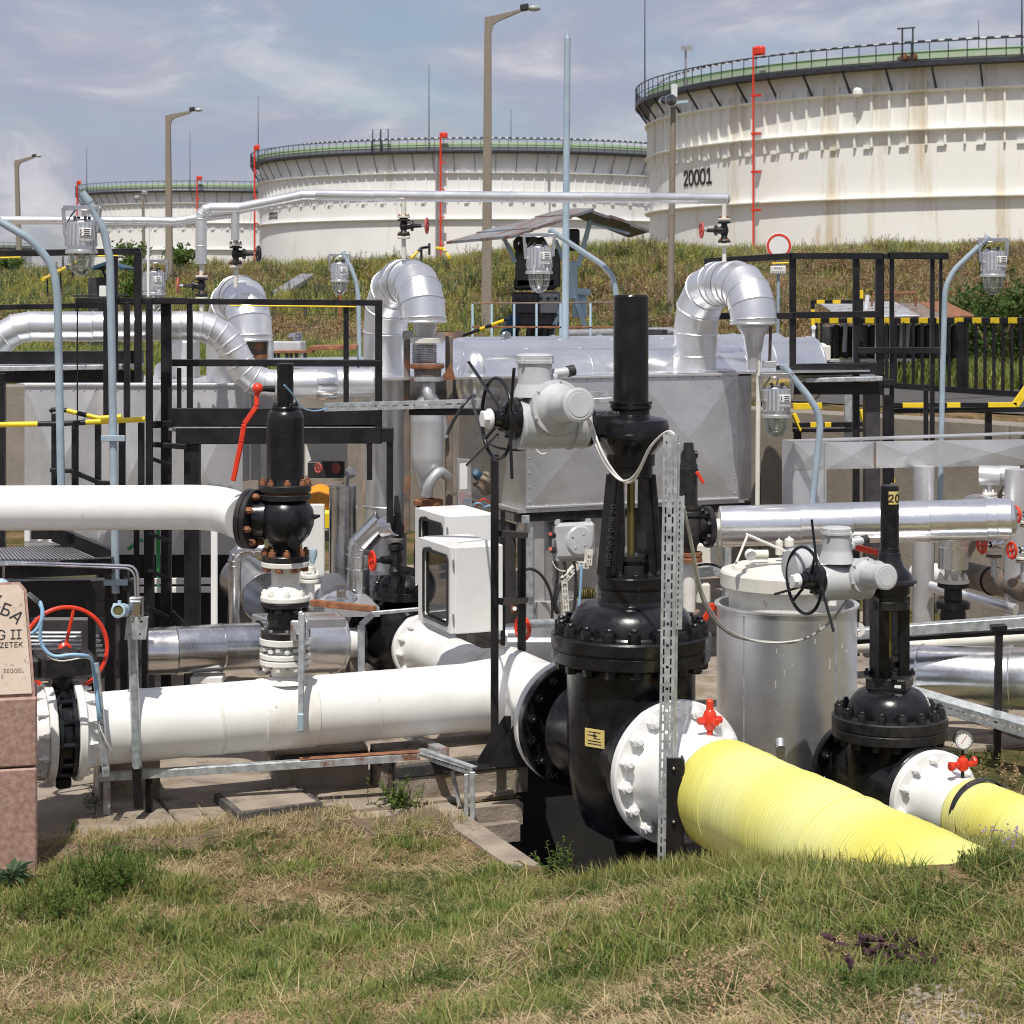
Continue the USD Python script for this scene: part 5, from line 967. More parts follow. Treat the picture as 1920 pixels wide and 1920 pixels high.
part(hs, 'edge_strip', beam(HL - V * .006 + Z * (hz - .006), HR - V * .006 + Z * (hz - .006), .016, .02, V), 'dull_aluminium')
part(hs, 'edge_strip', beam(HL - V * .006 + Z * .01, HR - V * .006 + Z * .01, .014, .02, V), 'dull_aluminium')
part(hs, 'roof_sheet', sbox3(HL + U * (hu / 2 + .05) + V * 1.9 + Z * (hz - .002), (hu + 1.9, 3.7, .012), (U, V, Z)), 'bright_aluminium')
part(hs, 'hatch', prism([HL + U * (hu - .22) + V * .02, HL + U * (hu + .0) + V * .02, HL + U * (hu + .14) + V * .32, HL + U * (hu - .12) + V * .36], HL[2] + hz + .004, HL[2] + hz + .016), 'sheet_steel', label='flat hatch sheet on the roof corner')
for v0, Lh, u0, u1, r_ in ((.58, .3, -.10, 1.75, .20), (1.55, .3, -.25, 2.9, .23), (2.55, .3, .55, 3.2, .23)):
    p0 = HL + V * v0 + Z * (hz - .05); k = int((u1 - u0) / .36); xs = np.linspace(u0, u1, k + 1)
    pts = [p0 + U * x for x in xs]
    rs = clad(hs, pts, r_, 'bright_aluminium', .007, 40, 'half_round_cover')
    part(hs, 'cover_end', sphere(pts[0], r_, 12, (.6, .6, 1)), 'bright_aluminium')
hf = thing('housing_frame', 'galvanised and dark steel frame with control plate under the sheet-metal housing', 'frame', A(HL[0], HL[1], 0))
for u, v in ((.04, .05), (hu - .05, .05), (.04, 1.0), (hu, 1.0)): part(hf, 'leg', beam(A(*(HL + U * u + V * v)[:2], 0), HL + U * u + V * v - Z * .06, .045, .045, V), 'galvanised')
part(hf, 'beam', beam(HL - U * .05 + V * .04 - Z * .045, HR + U * .1 + V * .04 - Z * .045, .06, .06, V), 'frame_black')
part(hf, 'beam', beam(HL - Z * .06 + V * .0, HL + V * 1.1 - Z * .06, .05, .05, U), 'galvanised')
for u, v in ((.12, .08), (hu - .35, .08)): part(hf, 'foot_pad', cyl(HL + U * u + V * v - Z * .07, HL + U * u + V * v, .05, n=20), 'cream_paint')
cpo = onV(1003, 1180, HL + V * .10)
part(hf, 'control_plate', rbox(HL + U * .44 + V * .10 + Z * (.5 * (zof(965, 12) + zof(1190, 12)) - HL[2]) - Z * .0, (.62, .012, S(235, 12)), (U, V, Z), .004), 'sheet_steel')
part(hf, 'side_plate', rbox(HL + U * .10 + V * .075 + Z * (.5 * (zof(962, 12) + zof(1190, 12)) - HL[2]), (.10, .03, S(228, 12)), (U, V, Z), .004), 'dull_aluminium')
part(hf, 'lower_plate', rbox(HL + U * .36 + V * .04 + Z * (zof(1158, 11.9) - HL[2]), (.55, .05, S(62, 11.9)), (U, V, Z), .004), 'dull_aluminium')
part(hf, 'dark_cabinet', rbox(HL - U * .0 + V * .6 - Z * .42, (.04, .8, .62), (U, V, Z), .004), 'tray_black')  # black boxes put where only a dark shaded void shows
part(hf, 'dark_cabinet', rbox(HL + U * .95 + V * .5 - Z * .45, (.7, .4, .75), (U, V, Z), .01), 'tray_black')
jb = thing('junction_box', 'pale cast junction box with big round lid on the control plate', 'junction box', P(1075, 1050, 11.75))
jc = onV(1075, 1012, HL + V * .04); k_ = 11.85 / F
part(jb, 'case', rbox(jc, (82 * k_, .09, 68 * k_), (U, V, Z), .02), 'grey_paint')
for px, py in ((1045, 978), (1102, 977), (1045, 1046), (1102, 1046)): part(jb, 'lug', rbox(onV(px, py, HL + V * .02), (12 * k_, .02, 14 * k_), (U, V, Z), .006), 'grey_paint')
part(jb, 'lid', lathe([(28 * k_, -.03), (28 * k_, .012), (25 * k_, .02), (12 * k_, .024), (1e-4, .024)], onV(1086, 1013, HL - V * .0), -V, 40), 'grey_paint')
for t in (.9, 2.6, 4.2, 5.6): part(jb, 'lid_knob', beam(onV(1086, 1013, HL - V * .026) + (U * math.cos(t) + Z * math.sin(t)) * .04, onV(1086, 1013, HL - V * .026) + (U * math.cos(t) + Z * math.sin(t)) * .055, .008, .006, V), 'grey_paint')
for py in (1003, 1031): g_ = part(jb, 'switch', cyl(onV(1036, py, HL + V * .0), onV(1036, py, HL - V * .0) - V * .035 - U * .01, .018, n=16), 'rubber'); part(jb, 'switch_cap', cyl(onV(1032, py - 2, HL - V * .03), onV(1032, py - 2, HL - V * .045), .012, n=12), 'red_faded')
part(jb, 'name_strip', sbox3(onV(1066, 975, HL + V * .09), (22 * k_, .004, 5 * k_), (U, V, Z)), 'ink')
ct = thing('cable_tray', 'pale perforated cable tray with an angled bend below the junction box', 'cable tray', P(1060, 1150, 11.7))
tpts = [(1063, 1165), (1058, 1088), (1084, 1060), (1104, 1060), (1106, 1030)]
for (xa, ya), (xb, yb) in zip(tpts[:-1], tpts[1:]): slotted(ct, 'tray_section', onV(xa, ya, HL - V * .10), onV(xb, yb, HL - V * .10), 12 * k_, .03, V, 'cream_paint', rows=(-.22, .22), sw=.009, slot=.022, gap=.010)
for i, (pts, r_, mt, lb) in enumerate((([(986, 1068), (1000, 1068), (1020, 1085), (1033, 1115), (1034, 1165)], .009, 'rubber', 'black cable arching over the galvanised leg beside the control plate'),
    ([(1040, 1052), (1045, 1080), (1040, 1120), (1044, 1150)], .010, 'rubber', 'leftmost black cable hanging under the junction box'), ([(1057, 1052), (1060, 1070), (1050, 1100), (1048, 1150)], .010, 'rubber', 'second black cable under the junction box'), ([(1076, 1052), (1080, 1090), (1074, 1150)], .010, 'rubber', 'black cable right of the tray bend under the junction box'),
    ([(1090, 1060), (1089, 1090), (1084, 1150)], .008, 'cable_blue', 'blue topped cable at right under the junction box'), ([(1036, 1052), (1044, 1066), (1060, 1071)], .004, 'cable_white', 'thin white wire under the left corner of the junction box'))):
    single('cable', lb, 'cable', tube(curve([onV(x, y, HL - V * (.06 + .012 * i)) for x, y in pts], 24), r_, 8), mt)
part(hf, 'gland_row', cat(*[torus(onV(1084 + i * 4.2, 1113, HL + V * .06), U, .03, .006, 14, 5) for i in range(8)]), 'brass', kind='stuff')

# ------------------------------------------------------------------ insulated gooseneck bends and their pumps
def gooseneck(label, leg_px, leg_y, Yl, r, slv_px, zt, slv_y, band=True):
    l0 = P(leg_px, leg_y, Yl); k = (slv_px - 960) / F
    d = (k * Yl - l0[0]) / (.38268 + k * .92388); s0 = l0 - V * d; s0[2] = zof(slv_y, s0[1])
    zc = zt - r
    t = thing('insulated_bend', label, 'pipe', l0)
    a, b, c, e = l0, A(l0[0], l0[1], zc), A(s0[0], s0[1], zc), s0
    R = min(.30, d * .46); R2 = min(R, (zc - s0[2]) * .92); p1 = bend(a, b, c, R, 3); p2 = bend(b, c, e, R2, 4)
    pts = [a, a * .5 + p1[0] * .5] + p1 + ([(p1[-1] * .65 + p2[0] * .35)] if np.linalg.norm(p2[0] - p1[-1]) > .08 else []) + p2 + [e]
    clad(t, pts, r, 'aluminium', .0045, 44)
    if band: q = (p1[-1] + p2[0]) / 2; part(t, 'worn_band', lathe([(r + .0025, -.05), (r + .0025, .045)], q, unit(p2[0] - p1[-1]), 44), 'dull_aluminium', label='dull brownish bare band round the bend')
    part(t, 'sleeve_rim', lathe([(r * .98, 0), (r * 1.03, 0), (r * 1.03, .014), (r, .016)], e - Z * .004, Z, 44), 'aluminium')
    return t, e, (p1[-1] + p2[0]) / 2, s0[1]
gA, eA, qA, YA = gooseneck('tall insulated gooseneck bend in the middle, above the bellows and steel vessel', 722, 1272, 12.2, .135, 793, zof(487, 11.75), 604)
gB, eB, qB, YB = gooseneck('insulated gooseneck bend at right standing on the sheet-metal housing', 1304, 712, 12.6, .139, 1413, zof(490, 12.1), 607)
gC, eC, qC, YC = gooseneck('insulated gooseneck bend at left behind the black platform railing', 428, 900, 12.3, .135, 468, zof(517, 12.0), 638)
def stack(par, name, cx_px, Yc, prof, mt, n=36): return part(par, name, lathe([(max(r * Yc / F, 1e-4), zof(y, Yc)) for r, y in prof], A(*P(cx_px, 600, Yc)[:2], 0), Z, n), mt, 28)
pv_ = thing('pump_column', 'grey steel vessel with bellows and rusty flanges under the middle gooseneck', 'vessel', P(800, 940, YA))
stack(pv_, 'cone', 797, YA, [(17, 636), (20, 622), (23, 604), (25, 600)], 'dull_aluminium')
stack(pv_, 'flange', 800, YA, [(0, 643), (31, 643), (31, 634), (28, 632), (0, 632)], 'cream_paint')
stack(pv_, 'bellows', 796, YA, [(22, 682)] + [(25 if i % 2 else 21.5, 680 - i * 2.1) for i in range(17)] + [(22, 644)], 'stainless')
stack(pv_, 'flange', 801, YA, [(0, 691), (31, 691), (32, 689), (32, 684), (31, 682), (0, 682)], 'rust'); stack(pv_, 'spool', 802, YA, [(25, 708), (26, 691)], 'rusty_pipe'); stack(pv_, 'flange', 801, YA, [(0, 714), (32, 714), (32, 706), (0, 706)], 'galvanised_rusty')
stack(pv_, 'head', 803, YA, [(28, 782), (27, 765), (21, 748), (14, 738), (13, 716)], 'dull_aluminium')
part(pv_, 'head_pipe', tube(fillet([P(800, 724, YA - .05), P(803, 745, YA - .08), P(828, 775, YA + .02), P(832, 820, YA + .05)], .12), S(9, YA), 14), 'dull_aluminium')
stack(pv_, 'shell', 801, YA, [(10, 932), (12, 915), (18, 898), (27, 880), (30, 862), (30.5, 857), (30, 852), (30, 795), (30.5, 790), (30, 786), (29, 778)], 'dull_aluminium')
part(pv_, 'drain_pipe', tube(fillet([P(798, 930, YA - .1), P(803, 908, YA - .12), P(824, 880, YA - .1), P(840, 895, YA)], .1), S(9, YA), 14), 'dull_aluminium')
part(pv_, 'fin', extrude(Polygon([(0, 0), (.02, .0), (-.01, .08), (-.03, .11)]), .006, P(787, 915, YA - .1), (X, Z, -Y_)), 'stainless')
stack(pv_, 'base_flange', 803, YA, [(0, 946), (28, 946), (28, 938), (24, 936), (12, 934)], 'rust'); stack(pv_, 'pump_body', 803, YA, [(26, 1310), (26, 1100), (28, 1040), (24, 1000), (22, 948)], 'black_rusty')
for px, w in ((763, 12), (842, 14)): part(pv_, 'support_post', beam(P(px, 1000, YA + .1), P(px, 630, YA + .1), S(w, YA), .04, Y_), 'rusty_pipe')
part(pv_, 'gusset', extrude(Polygon([(0, 0), (.09, 0), (.06, .10)]), .01, P(826, 712, YA), (X, Z, -Y_)), 'rust'); part(pv_, 'head_plate', beam(P(755, 628, YA + .1), P(775, 628, YA + .1), .05, .06), 'galvanised_rusty')
dnB = thing('drain_funnel', 'grey funnel and thin rusty drain pipes below the right gooseneck', 'pipe', P(1420, 700, YB))
stack(dnB, 'funnel', 1413, YB, [(13, 694), (13, 668), (17, 650), (20, 630), (30, 614), (30, 608)], 'dull_aluminium')
part(dnB, 'drain_pipe', cyl(P(1420, 965, YB - .02), P(1423, 612, YB - .02), S(4.5, YB), n=10), 'cream_paint'); part(dnB, 'drain_pipe', cyl(P(1443, 680, YB), P(1445, 612, YB), S(3, YB), n=8), 'rusty_pipe')
part(dnB, 'plate', beam(P(1430, 683, YB), P(1455, 683, YB), .04, .05), 'dull_aluminium')
stC = thing('pump_column', 'dark rusty pump head under the left gooseneck, behind the railing', 'vessel', P(480, 680, YC))
stack(stC, 'neck', 480, YC, [(20, 690), (22, 640)], 'rusty_pipe'); stack(stC, 'flange', 482, YC, [(0, 672), (27, 672), (27, 664), (0, 664)], 'rust'); part(stC, 'side_pipe', cyl(P(507, 672, YC - .05), P(507, 640, YC - .05), .02), 'galvanised')

# horizontal insulated pipes behind the railing
ip = thing('insulated_pipe', 'long insulated pipe zigzagging behind the left platforms to the middle column', 'pipe', P(200, 640, 11.2))
e_ = lambda x, y: P(x, y, 11.2 + (x / 700.) * .35)
b1_, b2_, b3_ = bend(e_(-60, 745), e_(12, 612), e_(300, 612), .22, 3), bend(e_(200, 612), e_(414, 610), e_(470, 722), .26, 5), bend(e_(414, 610), e_(470, 722), e_(700, 718), .22, 4)
clad(ip, [e_(-60, 745)] + b1_ + [e_(110, 612), e_(176, 612), e_(262, 612), e_(340, 611)] + b2_ + b3_ + [e_(595, 719), e_(612, 719), e_(700, 718)], S(28, 11.3), 'aluminium', .0045, 40)
part(ip, 'crumpled_joint', noisy(lathe([(S(29, 11.4), -.06), (S(31, 11.4), -.03), (S(31, 11.4), .03), (S(29, 11.4), .06)], e_(612, 719), unit(e_(700, 718) - e_(595, 719)), 32), .01, 40), 'bright_aluminium')
# clad box at left
bx_ = thing('clad_housing', 'long grey sheet-metal housing with crossed creases behind the left railings', 'housing', P(50, 1000, 12.0))
lb0 = P(46, 1040, 12.0); wd = P(455, 1040, 12.0) - lb0; hh = Z * (zof(722, 12.0) - lb0[2])
for i in range(3): sheet(bx_, lb0 + wd * i / 3, wd / 3, hh, .055, 'dull_aluminium')
sheet(bx_, lb0 + A(-S(20, 12), .35, 0), A(S(20, 12), -.35, 0), hh, .01, 'dull_aluminium'); part(bx_, 'top', sbox3(lb0 + wd / 2 + hh + Y_ * .6, (wd[0] + .1, 1.2, .012)), 'dull_aluminium')
part(bx_, 'edge_strip', beam(lb0 + hh - Y_ * .005, lb0 + wd + hh - Y_ * .005, .018, .02), 'aluminium'); rivets(bx_, lb0 + hh - Z * .03 - Y_ * .004, wd, -Y_, 20)
bx2 = thing('clad_housing', 'narrow shadowed sheet-metal housing between the left housing and the middle column', 'housing', P(480, 1000, 12.4))
sheet(bx2, P(470, 900, 12.3), P(560, 900, 12.3) - P(470, 900, 12.3), Z * (zof(722, 12.3) - zof(900, 12.3)), .01, 'dull_aluminium'); part(bx2, 'post', beam(P(497, 960, 12.2), P(497, 770, 12.2), S(16, 12.2), .06, Y_), 'dull_aluminium')
bk_ = thing('clad_tank', 'pale sheet-metal cover with stub pipe behind the left railing posts', 'housing', P(330, 720, 12.9))
part(bk_, 'cover', rbox(P(342, 682, 12.9), (S(52, 12.9), .3, S(88, 12.9)), ch=.01), 'dull_aluminium'); part(bk_, 'stub', cyl(P(300, 698, 12.8), P(330, 698, 12.9), S(18, 12.9), n=28), 'aluminium')
jt = thing('terminal_row', 'grey terminal box with a row of cable glands behind the platform rail', 'junction box', P(545, 650, 13.2))
part(jt, 'case', rbox(P(540, 650, 13.2), (S(62, 13.2), .2, S(20, 13.2))), 'grey_paint'); part(jt, 'rail', beam(P(505, 660, 13.1), P(590, 659, 13.1), .02, .04), 'rust'); part(jt, 'post', beam(P(566, 672, 13.1), P(566, 640, 13.1), .02, .02), 'galvanised')
for px in (514, 522, 538, 546, 556, 572): part(jt, 'gland', cyl(P(px, 671, 13.1), P(px, 662, 13.1), .011, n=8), 'rubber')
part(jt, 'open_pipe', lathe([(S(9, 13.3), -.08), (S(9, 13.3), .03), (S(7.5, 13.3), .03), (S(7.5, 13.3), -.05), (1e-4, -.05)], P(556, 632, 13.3), unit(A(.5, -1, .1)), 20), 'stainless')
single('rusty_plate', 'rusty brown plate beam behind the railing beside the middle column', 'beam', beam(P(582, 652, 13.0), P(672, 650, 13.0), S(8, 13), .3, Y_), 'rust')

# ------------------------------------------------------------------ overhead vent pipe with small hand valves
ov = thing('overhead_pipe', 'thin aluminium clad vent pipe running overhead from the left to its closed end at right', 'pipe', P(800, 370, 11.8))
yo = lambda x: 11.55 + max(x - 590, 0) / 772 * .85
m_ = [P(377, 495, 11.6), P(377, 460, 11.6)] + bend(P(377, 460, 11.6), P(377, 391, 11.6), P(450, 390, 11.6), .06, 3) + [P(452, 390, 11.6), P(565, 367, 11.55), P(592, 366, 11.55)] + [P(x, 366 + (x - 590) / 770. * 6.5, yo(x)) for x in (700, 830, 960, 1090, 1220, 1270, 1362)]
clad(ov, m_, S(10.5, 11.7), 'aluminium', .003, 24)
clad(ov, [P(-60, 413, 11.7), P(120, 413, 11.7), P(250, 414, 11.7), P(333, 415, 11.7), P(352, 412, 11.7), P(440, 400, 11.65)], S(8, 11.7), 'aluminium', .003, 20)
part(ov, 'drop_pipe', cyl(P(441, 450, 11.6), P(441, 398, 11.6), S(8, 11.6), n=18), 'dull_aluminium'); part(ov, 'end_disc', disc(P(1362, 372.5, 12.4), unit(U), S(11, 12.4), .01, .002, 28), 'dull_aluminium')
part(ov, 'drop_pipe', cyl(P(278, 556, 11.7), P(278, 420, 11.7), S(2.6, 11.7), n=10), 'white_paint')
def vent_valve(label, px, y0, y1, Yd, sgn, wc='red_faded'):
    """small flanged gate valve on an upright pipe, hand wheel to one side"""
    t = thing('vent_valve', label, 'valve', P(px, y1, Yd), 'small hand valves on the overhead vent pipe'); k = Yd / F; ym = (y0 + y1) / 2; c = P(px, ym, Yd); hgt = (y1 - y0) / 2
    part(t, 'pipe', cyl(P(px, y1 + 42, Yd), P(px, y1 - 2, Yd), 4.2 * k, n=12), 'cream_paint'); part(t, 'pipe', cyl(P(px, y0 + 2, Yd), P(px, y0 - 26, Yd), 4.6 * k, n=12), 'cream_paint')
    for y, m1, m2 in ((y0 + 3, 'cream_paint', 'black_rough'), (y1 - 3, 'black_rough', 'cream_paint')):
        part(t, 'flange', disc(P(px, y + 2, Yd), Z, 12 * k, 4 * k, .002, 24), m1); part(t, 'flange', disc(P(px, y + 8, Yd), Z, 12 * k, 4 * k, .002, 24), m2)
        part(t, 'bolts', bolt_set(P(px, y - 1, Yd), Z, 9.5 * k, 4, 2.4 * k, 3 * k, .5), 'rust', kind='stuff')
    part(t, 'body', lathe([(8 * k, -hgt * k * .72), (5.5 * k, -hgt * k * .45), (8.5 * k, 0), (5.5 * k, hgt * k * .45), (8 * k, hgt * k * .72)], c, Z, 20), 'black_rough')
    d = unit(X * sgn - Y_ * .15); part(t, 'bonnet', cat(cyl(c, c + d * 15 * k, 7.5 * k, 6 * k, 14), disc(c + d * 14 * k, d, 10 * k, 4 * k, .002, 16), cyl(c + d * 18 * k, c + d * 34 * k, 4.5 * k, 3.5 * k, 10)), 'black_rough')
    part(t, 'stem', cyl(c + d * 30 * k, c + d * 46 * k, 2.2 * k, n=8), 'galvanised_rusty')
    part(t, 'hand_wheel', handwheel(c + d * 44 * k, d, 14 * k, 1.9 * k, 4, 3.5 * k), wc)
vent_valve('vent valve under the overhead pipe at middle, its red wheel to the right', 757, 404, 443, YA + .12, 1)
vent_valve('vent valve near the closed right end of the overhead pipe, red wheel facing left', 1358, 408, 456, YB + .35, -1)
vent_valve('vent valve with dark wheel hanging from the short drop pipe at left', 442, 455, 497, 11.7, 1, 'black_rough')
vent_valve('lowest vent valve, under the overhead pipe elbow, its pink wheel to the left', 378, 515, 556, 11.6, -1)

# ------------------------------------------------------------------ explosion-proof lamps on bent poles
def lamp(label, px, y0, Yd, r_px, pole, w, pole_label, tilt=0.0, clampy=(), sgn=1, end_bar=True):
    k = Yd / F; r = r_px * k; c = P(px, y0, Yd)
    if pole:
        pp = thing('lamp_pole', pole_label, 'pole', P(*pole[0], Yd), 'bent blue grey lamp poles')
        pts = [P(x, y, Yd) for x, y in pole]; part(pp, 'tube', tube(fillet(pts, .25, 6), w * k / 2, 16), 'blue_grey')
        e = unit(pts[-1] - pts[-2]); part(pp, 'end_sleeve', cyl(pts[-1] - e * w * k * 1.3, pts[-1] + e * w * k * .3, w * k * .56, n=18), 'blue_grey')
        for x, y in clampy: part(pp, 'clamp', cat(beam(P(x - w * 1.5, y, Yd - .03), P(x + w * 1.5, y, Yd - .03), .03, .014, Y_), cyl(P(x, y + 6, Yd), P(x, y - 6, Yd), w * k * .60, n=18)), 'blue_grey')
    t = thing('cage_lamp', label, 'lamp', c, 'explosion-proof lamps with glass domes')
    up = unit(Z + X * tilt); L = lambda h: c - up * h * r
    part(t, 'housing', lathe([(r * 1.0, -2.25 * r), (r * 1.02, -2.2 * r), (r * .98, -.5 * r), (r * .9, -.25 * r), (r * .5, -.02 * r), (1e-4, 0)], c, up, 32), 'stainless')
    part(t, 'cooling_fins', cat(*[beam(L(.3) + .93 * r * A(math.cos(a), math.sin(a), 0), L(1.9) + 1.0 * r * A(math.cos(a), math.sin(a), 0), .012 * r / .07, .012 * r / .07, A(-math.sin(a), math.cos(a), 0), .001) for a in np.arange(20) * math.pi / 10]), 'dull_aluminium', kind='stuff')
    part(t, 'cable_entry', cat(*[cyl(L(.25) + .5 * r * A(math.cos(a), math.sin(a), 0), L(-.15) + .55 * r * A(math.cos(a), math.sin(a), 0), .12 * r, n=8) for a in (0.5, 2.2, 3.9, 5.4)]), 'rubber', kind='stuff')
    part(t, 'collar', lathe([(r * .8, -.14 * r), (r * 1.12, -.12 * r), (r * 1.12, .08 * r), (r * 1.0, .14 * r)], L(2.3), up, 32), 'dull_aluminium')
    part(t, 'glass_dome', lathe([(r * .80, 0), (r * .80, -.5 * r), (r * .72, -.95 * r), (r * .52, -1.30 * r), (r * .25, -1.48 * r), (1e-4, -1.52 * r)][::-1], L(2.35), up, 28), 'lamp_glass')
    part(t, 'bulb', lathe([(1e-4, -1.0 * r), (.28 * r, -.9 * r), (.32 * r, -.6 * r), (.22 * r, 0), (1e-4, .0)], L(2.35), up, 16), 'sign_white')
    cage = [tube([L(2.35) + .86 * r * d, L(2.85) + .86 * r * d, L(3.35) + .78 * r * d, L(3.72) + .56 * r * d, L(3.93) + .2 * r * d], .03 * r, 5) for d in [A(math.cos(a), math.sin(a), 0) for a in np.arange(8) * math.pi / 4 + .2]]
    cage += [torus(L(h), up, q * r, .03 * r, 24, 5) for h, q in ((2.85, .87), (3.35, .79), (3.93, .2))]
    part(t, 'wire_guard', cat(cage), 'stainless')
    b0, b1 = L(-.75) - X * r * 1.25 * 1, L(-.75) + X * r * 1.25
    part(t, 'bracket', cat(beam(b0, b1, .05 * r / .07 * .45, .035 * r / .07, Y_), beam(b0, L(1.2) - X * r * 1.1, .018 * r / .07, .03 * r / .07, Y_), beam(b1, L(1.0) + X * r * 1.1, .018 * r / .07, .03 * r / .07, Y_)), 'stainless')
    part(t, 'side_arm', rbox(L(1.5) + X * sgn * -.9 * r - Y_ * .5 * r, (.3 * r, .3 * r, .9 * r), ch=.006), 'stainless')
    part(t, 'ballast_box', rbox(L(1.15) + X * .45 * r - Y_ * .9 * r, (.95 * r, .35 * r, .95 * r), ch=.006), 'dull_aluminium')
    part(t, 'warning_label', cat(rbox(L(.95) + X * .5 * r - Y_ * 1.09 * r, (.8 * r, .01, .55 * r), ch=.002)), 'sign_white')
    part(t, 'label_print', cat(beam(L(.75) + X * .18 * r - Y_ * (1.09 * r + .006), L(1.0) + X * .22 * r - Y_ * (1.09 * r + .006), .06 * r, .002, Y_), beam(L(.95) + X * .24 * r - Y_ * (1.09 * r + .006), L(1.18) + X * .16 * r - Y_ * (1.09 * r + .006), .06 * r, .002, Y_), *[beam(L(h) + X * .42 * r - Y_ * (1.09 * r + .006), L(h) + X * .82 * r - Y_ * (1.09 * r + .006), .05 * r, .002, Y_) for h in (.78, .92, 1.06, 1.18)]), 'ink', kind='stuff')
    part(t, 'cable', tube(curve([L(-.7) - X * r * .3 * sgn, L(-.1) - X * r * .8 * sgn, L(1.2) - X * r * 1.15 * sgn, L(2.0) - X * r * .9 * sgn], 16), .05 * r, 6), 'rubber')
    return t
lamp('largest cage lamp, hanging at left before the overhead pipe', 153, 410, 9.85, 27, [(217, 1112), (209, 620), (206, 486), (195, 432), (166, 378), (156, 366)], 15, 'bent lamp pole of the largest cage lamp at left', 0, ((212, 822), (217, 1092)))
q_ = thing('lamp_pole', 'bent lamp pole leaving the picture at the left edge', 'pole', P(115, 905, 10.1), 'bent blue grey lamp poles')
part(q_, 'tube', tube(fillet([P(x, y, 10.1) for x, y in ((115, 925), (108, 560), (101, 500), (60, 450), (-60, 380))], .3, 7), S(7.5, 10.1), 16), 'blue_grey')
lamp('cage lamp in front of the black switch boxes under the canopy', 1011, 458, 12.4, 23, [(1155, 700), (1155, 552), (1150, 518), (1128, 495), (1032, 432)], 10, 'bent lamp pole half hidden by the black stem tube', 0)
lamp('small cage lamp left of the middle gooseneck', 637, 490, 13.0, 16, [(674, 690), (672, 560), (668, 528), (655, 495), (643, 475)], 8.5, 'thin bent lamp pole left of the middle gooseneck', 0)
lamp('cage lamp low at right, beside the housing corner', 1456, 722, 11.0, 25, [(1500, 1290), (1522, 955), (1538, 800), (1534, 772), (1515, 742), (1470, 688)], 13, 'bent lamp pole rising from behind the clad duct', 0)
lamp('cage lamp high at right against the bank', 1862, 466, 11.9, 22, [(1762, 965), (1767, 720), (1772, 540), (1788, 507), (1852, 446)], 10.5, 'tall bent lamp pole at right with the high lamp', 0)
lamp('grey cage lamp behind the thin white drop pipe at left', 289, 505, 12.5, 20, None, 0, None, 0)

# ------------------------------------------------------------------ black access platforms at left
pa = thing('access_platform', 'black steel access platform with hand rails left of the relief valve', 'platform', P(200, 1180, 10.6))
Yl = 10.7
for args in (('handrail', -40, 476, 264, 471, 12), ('handrail', 142, 564, 352, 564, 12), ('handrail', -40, 577, 205, 572, 10), ('deck_beam', -40, 671, 268, 669, 24), ('deck_beam', -40, 706, 268, 705, 23)): bpx(pa, args[0], *args[1:5], Yl + (.25 if args[0] == 'deck_beam' else 0), args[5])
bpx(pa, 'grating_edge', -40, 690, 258, 685, Yl + .3, 9, 'galvanised', d=.4)
for x, y0, y1, w in ((259, 472, 716, 13), (217, 480, 716, 8), (201, 562, 790, 13), (238, 566, 784, 11), (280, 560, 916, 12), (145, 572, 790, 2.5), (3, 700, 1180, 14)): bpx(pa, 'post', x, y1, x, y0, Yl - .02, w, d=S(w, Yl))
bpx(pa, 'yellow_mark', -40, 484, 39, 482.5, Yl - .02, 3, 'safety_yellow'); bpx(pa, 'yellow_mark', 183, 480, 222, 479.5, Yl - .02, 3, 'safety_yellow')
pb = thing('access_platform', 'black steel access platform with hand rails behind the relief valve', 'platform', P(530, 1180, 10.9))
Yb = 10.9
for nm, x1, y1, x2, y2, w, dd in (('handrail', 350, 565, 717, 568, 11, 0), ('handrail', 322, 680, 717, 681, 13, 0), ('toe_board', 322, 783, 715, 783, 36, 0), ('deck_beam', 330, 817, 716, 816, 31, 0), ('handrail', 300, 565, 352, 565, 11, 0)): bpx(pb, nm, x1, y1, x2, y2, Yb, w, d=.03)
bpx(pb, 'yellow_mark', 322, 563.5, 349, 563.5, Yb - .03, 11, 'safety_yellow', d=.02); bpx(pb, 'yellow_mark', 430, 573, 668, 575, Yb - .015, 2.5, 'safety_yellow', d=.03)
part(pb, 'grating', rbox(P(520, 800, Yb + .2), (S(390, Yb + .2), .36, .03)), 'galvanised'); bpx(pb, 'grating_edge', 322, 801, 704, 799, Yb - .005, 7, 'galvanised')
for x, y0, y1, w in ((356, 560, 835, 11), (710, 562, 832, 13), (649, 572, 755, 10), (312, 557, 1190, 19), (361, 832, 1190, 29), (693, 830, 900, 10), (731, 822, 980, 12), (336, 690, 800, 8)): bpx(pb, 'post', x, y1, x, y0, Yb + (.04 if w > 18 else 0), w, d=S(w, Yb) * .7)
bpx(pb, 'stub_beam', 716, 815, 738, 815, Yb, 26); bpx(pb, 'cross_beam', 285, 833, 350, 838, Yb - .05, 10); bpx(pb, 'cross_beam', 286, 796, 325, 795, Yb - .05, 13)
for x, y0, y1, w in ((280, 914, 1190, 18), (256, 914, 1190, 10), (402, 980, 1180, 12)): bpx(pb, 'post', x, y1, x, y0, Yl, w, 'white_paint' if x == 402 else 'frame_black', d=S(w, Yl) * .8)
for x1, x2, y in ((240, 402, 1106), (240, 400, 1090)): bpx(pb, 'white_beam', x1, y, x2, y - 1, Yl + .5, 11, 'white_paint')
for x1, y1, x2, y2 in ((284, 860, 318, 872), (280, 1000, 318, 1016), (280, 1070, 318, 1086), (278, 1138, 316, 1158), (282, 930, 318, 944)): part(pb, 'ladder_rung', cyl(P(x1, y1, Yl - .1), P(x2, y2, Yl + .1), .011, n=10), 'frame_black')
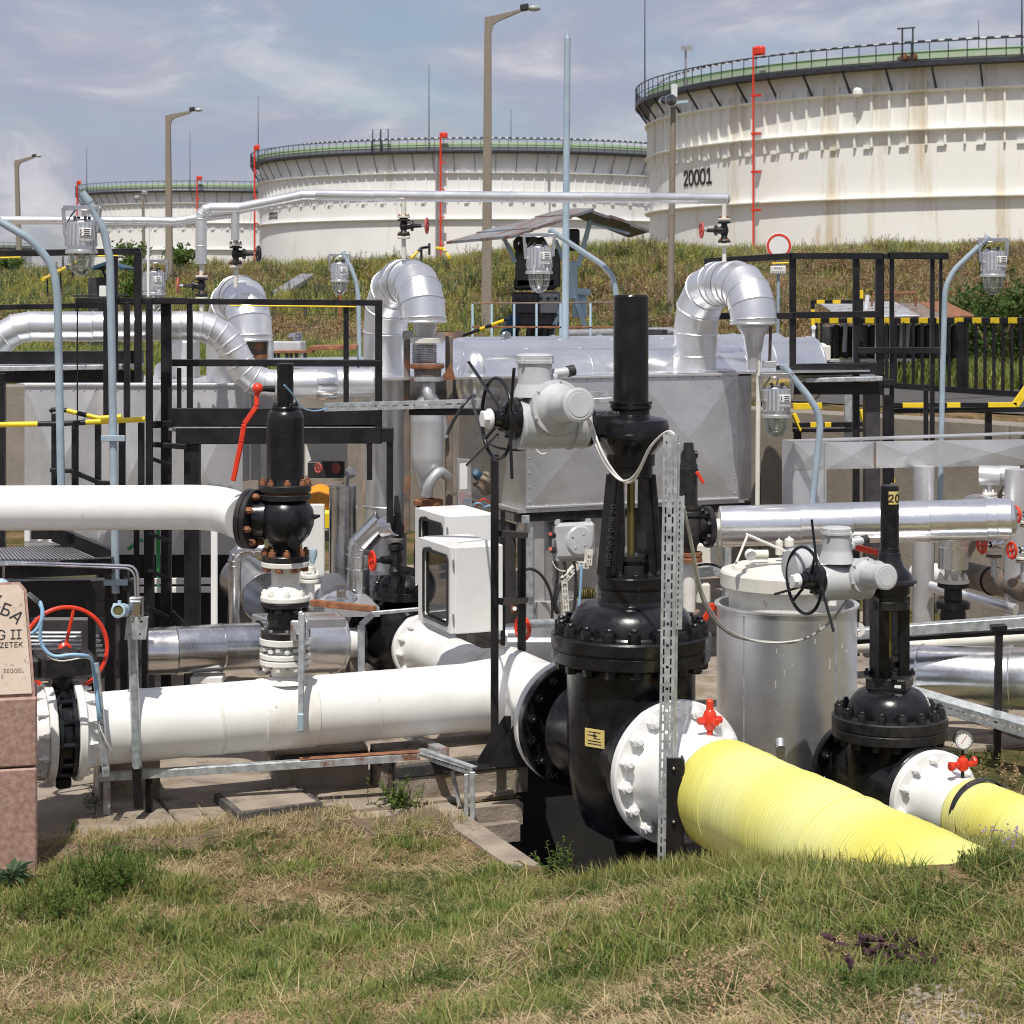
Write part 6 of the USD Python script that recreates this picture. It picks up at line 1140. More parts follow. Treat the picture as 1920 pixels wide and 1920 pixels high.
bpx(pb, 'brace', 320, 1150, 352, 1180, Yl + .2, 14, 'frame_black')
# stair with yellow and black rail, lower grating platform
st_ = thing('stair', 'black steel stair with black and yellow hand rail at the left', 'stairs', P(180, 1180, 10.3))
Yt = 10.35
def striped(par, pts, r, cuts, first='safety_yellow', n=12, name='rail_piece'):
    """a rail in alternating yellow and black pieces; cuts are fractions of its length"""
    pts = np.asarray(pts, float); s = np.r_[0, np.cumsum(np.linalg.norm(np.diff(pts, axis=0), axis=1))]; s /= s[-1]; cs = [0] + list(cuts) + [1]; mt = first
    for a, b in zip(cs[:-1], cs[1:]):
        ts = np.unique(np.r_[a, s[(s > a) & (s < b)], b]); q = np.stack([np.interp(ts, s, pts[:, i]) for i in range(3)], 1)
        if len(q) == 2: q = np.array([q[0], (q[0] + q[1]) / 2, q[1]])
        part(par, name, tube(q, r, n), mt); mt = 'frame_black' if mt == 'safety_yellow' else 'safety_yellow'
striped(st_, [P(-40, 797, Yt), P(120, 794, Yt), P(272, 786, Yt)], S(5, Yt), (.356, .645))
striped(st_, [P(94, 772, Yt + .1), P(99, 768, Yt + .1), P(122, 769, Yt + .1), P(185, 784, Yt + .1), P(228, 781, Yt + .1)], S(4.5, Yt), (.24, .38, .52), 'frame_black')
for x, w in ((104, 14), (141, 12), (184, 11), (229, 12), (265, 11)): bpx(st_, 'post', x, 915 if x != 104 else 1000, x, 775 if x == 104 else 792, Yt + .05, w, d=.03)
bpx(st_, 'knee_rail', 94, 881, 132, 883, Yt, 8); bpx(st_, 'knee_rail', 131, 882, 184, 904, Yt, 9); bpx(st_, 'knee_rail', 182, 905, 208, 906, Yt, 9)
bpx(st_, 'stringer', 103, 1000, 208, 1043, Yt - .1, 28); bpx(st_, 'stringer', 120, 1000, 60, 1000, Yt + .2, 20)
gp = thing('grating_platform', 'low black platform with grey anti-slip deck plate at the left edge', 'platform', P(90, 1180, 10.0))
dk = [G(x, y, 1.07) for x, y in ((-80, 1058), (180, 1046), (124, 1022), (-80, 1030))]; dk = [A(p[0], p[1], 0) for p in dk]
part(gp, 'deck_plate', prism(dk, 1.05, 1.07), 'mesh_grey')
e0, e1 = dk[0] - dk[1], dk[3] - dk[2]
part(gp, 'deck_seams', cat(*[beam(dk[1] + e0 * t + Z * 1.072, dk[2] + e1 * t + Z * 1.072, .006, .004, Z, .001) for t in np.linspace(.03, .98, 34)]), 'tray_black', kind='stuff')
bpx(gp, 'edge_beam', -60, 1072, 212, 1060, dk[1][1] - .03, 30); bpx(gp, 'edge_beam', -60, 1110, 240, 1104, dk[1][1] + .3, 40)
bpx(gp, 'side_beam', 240, 1100, 215, 1062, dk[1][1] + .0, 20, Y2=dk[1][1] + .3)
for x, y0, y1, w in ((207, 1060, 1300, 18), (234, 1060, 1300, 14), (172, 1120, 1270, 12), (272, 1150, 1290, 10)): bpx(gp, 'leg', x, y1, x, y0, dk[1][1] + .1, w, d=.05)
part(gp, 'back_panel', rbox(P(130, 1120, dk[1][1] + .5), (S(240, 10.8), .03, S(70, 10.8))), 'frame_black')
M['grating_bar'] = M['galvanised']
sg2 = thing('step_grating', 'sunlit grating step under the low black platform, behind the red wheel', 'grating', P(110, 1210, 10.6))
for i in range(5): part(sg2, 'grating_strip', beam(P(55, 1186 + i * 7.5, 10.6 - i * .02), P(153, 1186 + i * 7.5, 10.6 - i * .02), S(3.8, 10.6), .03, Y_), 'galvanised')
for i in range(5): part(sg2, 'grating_strip', beam(P(172 + i * 3, 1192 + i * 9, 10.6), P(186 + i * 3, 1193 + i * 9, 10.6), S(4.5, 10.6), .03, Y_), 'galvanised')
for nm, lb, c_, s_, mt in (('machine_block', 'black block added to darken the gap under the low platform', P(100, 1200, 11.3), (1.0, .5, .35), 'tray_black'), ('machine_block', 'dark block added as black background behind the ladder and white frame', P(330, 1080, 12.6), (.9, .6, .8), 'frame_black')): single(nm, lb, 'machine', rbox(c_, s_, ch=.02), mt)  # dark blocks added to give the gaps behind a black background
for i, (px, py) in enumerate(((60, 998), (105, 1000))): single('white_cover', ('left' if i == 0 else 'right') + ' of two small white covers under the upper white pipe at left', 'cover', rbox(P(px + 10, py, 11.2), (S(34, 11.2), .2, S(32, 11.2)), ch=.01), 'cabinet_white')
for i, pts in enumerate(([(296, 990), (297, 1060), (296, 1110)], [(240, 1030), (262, 1012), (268, 1014)])): single('green_hose', ('upright' if i == 0 else 'slanting') + ' green painted pipe behind the black ladder columns', 'pipe', tube([P(x, y, 11.4) for x, y in pts], S(4, 11.4), 10), 'green_paint')

# ------------------------------------------------------------------ low clad pipes and fittings in the middle
cp = thing('clad_pipe', 'shiny low aluminium clad pipe behind the grey transmitter post', 'pipe', P(380, 1218, 10.2))
clad(cp, [P(262, 1222, 10.1), P(330, 1219, 10.15), P(415, 1214, 10.25), P(492, 1210, 10.35)], S(44, 10.2), 'stainless', .004, 44)
part(cp, 'end_collar', lathe([(S(47, 10.3), -.02), (S(47, 10.3), .02), (S(40, 10.3), .03)], P(492, 1210, 10.35), unit(P(492, 1210, 10.35) - P(415, 1214, 10.25)), 44), 'stainless')
part(cp, 'saddle', rbox(P(390, 1272, 10.2), (S(60, 10.2), .12, S(14, 10.2))), 'white_paint')
cb_ = thing('clad_valve_box', 'half-round aluminium clad valve box behind the white flanged spools', 'housing', P(560, 1210, 10.6))
a_, b_ = P(488, 1210, 10.5), P(632, 1205, 10.75); dd_ = unit(b_ - a_)
part(cb_, 'drum', lathe([(1e-4, 0), (S(56, 10.6), 0), (S(56, 10.6), .02), (S(55, 10.6), .024), (S(55, 10.6), np.linalg.norm(b_ - a_) - .02), (S(56.5, 10.6), np.linalg.norm(b_ - a_) - .018), (S(56.5, 10.6), np.linalg.norm(b_ - a_)), (1e-4, np.linalg.norm(b_ - a_))], a_, dd_, 44), 'bright_aluminium', 25)
part(cb_, 'lid', rbox((a_ + b_) / 2 + Z * S(38, 10.6), (np.linalg.norm(b_ - a_) * .98, .24, S(30, 10.6)), (dd_, np.cross(Z, dd_), Z), .006), 'sheet_steel')
for px in (598, 612): part(cb_, 'clip', rbox(P(px, 1163, 10.6), (.03, .03, .016), ch=.006), 'red_paint')
nzp = single('rusty_angle', 'long rusty brown steel angle lying on the clad lid', 'beam', beam(P(584, 1130, 10.9), P(704, 1142, 10.7), .035, .03, Y_), 'rust')
hl = thing('hipped_housing', 'low hipped aluminium lid with a white disc and lug on it', 'housing', P(655, 1140, 11.4))
hb = [P(590, 1142, 11.1), P(712, 1140, 11.1), P(690, 1108, 11.9), P(600, 1108, 11.9)]; hz_ = zof(1140, 11.1)
hb = [A(p[0], p[1], hz_) for p in hb]; apx = [sum(hb) / 4 + Z * .07 + X * dx for dx in (-.06, .06)]
v_ = np.array(hb + apx); part(hl, 'lid', (v_, np.array([(0, 1, 5), (0, 5, 4), (1, 2, 5), (2, 3, 4), (2, 4, 5), (3, 0, 4)])), 'dull_aluminium', False)
part(hl, 'skirt', prism(hb, hz_ - .05, hz_ - .001), 'dull_aluminium')
part(hl, 'lug', extrude(sbox(-.026, -.04, .026, .035).difference(trimesh.path.creation.circle_pattern(1, .001, 1) if False else sbox(-.012, .0, .012, .022).buffer(.004)), .012, P(640, 1107, 11.2), (X, Z, -Y_)), 'rusty_pipe')
part(hl, 'lug_patch', noisy(disc(P(640, 1122, 11.25), unit(Z - Y_ * .3), .09, .008), .012, 20), 'bright_aluminium')
wd_ = single('blind_disc', 'white round blind plate standing upright behind the rusty lug', 'disc', disc(P(625, 1098, 11.5), unit(A(.1, -1, .1)), S(24, 11.5), .012), 'white_paint')
ss = thing('stainless_column', 'dark mirror-like stainless cylinder with a round tag behind the relief valve', 'column', P(643, 1110, 11.9))
part(ss, 'shell', lathe([(S(26, 11.9), .0), (S(26, 11.9), zof(914, 11.9)), (S(27, 11.9), zof(913, 11.9)), (S(27, 11.9), zof(910, 11.9)), (1e-4, zof(909, 11.9))], A(*P(643, 900, 11.9)[:2], 0), Z, 40), 'stainless', 25)
part(ss, 'tag', disc(P(657, 886, 11.9), unit(A(.25, -1, 0)), S(11, 11.9), .004), 'mesh_grey'); part(ss, 'tag_stem', cyl(P(651, 912, 11.9), P(652, 893, 11.9), .01), 'mesh_grey')
be = thing('insulated_bend', 'shiny insulated pipe bend with foam at its open end, left of the cabinets', 'pipe', P(672, 1140, 11.4))
bp_ = bend(P(672, 1060, 11.4), P(672, 1025, 11.4), P(722, 972, 11.3), .10, 3); clad(be, [P(672, 1150, 11.4), P(672, 1064, 11.4)] + bp_ + [P(722, 972, 11.3)], S(21.5, 11.4), 'bright_aluminium', .004, 36)
part(be, 'foam', noisy(disc(P(723, 971, 11.29), unit(P(722, 972, 11.3) - P(672, 1025, 11.4)), S(19, 11.3), .02), .01, 40), 'cream_paint'); part(be, 'loose_collar', lathe([(S(20, 11.3), -.03), (S(20, 11.3), .06), (S(18, 11.3), .06), (S(18, 11.3), -.03)], P(728, 988, 11.2), unit(A(1, -.7, .3)), 30), 'bright_aluminium')
part(be, 'lower_drum', cyl(P(712, 1150, 11.7), P(712, 1075, 11.7), S(26, 11.7), n=32), 'stainless')
sv = thing('gate_valve', 'small black gate valve with a bright red wheel left of the cabinets', 'valve', P(740, 1100, 11.2)); kk = 11.2 / F
part(sv, 'body', lathe([(12 * kk, zof(1075, 11.2)), (14 * kk, zof(1070, 11.2)), (10 * kk, zof(1062, 11.2)), (13 * kk, zof(1048, 11.2)), (10 * kk, zof(1034, 11.2)), (15 * kk, zof(1030, 11.2)), (15 * kk, zof(1022, 11.2)), (8 * kk, zof(1018, 11.2))], A(*P(742, 1050, 11.2)[:2], 0), Z, 24), 'black_rough')
part(sv, 'bonnet', cat(cyl(P(738, 1049, 11.2), P(716, 1050, 11.15), 9 * kk, 7 * kk, 14), cyl(P(718, 1050, 11.15), P(697, 1052, 11.1), 4 * kk, n=10)), 'black_rough'); part(sv, 'hand_wheel', handwheel(P(698, 1052, 11.1), unit(A(-.93, -.36, 0)), 17 * kk, 3 * kk, 4, 5 * kk), 'red_paint')
part(sv, 'upper_flange', disc(P(742, 1012, 11.2), Z, 13 * kk, 5 * kk), 'cream_paint'); part(sv, 'top_valve', noisy(lathe([(12 * kk, 0), (14 * kk, 20 * kk), (9 * kk, 34 * kk), (6 * kk, 60 * kk), (4 * kk, 78 * kk), (1e-4, 80 * kk)], P(744, 1008, 11.2), Z, 20), .012, 30), 'black_rusty'); part(sv, 'lower_pipe', cyl(P(742, 1130, 11.2), P(742, 1075, 11.2), 9 * kk, n=16), 'black_rough')
part(sv, 'arm', beam(P(742, 1062, 11.1), P(785, 1072, 11.1), .03, .03), 'frame_black')
tl = thing('steel_pipe', 'thin shiny steel pipe elbow beside the black columns at left', 'pipe', P(440, 1160, 10.9)); clad(tl, [P(439, 1175, 10.9), P(440, 1060, 10.9)] + bend(P(440, 1060, 10.9), P(440, 1030, 10.9), P(500, 1030, 10.9), .06, 3) + [P(496, 1030, 10.9)], S(12, 10.9), 'stainless', .003, 24)
part(tl, 'clamp', disc(P(472, 1030, 10.9), X, S(15, 10.9), .02), 'stainless')
big = thing('clad_pipe', 'dark reflecting clad pipe end behind the thin steel elbow', 'pipe', P(480, 1100, 11.3)); clad(big, [P(455, 1085, 11.5), P(500, 1120, 11.1)], S(46, 11.3), 'stainless', .005, 40)
nz = thing('flanged_nozzle', 'small white flanged nozzle right of the relief valve stack', 'nozzle', P(581, 1090, 11.0))
for y, r_, h_, mt in ((1092, 18, 7, 'white_rusty'), (1083, 18, 7, 'white_rusty'), (1074, 10, 12, 'white_rusty')): part(nz, 'flange', disc(P(581, y, 11.0), Z, S(r_, 11), S(h_, 11), .003, 28), mt)
part(nz, 'bolts', bolt_set(P(581, 1076, 11), Z, S(15, 11), 6, S(3, 11), S(4, 11)), 'white_rusty', kind='stuff'); part(nz, 'pipe', cyl(P(581, 1120, 11), P(581, 1092, 11), S(9, 11)), 'white_paint'); part(nz, 'funnel', lathe([(S(3, 11), 0), (S(9, 11), S(16, 11)), (S(9, 11), S(28, 11)), (1e-4, S(28, 11))], P(586, 1058, 11), Z, 20), 'instrument_blue')
single('white_cabinet', 'white cabinet with mesh shadows behind the black valve body', 'panel', rbox(P(588, 1020, 12.2), (S(42, 12.2), .04, S(150, 12.2))), 'cabinet_white')
og = thing('pump_coupling', 'orange painted pump coupling glimpsed right of the relief valve', 'pump', P(600, 960, 12.6))
part(og, 'casing', lathe([(1e-4, -.12), (.09, -.10), (.12, 0), (.09, .10), (1e-4, .12)], P(600, 942, 12.6), X, 28), 'orange_lid'); part(og, 'guard', rbox(P(612, 975, 12.5), (.09, .1, .13), ch=.02), 'safety_yellow'); part(og, 'support', rbox(P(590, 912, 12.7), (.36, .2, .05)), 'rusty_pipe'); part(og, 'motor', cyl(P(612, 1005, 12.5), P(622, 960, 12.6), .07), 'rubber')
bkv = thing('valve_group', 'pair of dark valves with maroon wheels on a white panel, far behind the relief valve', 'valve', P(612, 880, 13.2))
part(bkv, 'panel', rbox(P(612, 855, 13.4), (S(78, 13.4), .04, S(75, 13.4))), 'cabinet_white'); part(bkv, 'manifold', rbox(P(612, 880, 13.2), (S(68, 13.2), .1, S(30, 13.2))), 'tray_black')
for px in (597, 630): part(bkv, 'hand_wheel', handwheel(P(px, 878, 13.0), unit(A(-.6, -.8, 0)), S(8, 13), .006, 4), 'red_faded')
cov = thing('cable_ladder', 'galvanised slotted channel lying across above the platform to the big hand wheel', 'cable tray', P(750, 762, 9.7))
slotted(cov, 'channel', P(608, 764, 9.8), P(905, 756, 9.6), S(15, 9.7), .04, Y_, rows=(.0,), sw=.007, slot=.03, gap=.025); part(cov, 'under_beam', beam(P(770, 772, 9.75), P(925, 772, 9.6), S(12, 9.7), .05, Y_), 'frame_black')
slotted(cov, 'channel', P(1090, 740, 9.9), P(1140, 737, 9.9), S(9, 9.9), .03, Y_, rows=(0,)); part(cov, 'channel', beam(P(1090, 752, 10), P(1148, 750, 10), S(10, 10), .03, Y_), 'galvanised')
single('blue_cable', 'thin blue wire from the relief valve cap to the slotted channel', 'cable', tube(curve([P(533, 722, 9.15), P(545, 735, 9.2), P(562, 760, 9.4), P(585, 770, 9.6), P(612, 766, 9.75)], 20), .004, 6), 'cable_blue')
sc = thing('torn_cladding', 'torn shiny cladding with blue tape and loose wires left of the housing', 'cladding', P(890, 900, 11.5))
part(sc, 'loose_sheet', noisy(rbox(P(870, 905, 11.5), (S(28, 11.5), .01, S(90, 11.5)), (unit(U), V, Z)), .015, 12), 'bright_aluminium', 20); part(sc, 'paper_notice', rbox(P(869, 893, 11.4), (S(15, 11.5), .004, S(48, 11.5)), (U, V, Z), .001), 'sign_white'); part(sc, 'blue_wrap', noisy(sphere(P(895, 888, 11.65), S(9, 11.6), 10, (1, 1, 1.3)), .035, 25), 'deep_blue'); part(sc, 'foam', noisy(sphere(P(908, 905, 11.75), S(17, 11.7), 12, (1.1, .6, 1)), .07, 22), 'rusty_pipe')
for i, (c_, m_c) in enumerate((((895, 945), 'cable_blue'), ((905, 938), 'red_paint'), ((915, 950), 'cable_blue'))): part(sc, 'loose_wire', tube(curve([P(c_[0] - 12, c_[1] + 12, 11.4), P(c_[0], c_[1] - 2, 11.35), P(c_[0] + 16, c_[1] + 6, 11.4)], 10), .005, 6), m_c)
bb_ = thing('brass_block', 'small rust-brown manifold with a red wheel beside the big valve flange', 'valve', P(966, 1140, 10.3)); part(bb_, 'block', rbox(P(966, 1135, 10.3), (S(16, 10.3), .05, S(28, 10.3))), 'rust')
for y in (1127, 1141): part(bb_, 'gauge_face', cyl(P(965, y, 10.26), P(965, y, 10.24), S(4, 10.3)), 'sign_white')
part(bb_, 'hand_wheel', handwheel(P(980, 1178, 10.2), unit(A(-.8, -.6, 0)), S(20, 10.2), .012, 4), 'red_paint'); part(bb_, 'stem', cyl(P(985, 1170, 10.25), P(1035, 1168, 10.4), S(8, 10.3)), 'galvanised')
lowc = thing('clad_pipe', 'low aluminium clad box behind the white tee pipe, left of the big valve', 'housing', P(990, 1210, 10.6)); part(lowc, 'box', rbox(P(1000, 1212, 10.9), (S(110, 10.9), .5, S(60, 10.9)), ch=.02), 'bright_aluminium'); part(lowc, 'duct', cyl(P(930, 1195, 10.9), P(985, 1195, 10.9), S(22, 10.9)), 'bright_aluminium')
gs = thing('galvanised_stand', 'galvanised bent strut standing in front of the black check valve', 'bracket', P(680, 1260, 10.4)); bpx(gs, 'leg', 679, 1262, 677, 1172, 10.4, 13, 'galvanised'); bpx(gs, 'arm', 677, 1172, 700, 1150, 10.4, 11, 'galvanised'); bpx(gs, 'arm', 698, 1150, 785, 1142, 10.4, 7, 'galvanised')
# ------------------------------------------------------------------ right side: clad vessel with white lid
Yv = 10.0; kv = Yv / F; vc = A(*P(1475, 1100, Yv)[:2], 0); zv = zs(Yv)
sv_ = thing('clad_vessel', 'stout metal-clad vessel with a white lid and lifting bar, between the two gate valves', 'vessel', vc)
R_ = 130 * kv
part(sv_, 'shell', noisy(lathe([(R_, .0), (R_, zv(1136)), (R_ + .012, zv(1134)), (R_ + .012, zv(1130)), (R_ - .012, zv(1130)), (R_ - .014, zv(1160)), (.1, zv(1160))], vc, Z, 72), .004, 5), 'aluminium', 28)
for a in (-2.35, -.95): q = vc + A(math.cos(a), math.sin(a), 0) * (R_ + .001); part(sv_, 'seam', cyl(q + Z * .0, q + Z * zv(1140), .0035, n=6), 'galvanised')
rn = np.random.default_rng(3)
part(sv_, 'paint_drips', cat(*[tube([vc + (R_ + .0015) * A(math.cos(a), math.sin(a), 0) + Z * z, vc + (R_ + .0015) * A(math.cos(a + .004), math.sin(a + .004), 0) + Z * (z - l / 2), vc + (R_ + .0015) * A(math.cos(a - .003), math.sin(a - .003), 0) + Z * (z - l)], .0014, 5) for a, z, l in zip(rn.uniform(-2.0, -.4, 9), rn.uniform(.45, .78, 9), rn.uniform(.008, .05, 9))]), 'cream_paint', kind='stuff')
part(sv_, 'neck', lathe([(108 * kv, zv(1165)), (108 * kv, zv(1098))], vc, Z, 64), 'white_rusty')
part(sv_, 'lid', lathe([(108 * kv, zv(1099)), (123 * kv, zv(1098)), (124 * kv, zv(1096)), (124 * kv, zv(1072)), (121 * kv, zv(1068)), (104 * kv, zv(1066)), (100 * kv, zv(1060)), (60 * kv, zv(1054)), (1e-4, zv(1052))], vc, Z, 64), 'cream_paint', 25)
lf = [P(1380, 1056, 9.75), P(1402, 1003, 9.8), P(1478, 1036, 9.9)]
part(sv_, 'lifting_bar', cat(beam(lf[0], lf[1], .05, .012, X), beam(lf[1], lf[2], .012, .05, Y_)), 'white_rusty')
part(sv_, 'knob', sphere(P(1407, 1040, 9.9), 11 * kv, 10), 'white_rusty'); part(sv_, 'neck_stub', cyl(P(1407, 1040, 9.95), P(1440, 1040, 9.95), 9 * kv, n=18), 'cream_paint')
for px, y0, y1, r_ in ((1461, 1040, 1012, 7), (1480, 1024, 1008, 9)): part(sv_, 'vent_plug', lathe([(r_ * kv, zv(y0)), (r_ * kv, zv(y1 + 4)), (r_ * .8 * kv, zv(y1 + 2)), (r_ * .3 * kv, zv(y1)), (1e-4, zv(y1 - 4))], A(*P(px, y0, 10.0)[:2], 0), Z, 14), 'cream_paint')
part(sv_, 'clamp_block', rbox(P(1560, 1126, 9.75), (S(16, 9.75), .04, S(20, 9.75))), 'cabinet_white')
part(sv_, 'lifting_lug', extrude(sphere_ring := sbox(-.001, -.001, 0, 0).union(__import__('shapely').geometry.Point(0, 0).buffer(.036)).difference(__import__('shapely').geometry.Point(0, 0).buffer(.016)), .014, P(1608, 1180, 9.95), (X, Z, -Y_)), 'white_rusty')
part(sv_, 'drain_nipple', cyl(P(1462, 1390, 9.66), P(1464, 1404, 9.62), .022, n=14), 'aluminium')
part(sv_, 'base_ring', lathe([(R_ + .05, 0), (R_ + .05, .05), (R_, .055)], vc, Z, 64), 'black_rough')

# clad duct, columns, aluminium pipes
du = thing('clad_duct', 'grey sheet-metal clad duct with down leg crossing the right side', 'duct', P(1500, 900, 11.3))
D0 = P(1547, 880, 11.3); DP = .13; Dv = lambda px, py: onV(px, py, D0)
T0, T1, B1 = Dv(1462, 829), Dv(1960, 818), Dv(1960, 871)
hD = Z * (Dv(1547, 829)[2] - D0[2])
xs = [1547, 1640, 1760, 1960]
for a, b in zip(xs[:-1], xs[1:]): o = Dv(a, 880 - (a - 1547) * .021); q = Dv(b, 880 - (b - 1547) * .021); sheet(du, o, q - o, hD, .014, 'dull_aluminium')
L0 = Dv(1488, 1325); L0[2] = 0.02; sheet(du, L0, U * np.linalg.norm((D0 - Dv(1488, 880))[:2]), Z * (D0[2] - L0[2]), .012, 'dull_aluminium'); sheet(du, Dv(1488, 880), Dv(1547, 880) - Dv(1488, 880), hD, .012, 'dull_aluminium')
W = D0 - Dv(1488, 880); tp_ = Dv(1488, 880) + hD
part(du, 'top', sbox3(tp_ + U * .85 + V * DP / 2, (1.7, DP, .008), (U, V, Z)), 'dull_aluminium'); part(du, 'bottom', sbox3(D0 + U * .6 + V * DP / 2 + Z * .004, (1.25, DP, .008), (U, V, Z)), 'dull_aluminium')
sheet(du, L0 + V * DP, -V * DP, Z * (tp_[2] - L0[2]), .006, 'dull_aluminium'); part(du, 'back', sbox3(L0 + W / 2 + V * DP + Z * .2, (np.linalg.norm(W), .008, .4), (U, V, Z)), 'dull_aluminium')
for px in (1488, 1547, 1640): part(du, 'seam_strip', beam(Dv(px, 829) - V * .006, Dv(px, 955 if px < 1600 else 878) - V * .006, .010, .006, V), 'rusty_pipe' if px > 1600 else 'dull_aluminium')
for px, lb, y0, y1, r_, Yc in ((1732, 'round grey column under the clad duct at right', 874, 1190, 20, 11.5), (1908, 'round grey column at the right edge by the red wheels', 880, 1090, 24, 11.3)):
    t = thing('round_column', lb, 'column', P(px, y1, Yc)); part(t, 'shaft', cyl(P(px - 2, y1, Yc) * A(1, 1, 0), P(px, y0, Yc), S(r_, Yc), n=32), 'dull_aluminium')
am_ = thing('clad_pipe', 'long straight aluminium clad pipe at mid height on the right', 'pipe', P(1600, 985, 10.7))
clad(am_, [P(1352, 987, 10.75), P(1500, 983, 10.72), P(1598, 980, 10.70), P(1740, 977, 10.66), P(1848, 974, 10.64), P(1868, 973.5, 10.63), P(1893, 973, 10.62)], S(38.5, 10.7), 'bright_aluminium', .003, 48)
part(am_, 'end_cap', lathe([(S(38, 10.6), 0), (S(34, 10.6), .02), (S(20, 10.6), .035), (1e-4, .04)], P(1893, 973, 10.62), unit(P(1893, 973, 10.62) - P(1868, 973.5, 10.63)), 40), 'bright_aluminium'); part(am_, 'inner_pipe', cyl(P(1330, 988, 10.76), P(1360, 987, 10.75), S(15, 10.7)), 'white_paint'); part(am_, 'end_ring', disc(P(1351, 987, 10.75), unit(A(-1, 0, 0)), S(38, 10.7), .006), 'cream_paint')
part(am_, 'back_elbow', tube(fillet([P(1868, 968, 10.66), P(1830, 958, 11.3), P(1826, 958, 11.8)], .2), S(33, 11), 32), 'bright_aluminium')
rv2 = thing('relief_valve', 'slim black relief valve with a small red lever behind the slotted post', 'valve', P(1291, 1045, 10.4)); Y3 = 10.4
stack(rv2, 'cap', 1291, Y3, [(17, 882), (17, 872), (15, 868), (15, 852), (10, 842), (9, 830), (0, 829)], 'black_rough', 14); part(rv2, 'cap_ear', cyl(P(1280, 852, Y3), P(1308, 852, Y3), S(7, Y3), n=14), 'black_rough')
stack(rv2, 'spring_bonnet', 1291, Y3, [(18, 948), (17, 940), (17, 890), (18, 887), (19, 884), (19, 878), (15, 876)], 'black_rough', 28); stack(rv2, 'flange', 1291, Y3, [(0, 966), (25, 966), (25, 959), (23, 957), (23, 955), (25, 953), (25, 947), (0, 946)], 'black_rusty')
stack(rv2, 'body', 1291, Y3, [(15, 1040), (16, 1025), (24, 1010), (27, 992), (25, 975), (18, 964)], 'black_rusty'); part(rv2, 'outlet', cyl(P(1295, 988, Y3), P(1322, 988, Y3 + .03), S(20, Y3), n=24), 'black_rusty')
of2 = part(rv2, 'outlet_flange', disc(P(1322, 988, Y3 + .02), unit(A(1, .25, 0)), S(39, Y3), .03, .004, 40), 'black_rusty'); 
for q in circle_at(P(1322, 988, Y3 + .02), unit(A(-1, -.25, 0)), S(31, Y3), 8, .3): part(of2, 'nut', hexa(q, unit(A(-1, -.25, 0)), S(5, Y3), .016), 'black_rough')
stack(rv2, 'base_flange', 1291, Y3, [(0, 1053), (26, 1053), (26, 1046), (24, 1043), (26, 1041), (26, 1035), (0, 1035)], 'rust'); part(rv2, 'lever', beam(P(1306, 884, Y3 - .1), P(1319, 906, Y3 - .1), .018, .012, Y_), 'red_paint')
wp_ = thing('white_pipe', 'short upright white pipe with a tag box below the slim relief valve', 'pipe', P(1292, 1150, Y3)); part(wp_, 'pipe', cyl(P(1292, 1396, Y3), P(1292, 1052, Y3), S(12, Y3), n=24), 'white_rusty'); part(wp_, 'tag_box', rbox(P(1318, 1112, Y3 + .05), (S(26, Y3), .06, S(36, Y3))), 'cream_paint'); part(wp_, 'base', noisy(disc(P(1296, 1152, Y3), Z, S(17, Y3), .02), .01, 40), 'rusty_pipe')
wb_ = single('white_cover', 'pale box cover behind the slim relief valve outlet', 'cover', rbox(P(1318, 1045, 10.9), (S(50, 10.9), .1, S(52, 10.9))), 'cream_paint')
tr_ = thing('cable_ladder', 'short galvanised slotted channel left of the white vessel lid', 'cable tray', P(1320, 1075, 10.6)); slotted(tr_, 'channel', P(1294, 1076, 10.6), P(1352, 1070, 10.6), S(18, 10.6), .03, Y_, rows=(0,), slot=.03, gap=.02); part(tr_, 'loose_cable', tube(curve([P(1294, 1066, 10.5), P(1325, 1058, 10.5), P(1352, 1064, 10.5)], 12), .007, 8), 'rubber')
rl = thing('red_lever', 'red lever handle standing left of the clad vessel', 'lever', P(1325, 1160, 10.1)); part(rl, 'lever', cat(beam(P(1318, 1166, 10.1), P(1334, 1140, 10.1), .03, .012, Y_), disc(P(1335, 1138, 10.1), -Y_, .022, .012)), 'red_paint')
vd = thing('drum_valve', 'upright clad drum with a flanged black valve under the long aluminium pipe', 'valve', P(1787, 1165, 10.9)); Yd_ = 10.9
stack(vd, 'drum', 1787, Yd_, [(0, 1066), (28, 1066), (28.5, 1064), (28, 1062), (28, 1026), (28.6, 1025), (28, 1024), (28, 1008)], 'bright_aluminium'); stack(vd, 'neck', 1787, Yd_, [(14, 1092), (14, 1080), (16, 1070), (16, 1064)], 'cream_paint')
stack(vd, 'flange', 1787, Yd_, [(0, 1092), (30, 1092), (30, 1087), (28, 1085), (0, 1085)], 'cream_paint'); part(vd, 'bolts', bolt_set(P(1787, 1085, Yd_), Z, S(24, Yd_), 8, S(4.5, Yd_), S(6, Yd_), .3), 'white_rusty', kind='stuff')
stack(vd, 'valve_body', 1787, Yd_, [(24, 1225), (24, 1150), (22, 1142), (31, 1140), (31, 1130), (28, 1127), (17, 1124), (16, 1105), (29, 1100), (29, 1093), (0, 1092)], 'black_rough')
rp = thing('rusty_pipe', 'rust-stained grey pipe with black ring running out at the right edge', 'pipe', P(1870, 1090, 11.6)); part(rp, 'pipe', tube([P(1815, 1078, 11.9), P(1870, 1091, 11.5), P(1960, 1112, 11.0)], S(25, 11.5), 32), 'rusty_pipe'); part(rp, 'ring', torus(P(1862, 1089, 11.55), unit(P(1960, 1112, 11.0) - P(1815, 1078, 11.9)), S(25.5, 11.5), .008), 'frame_black')
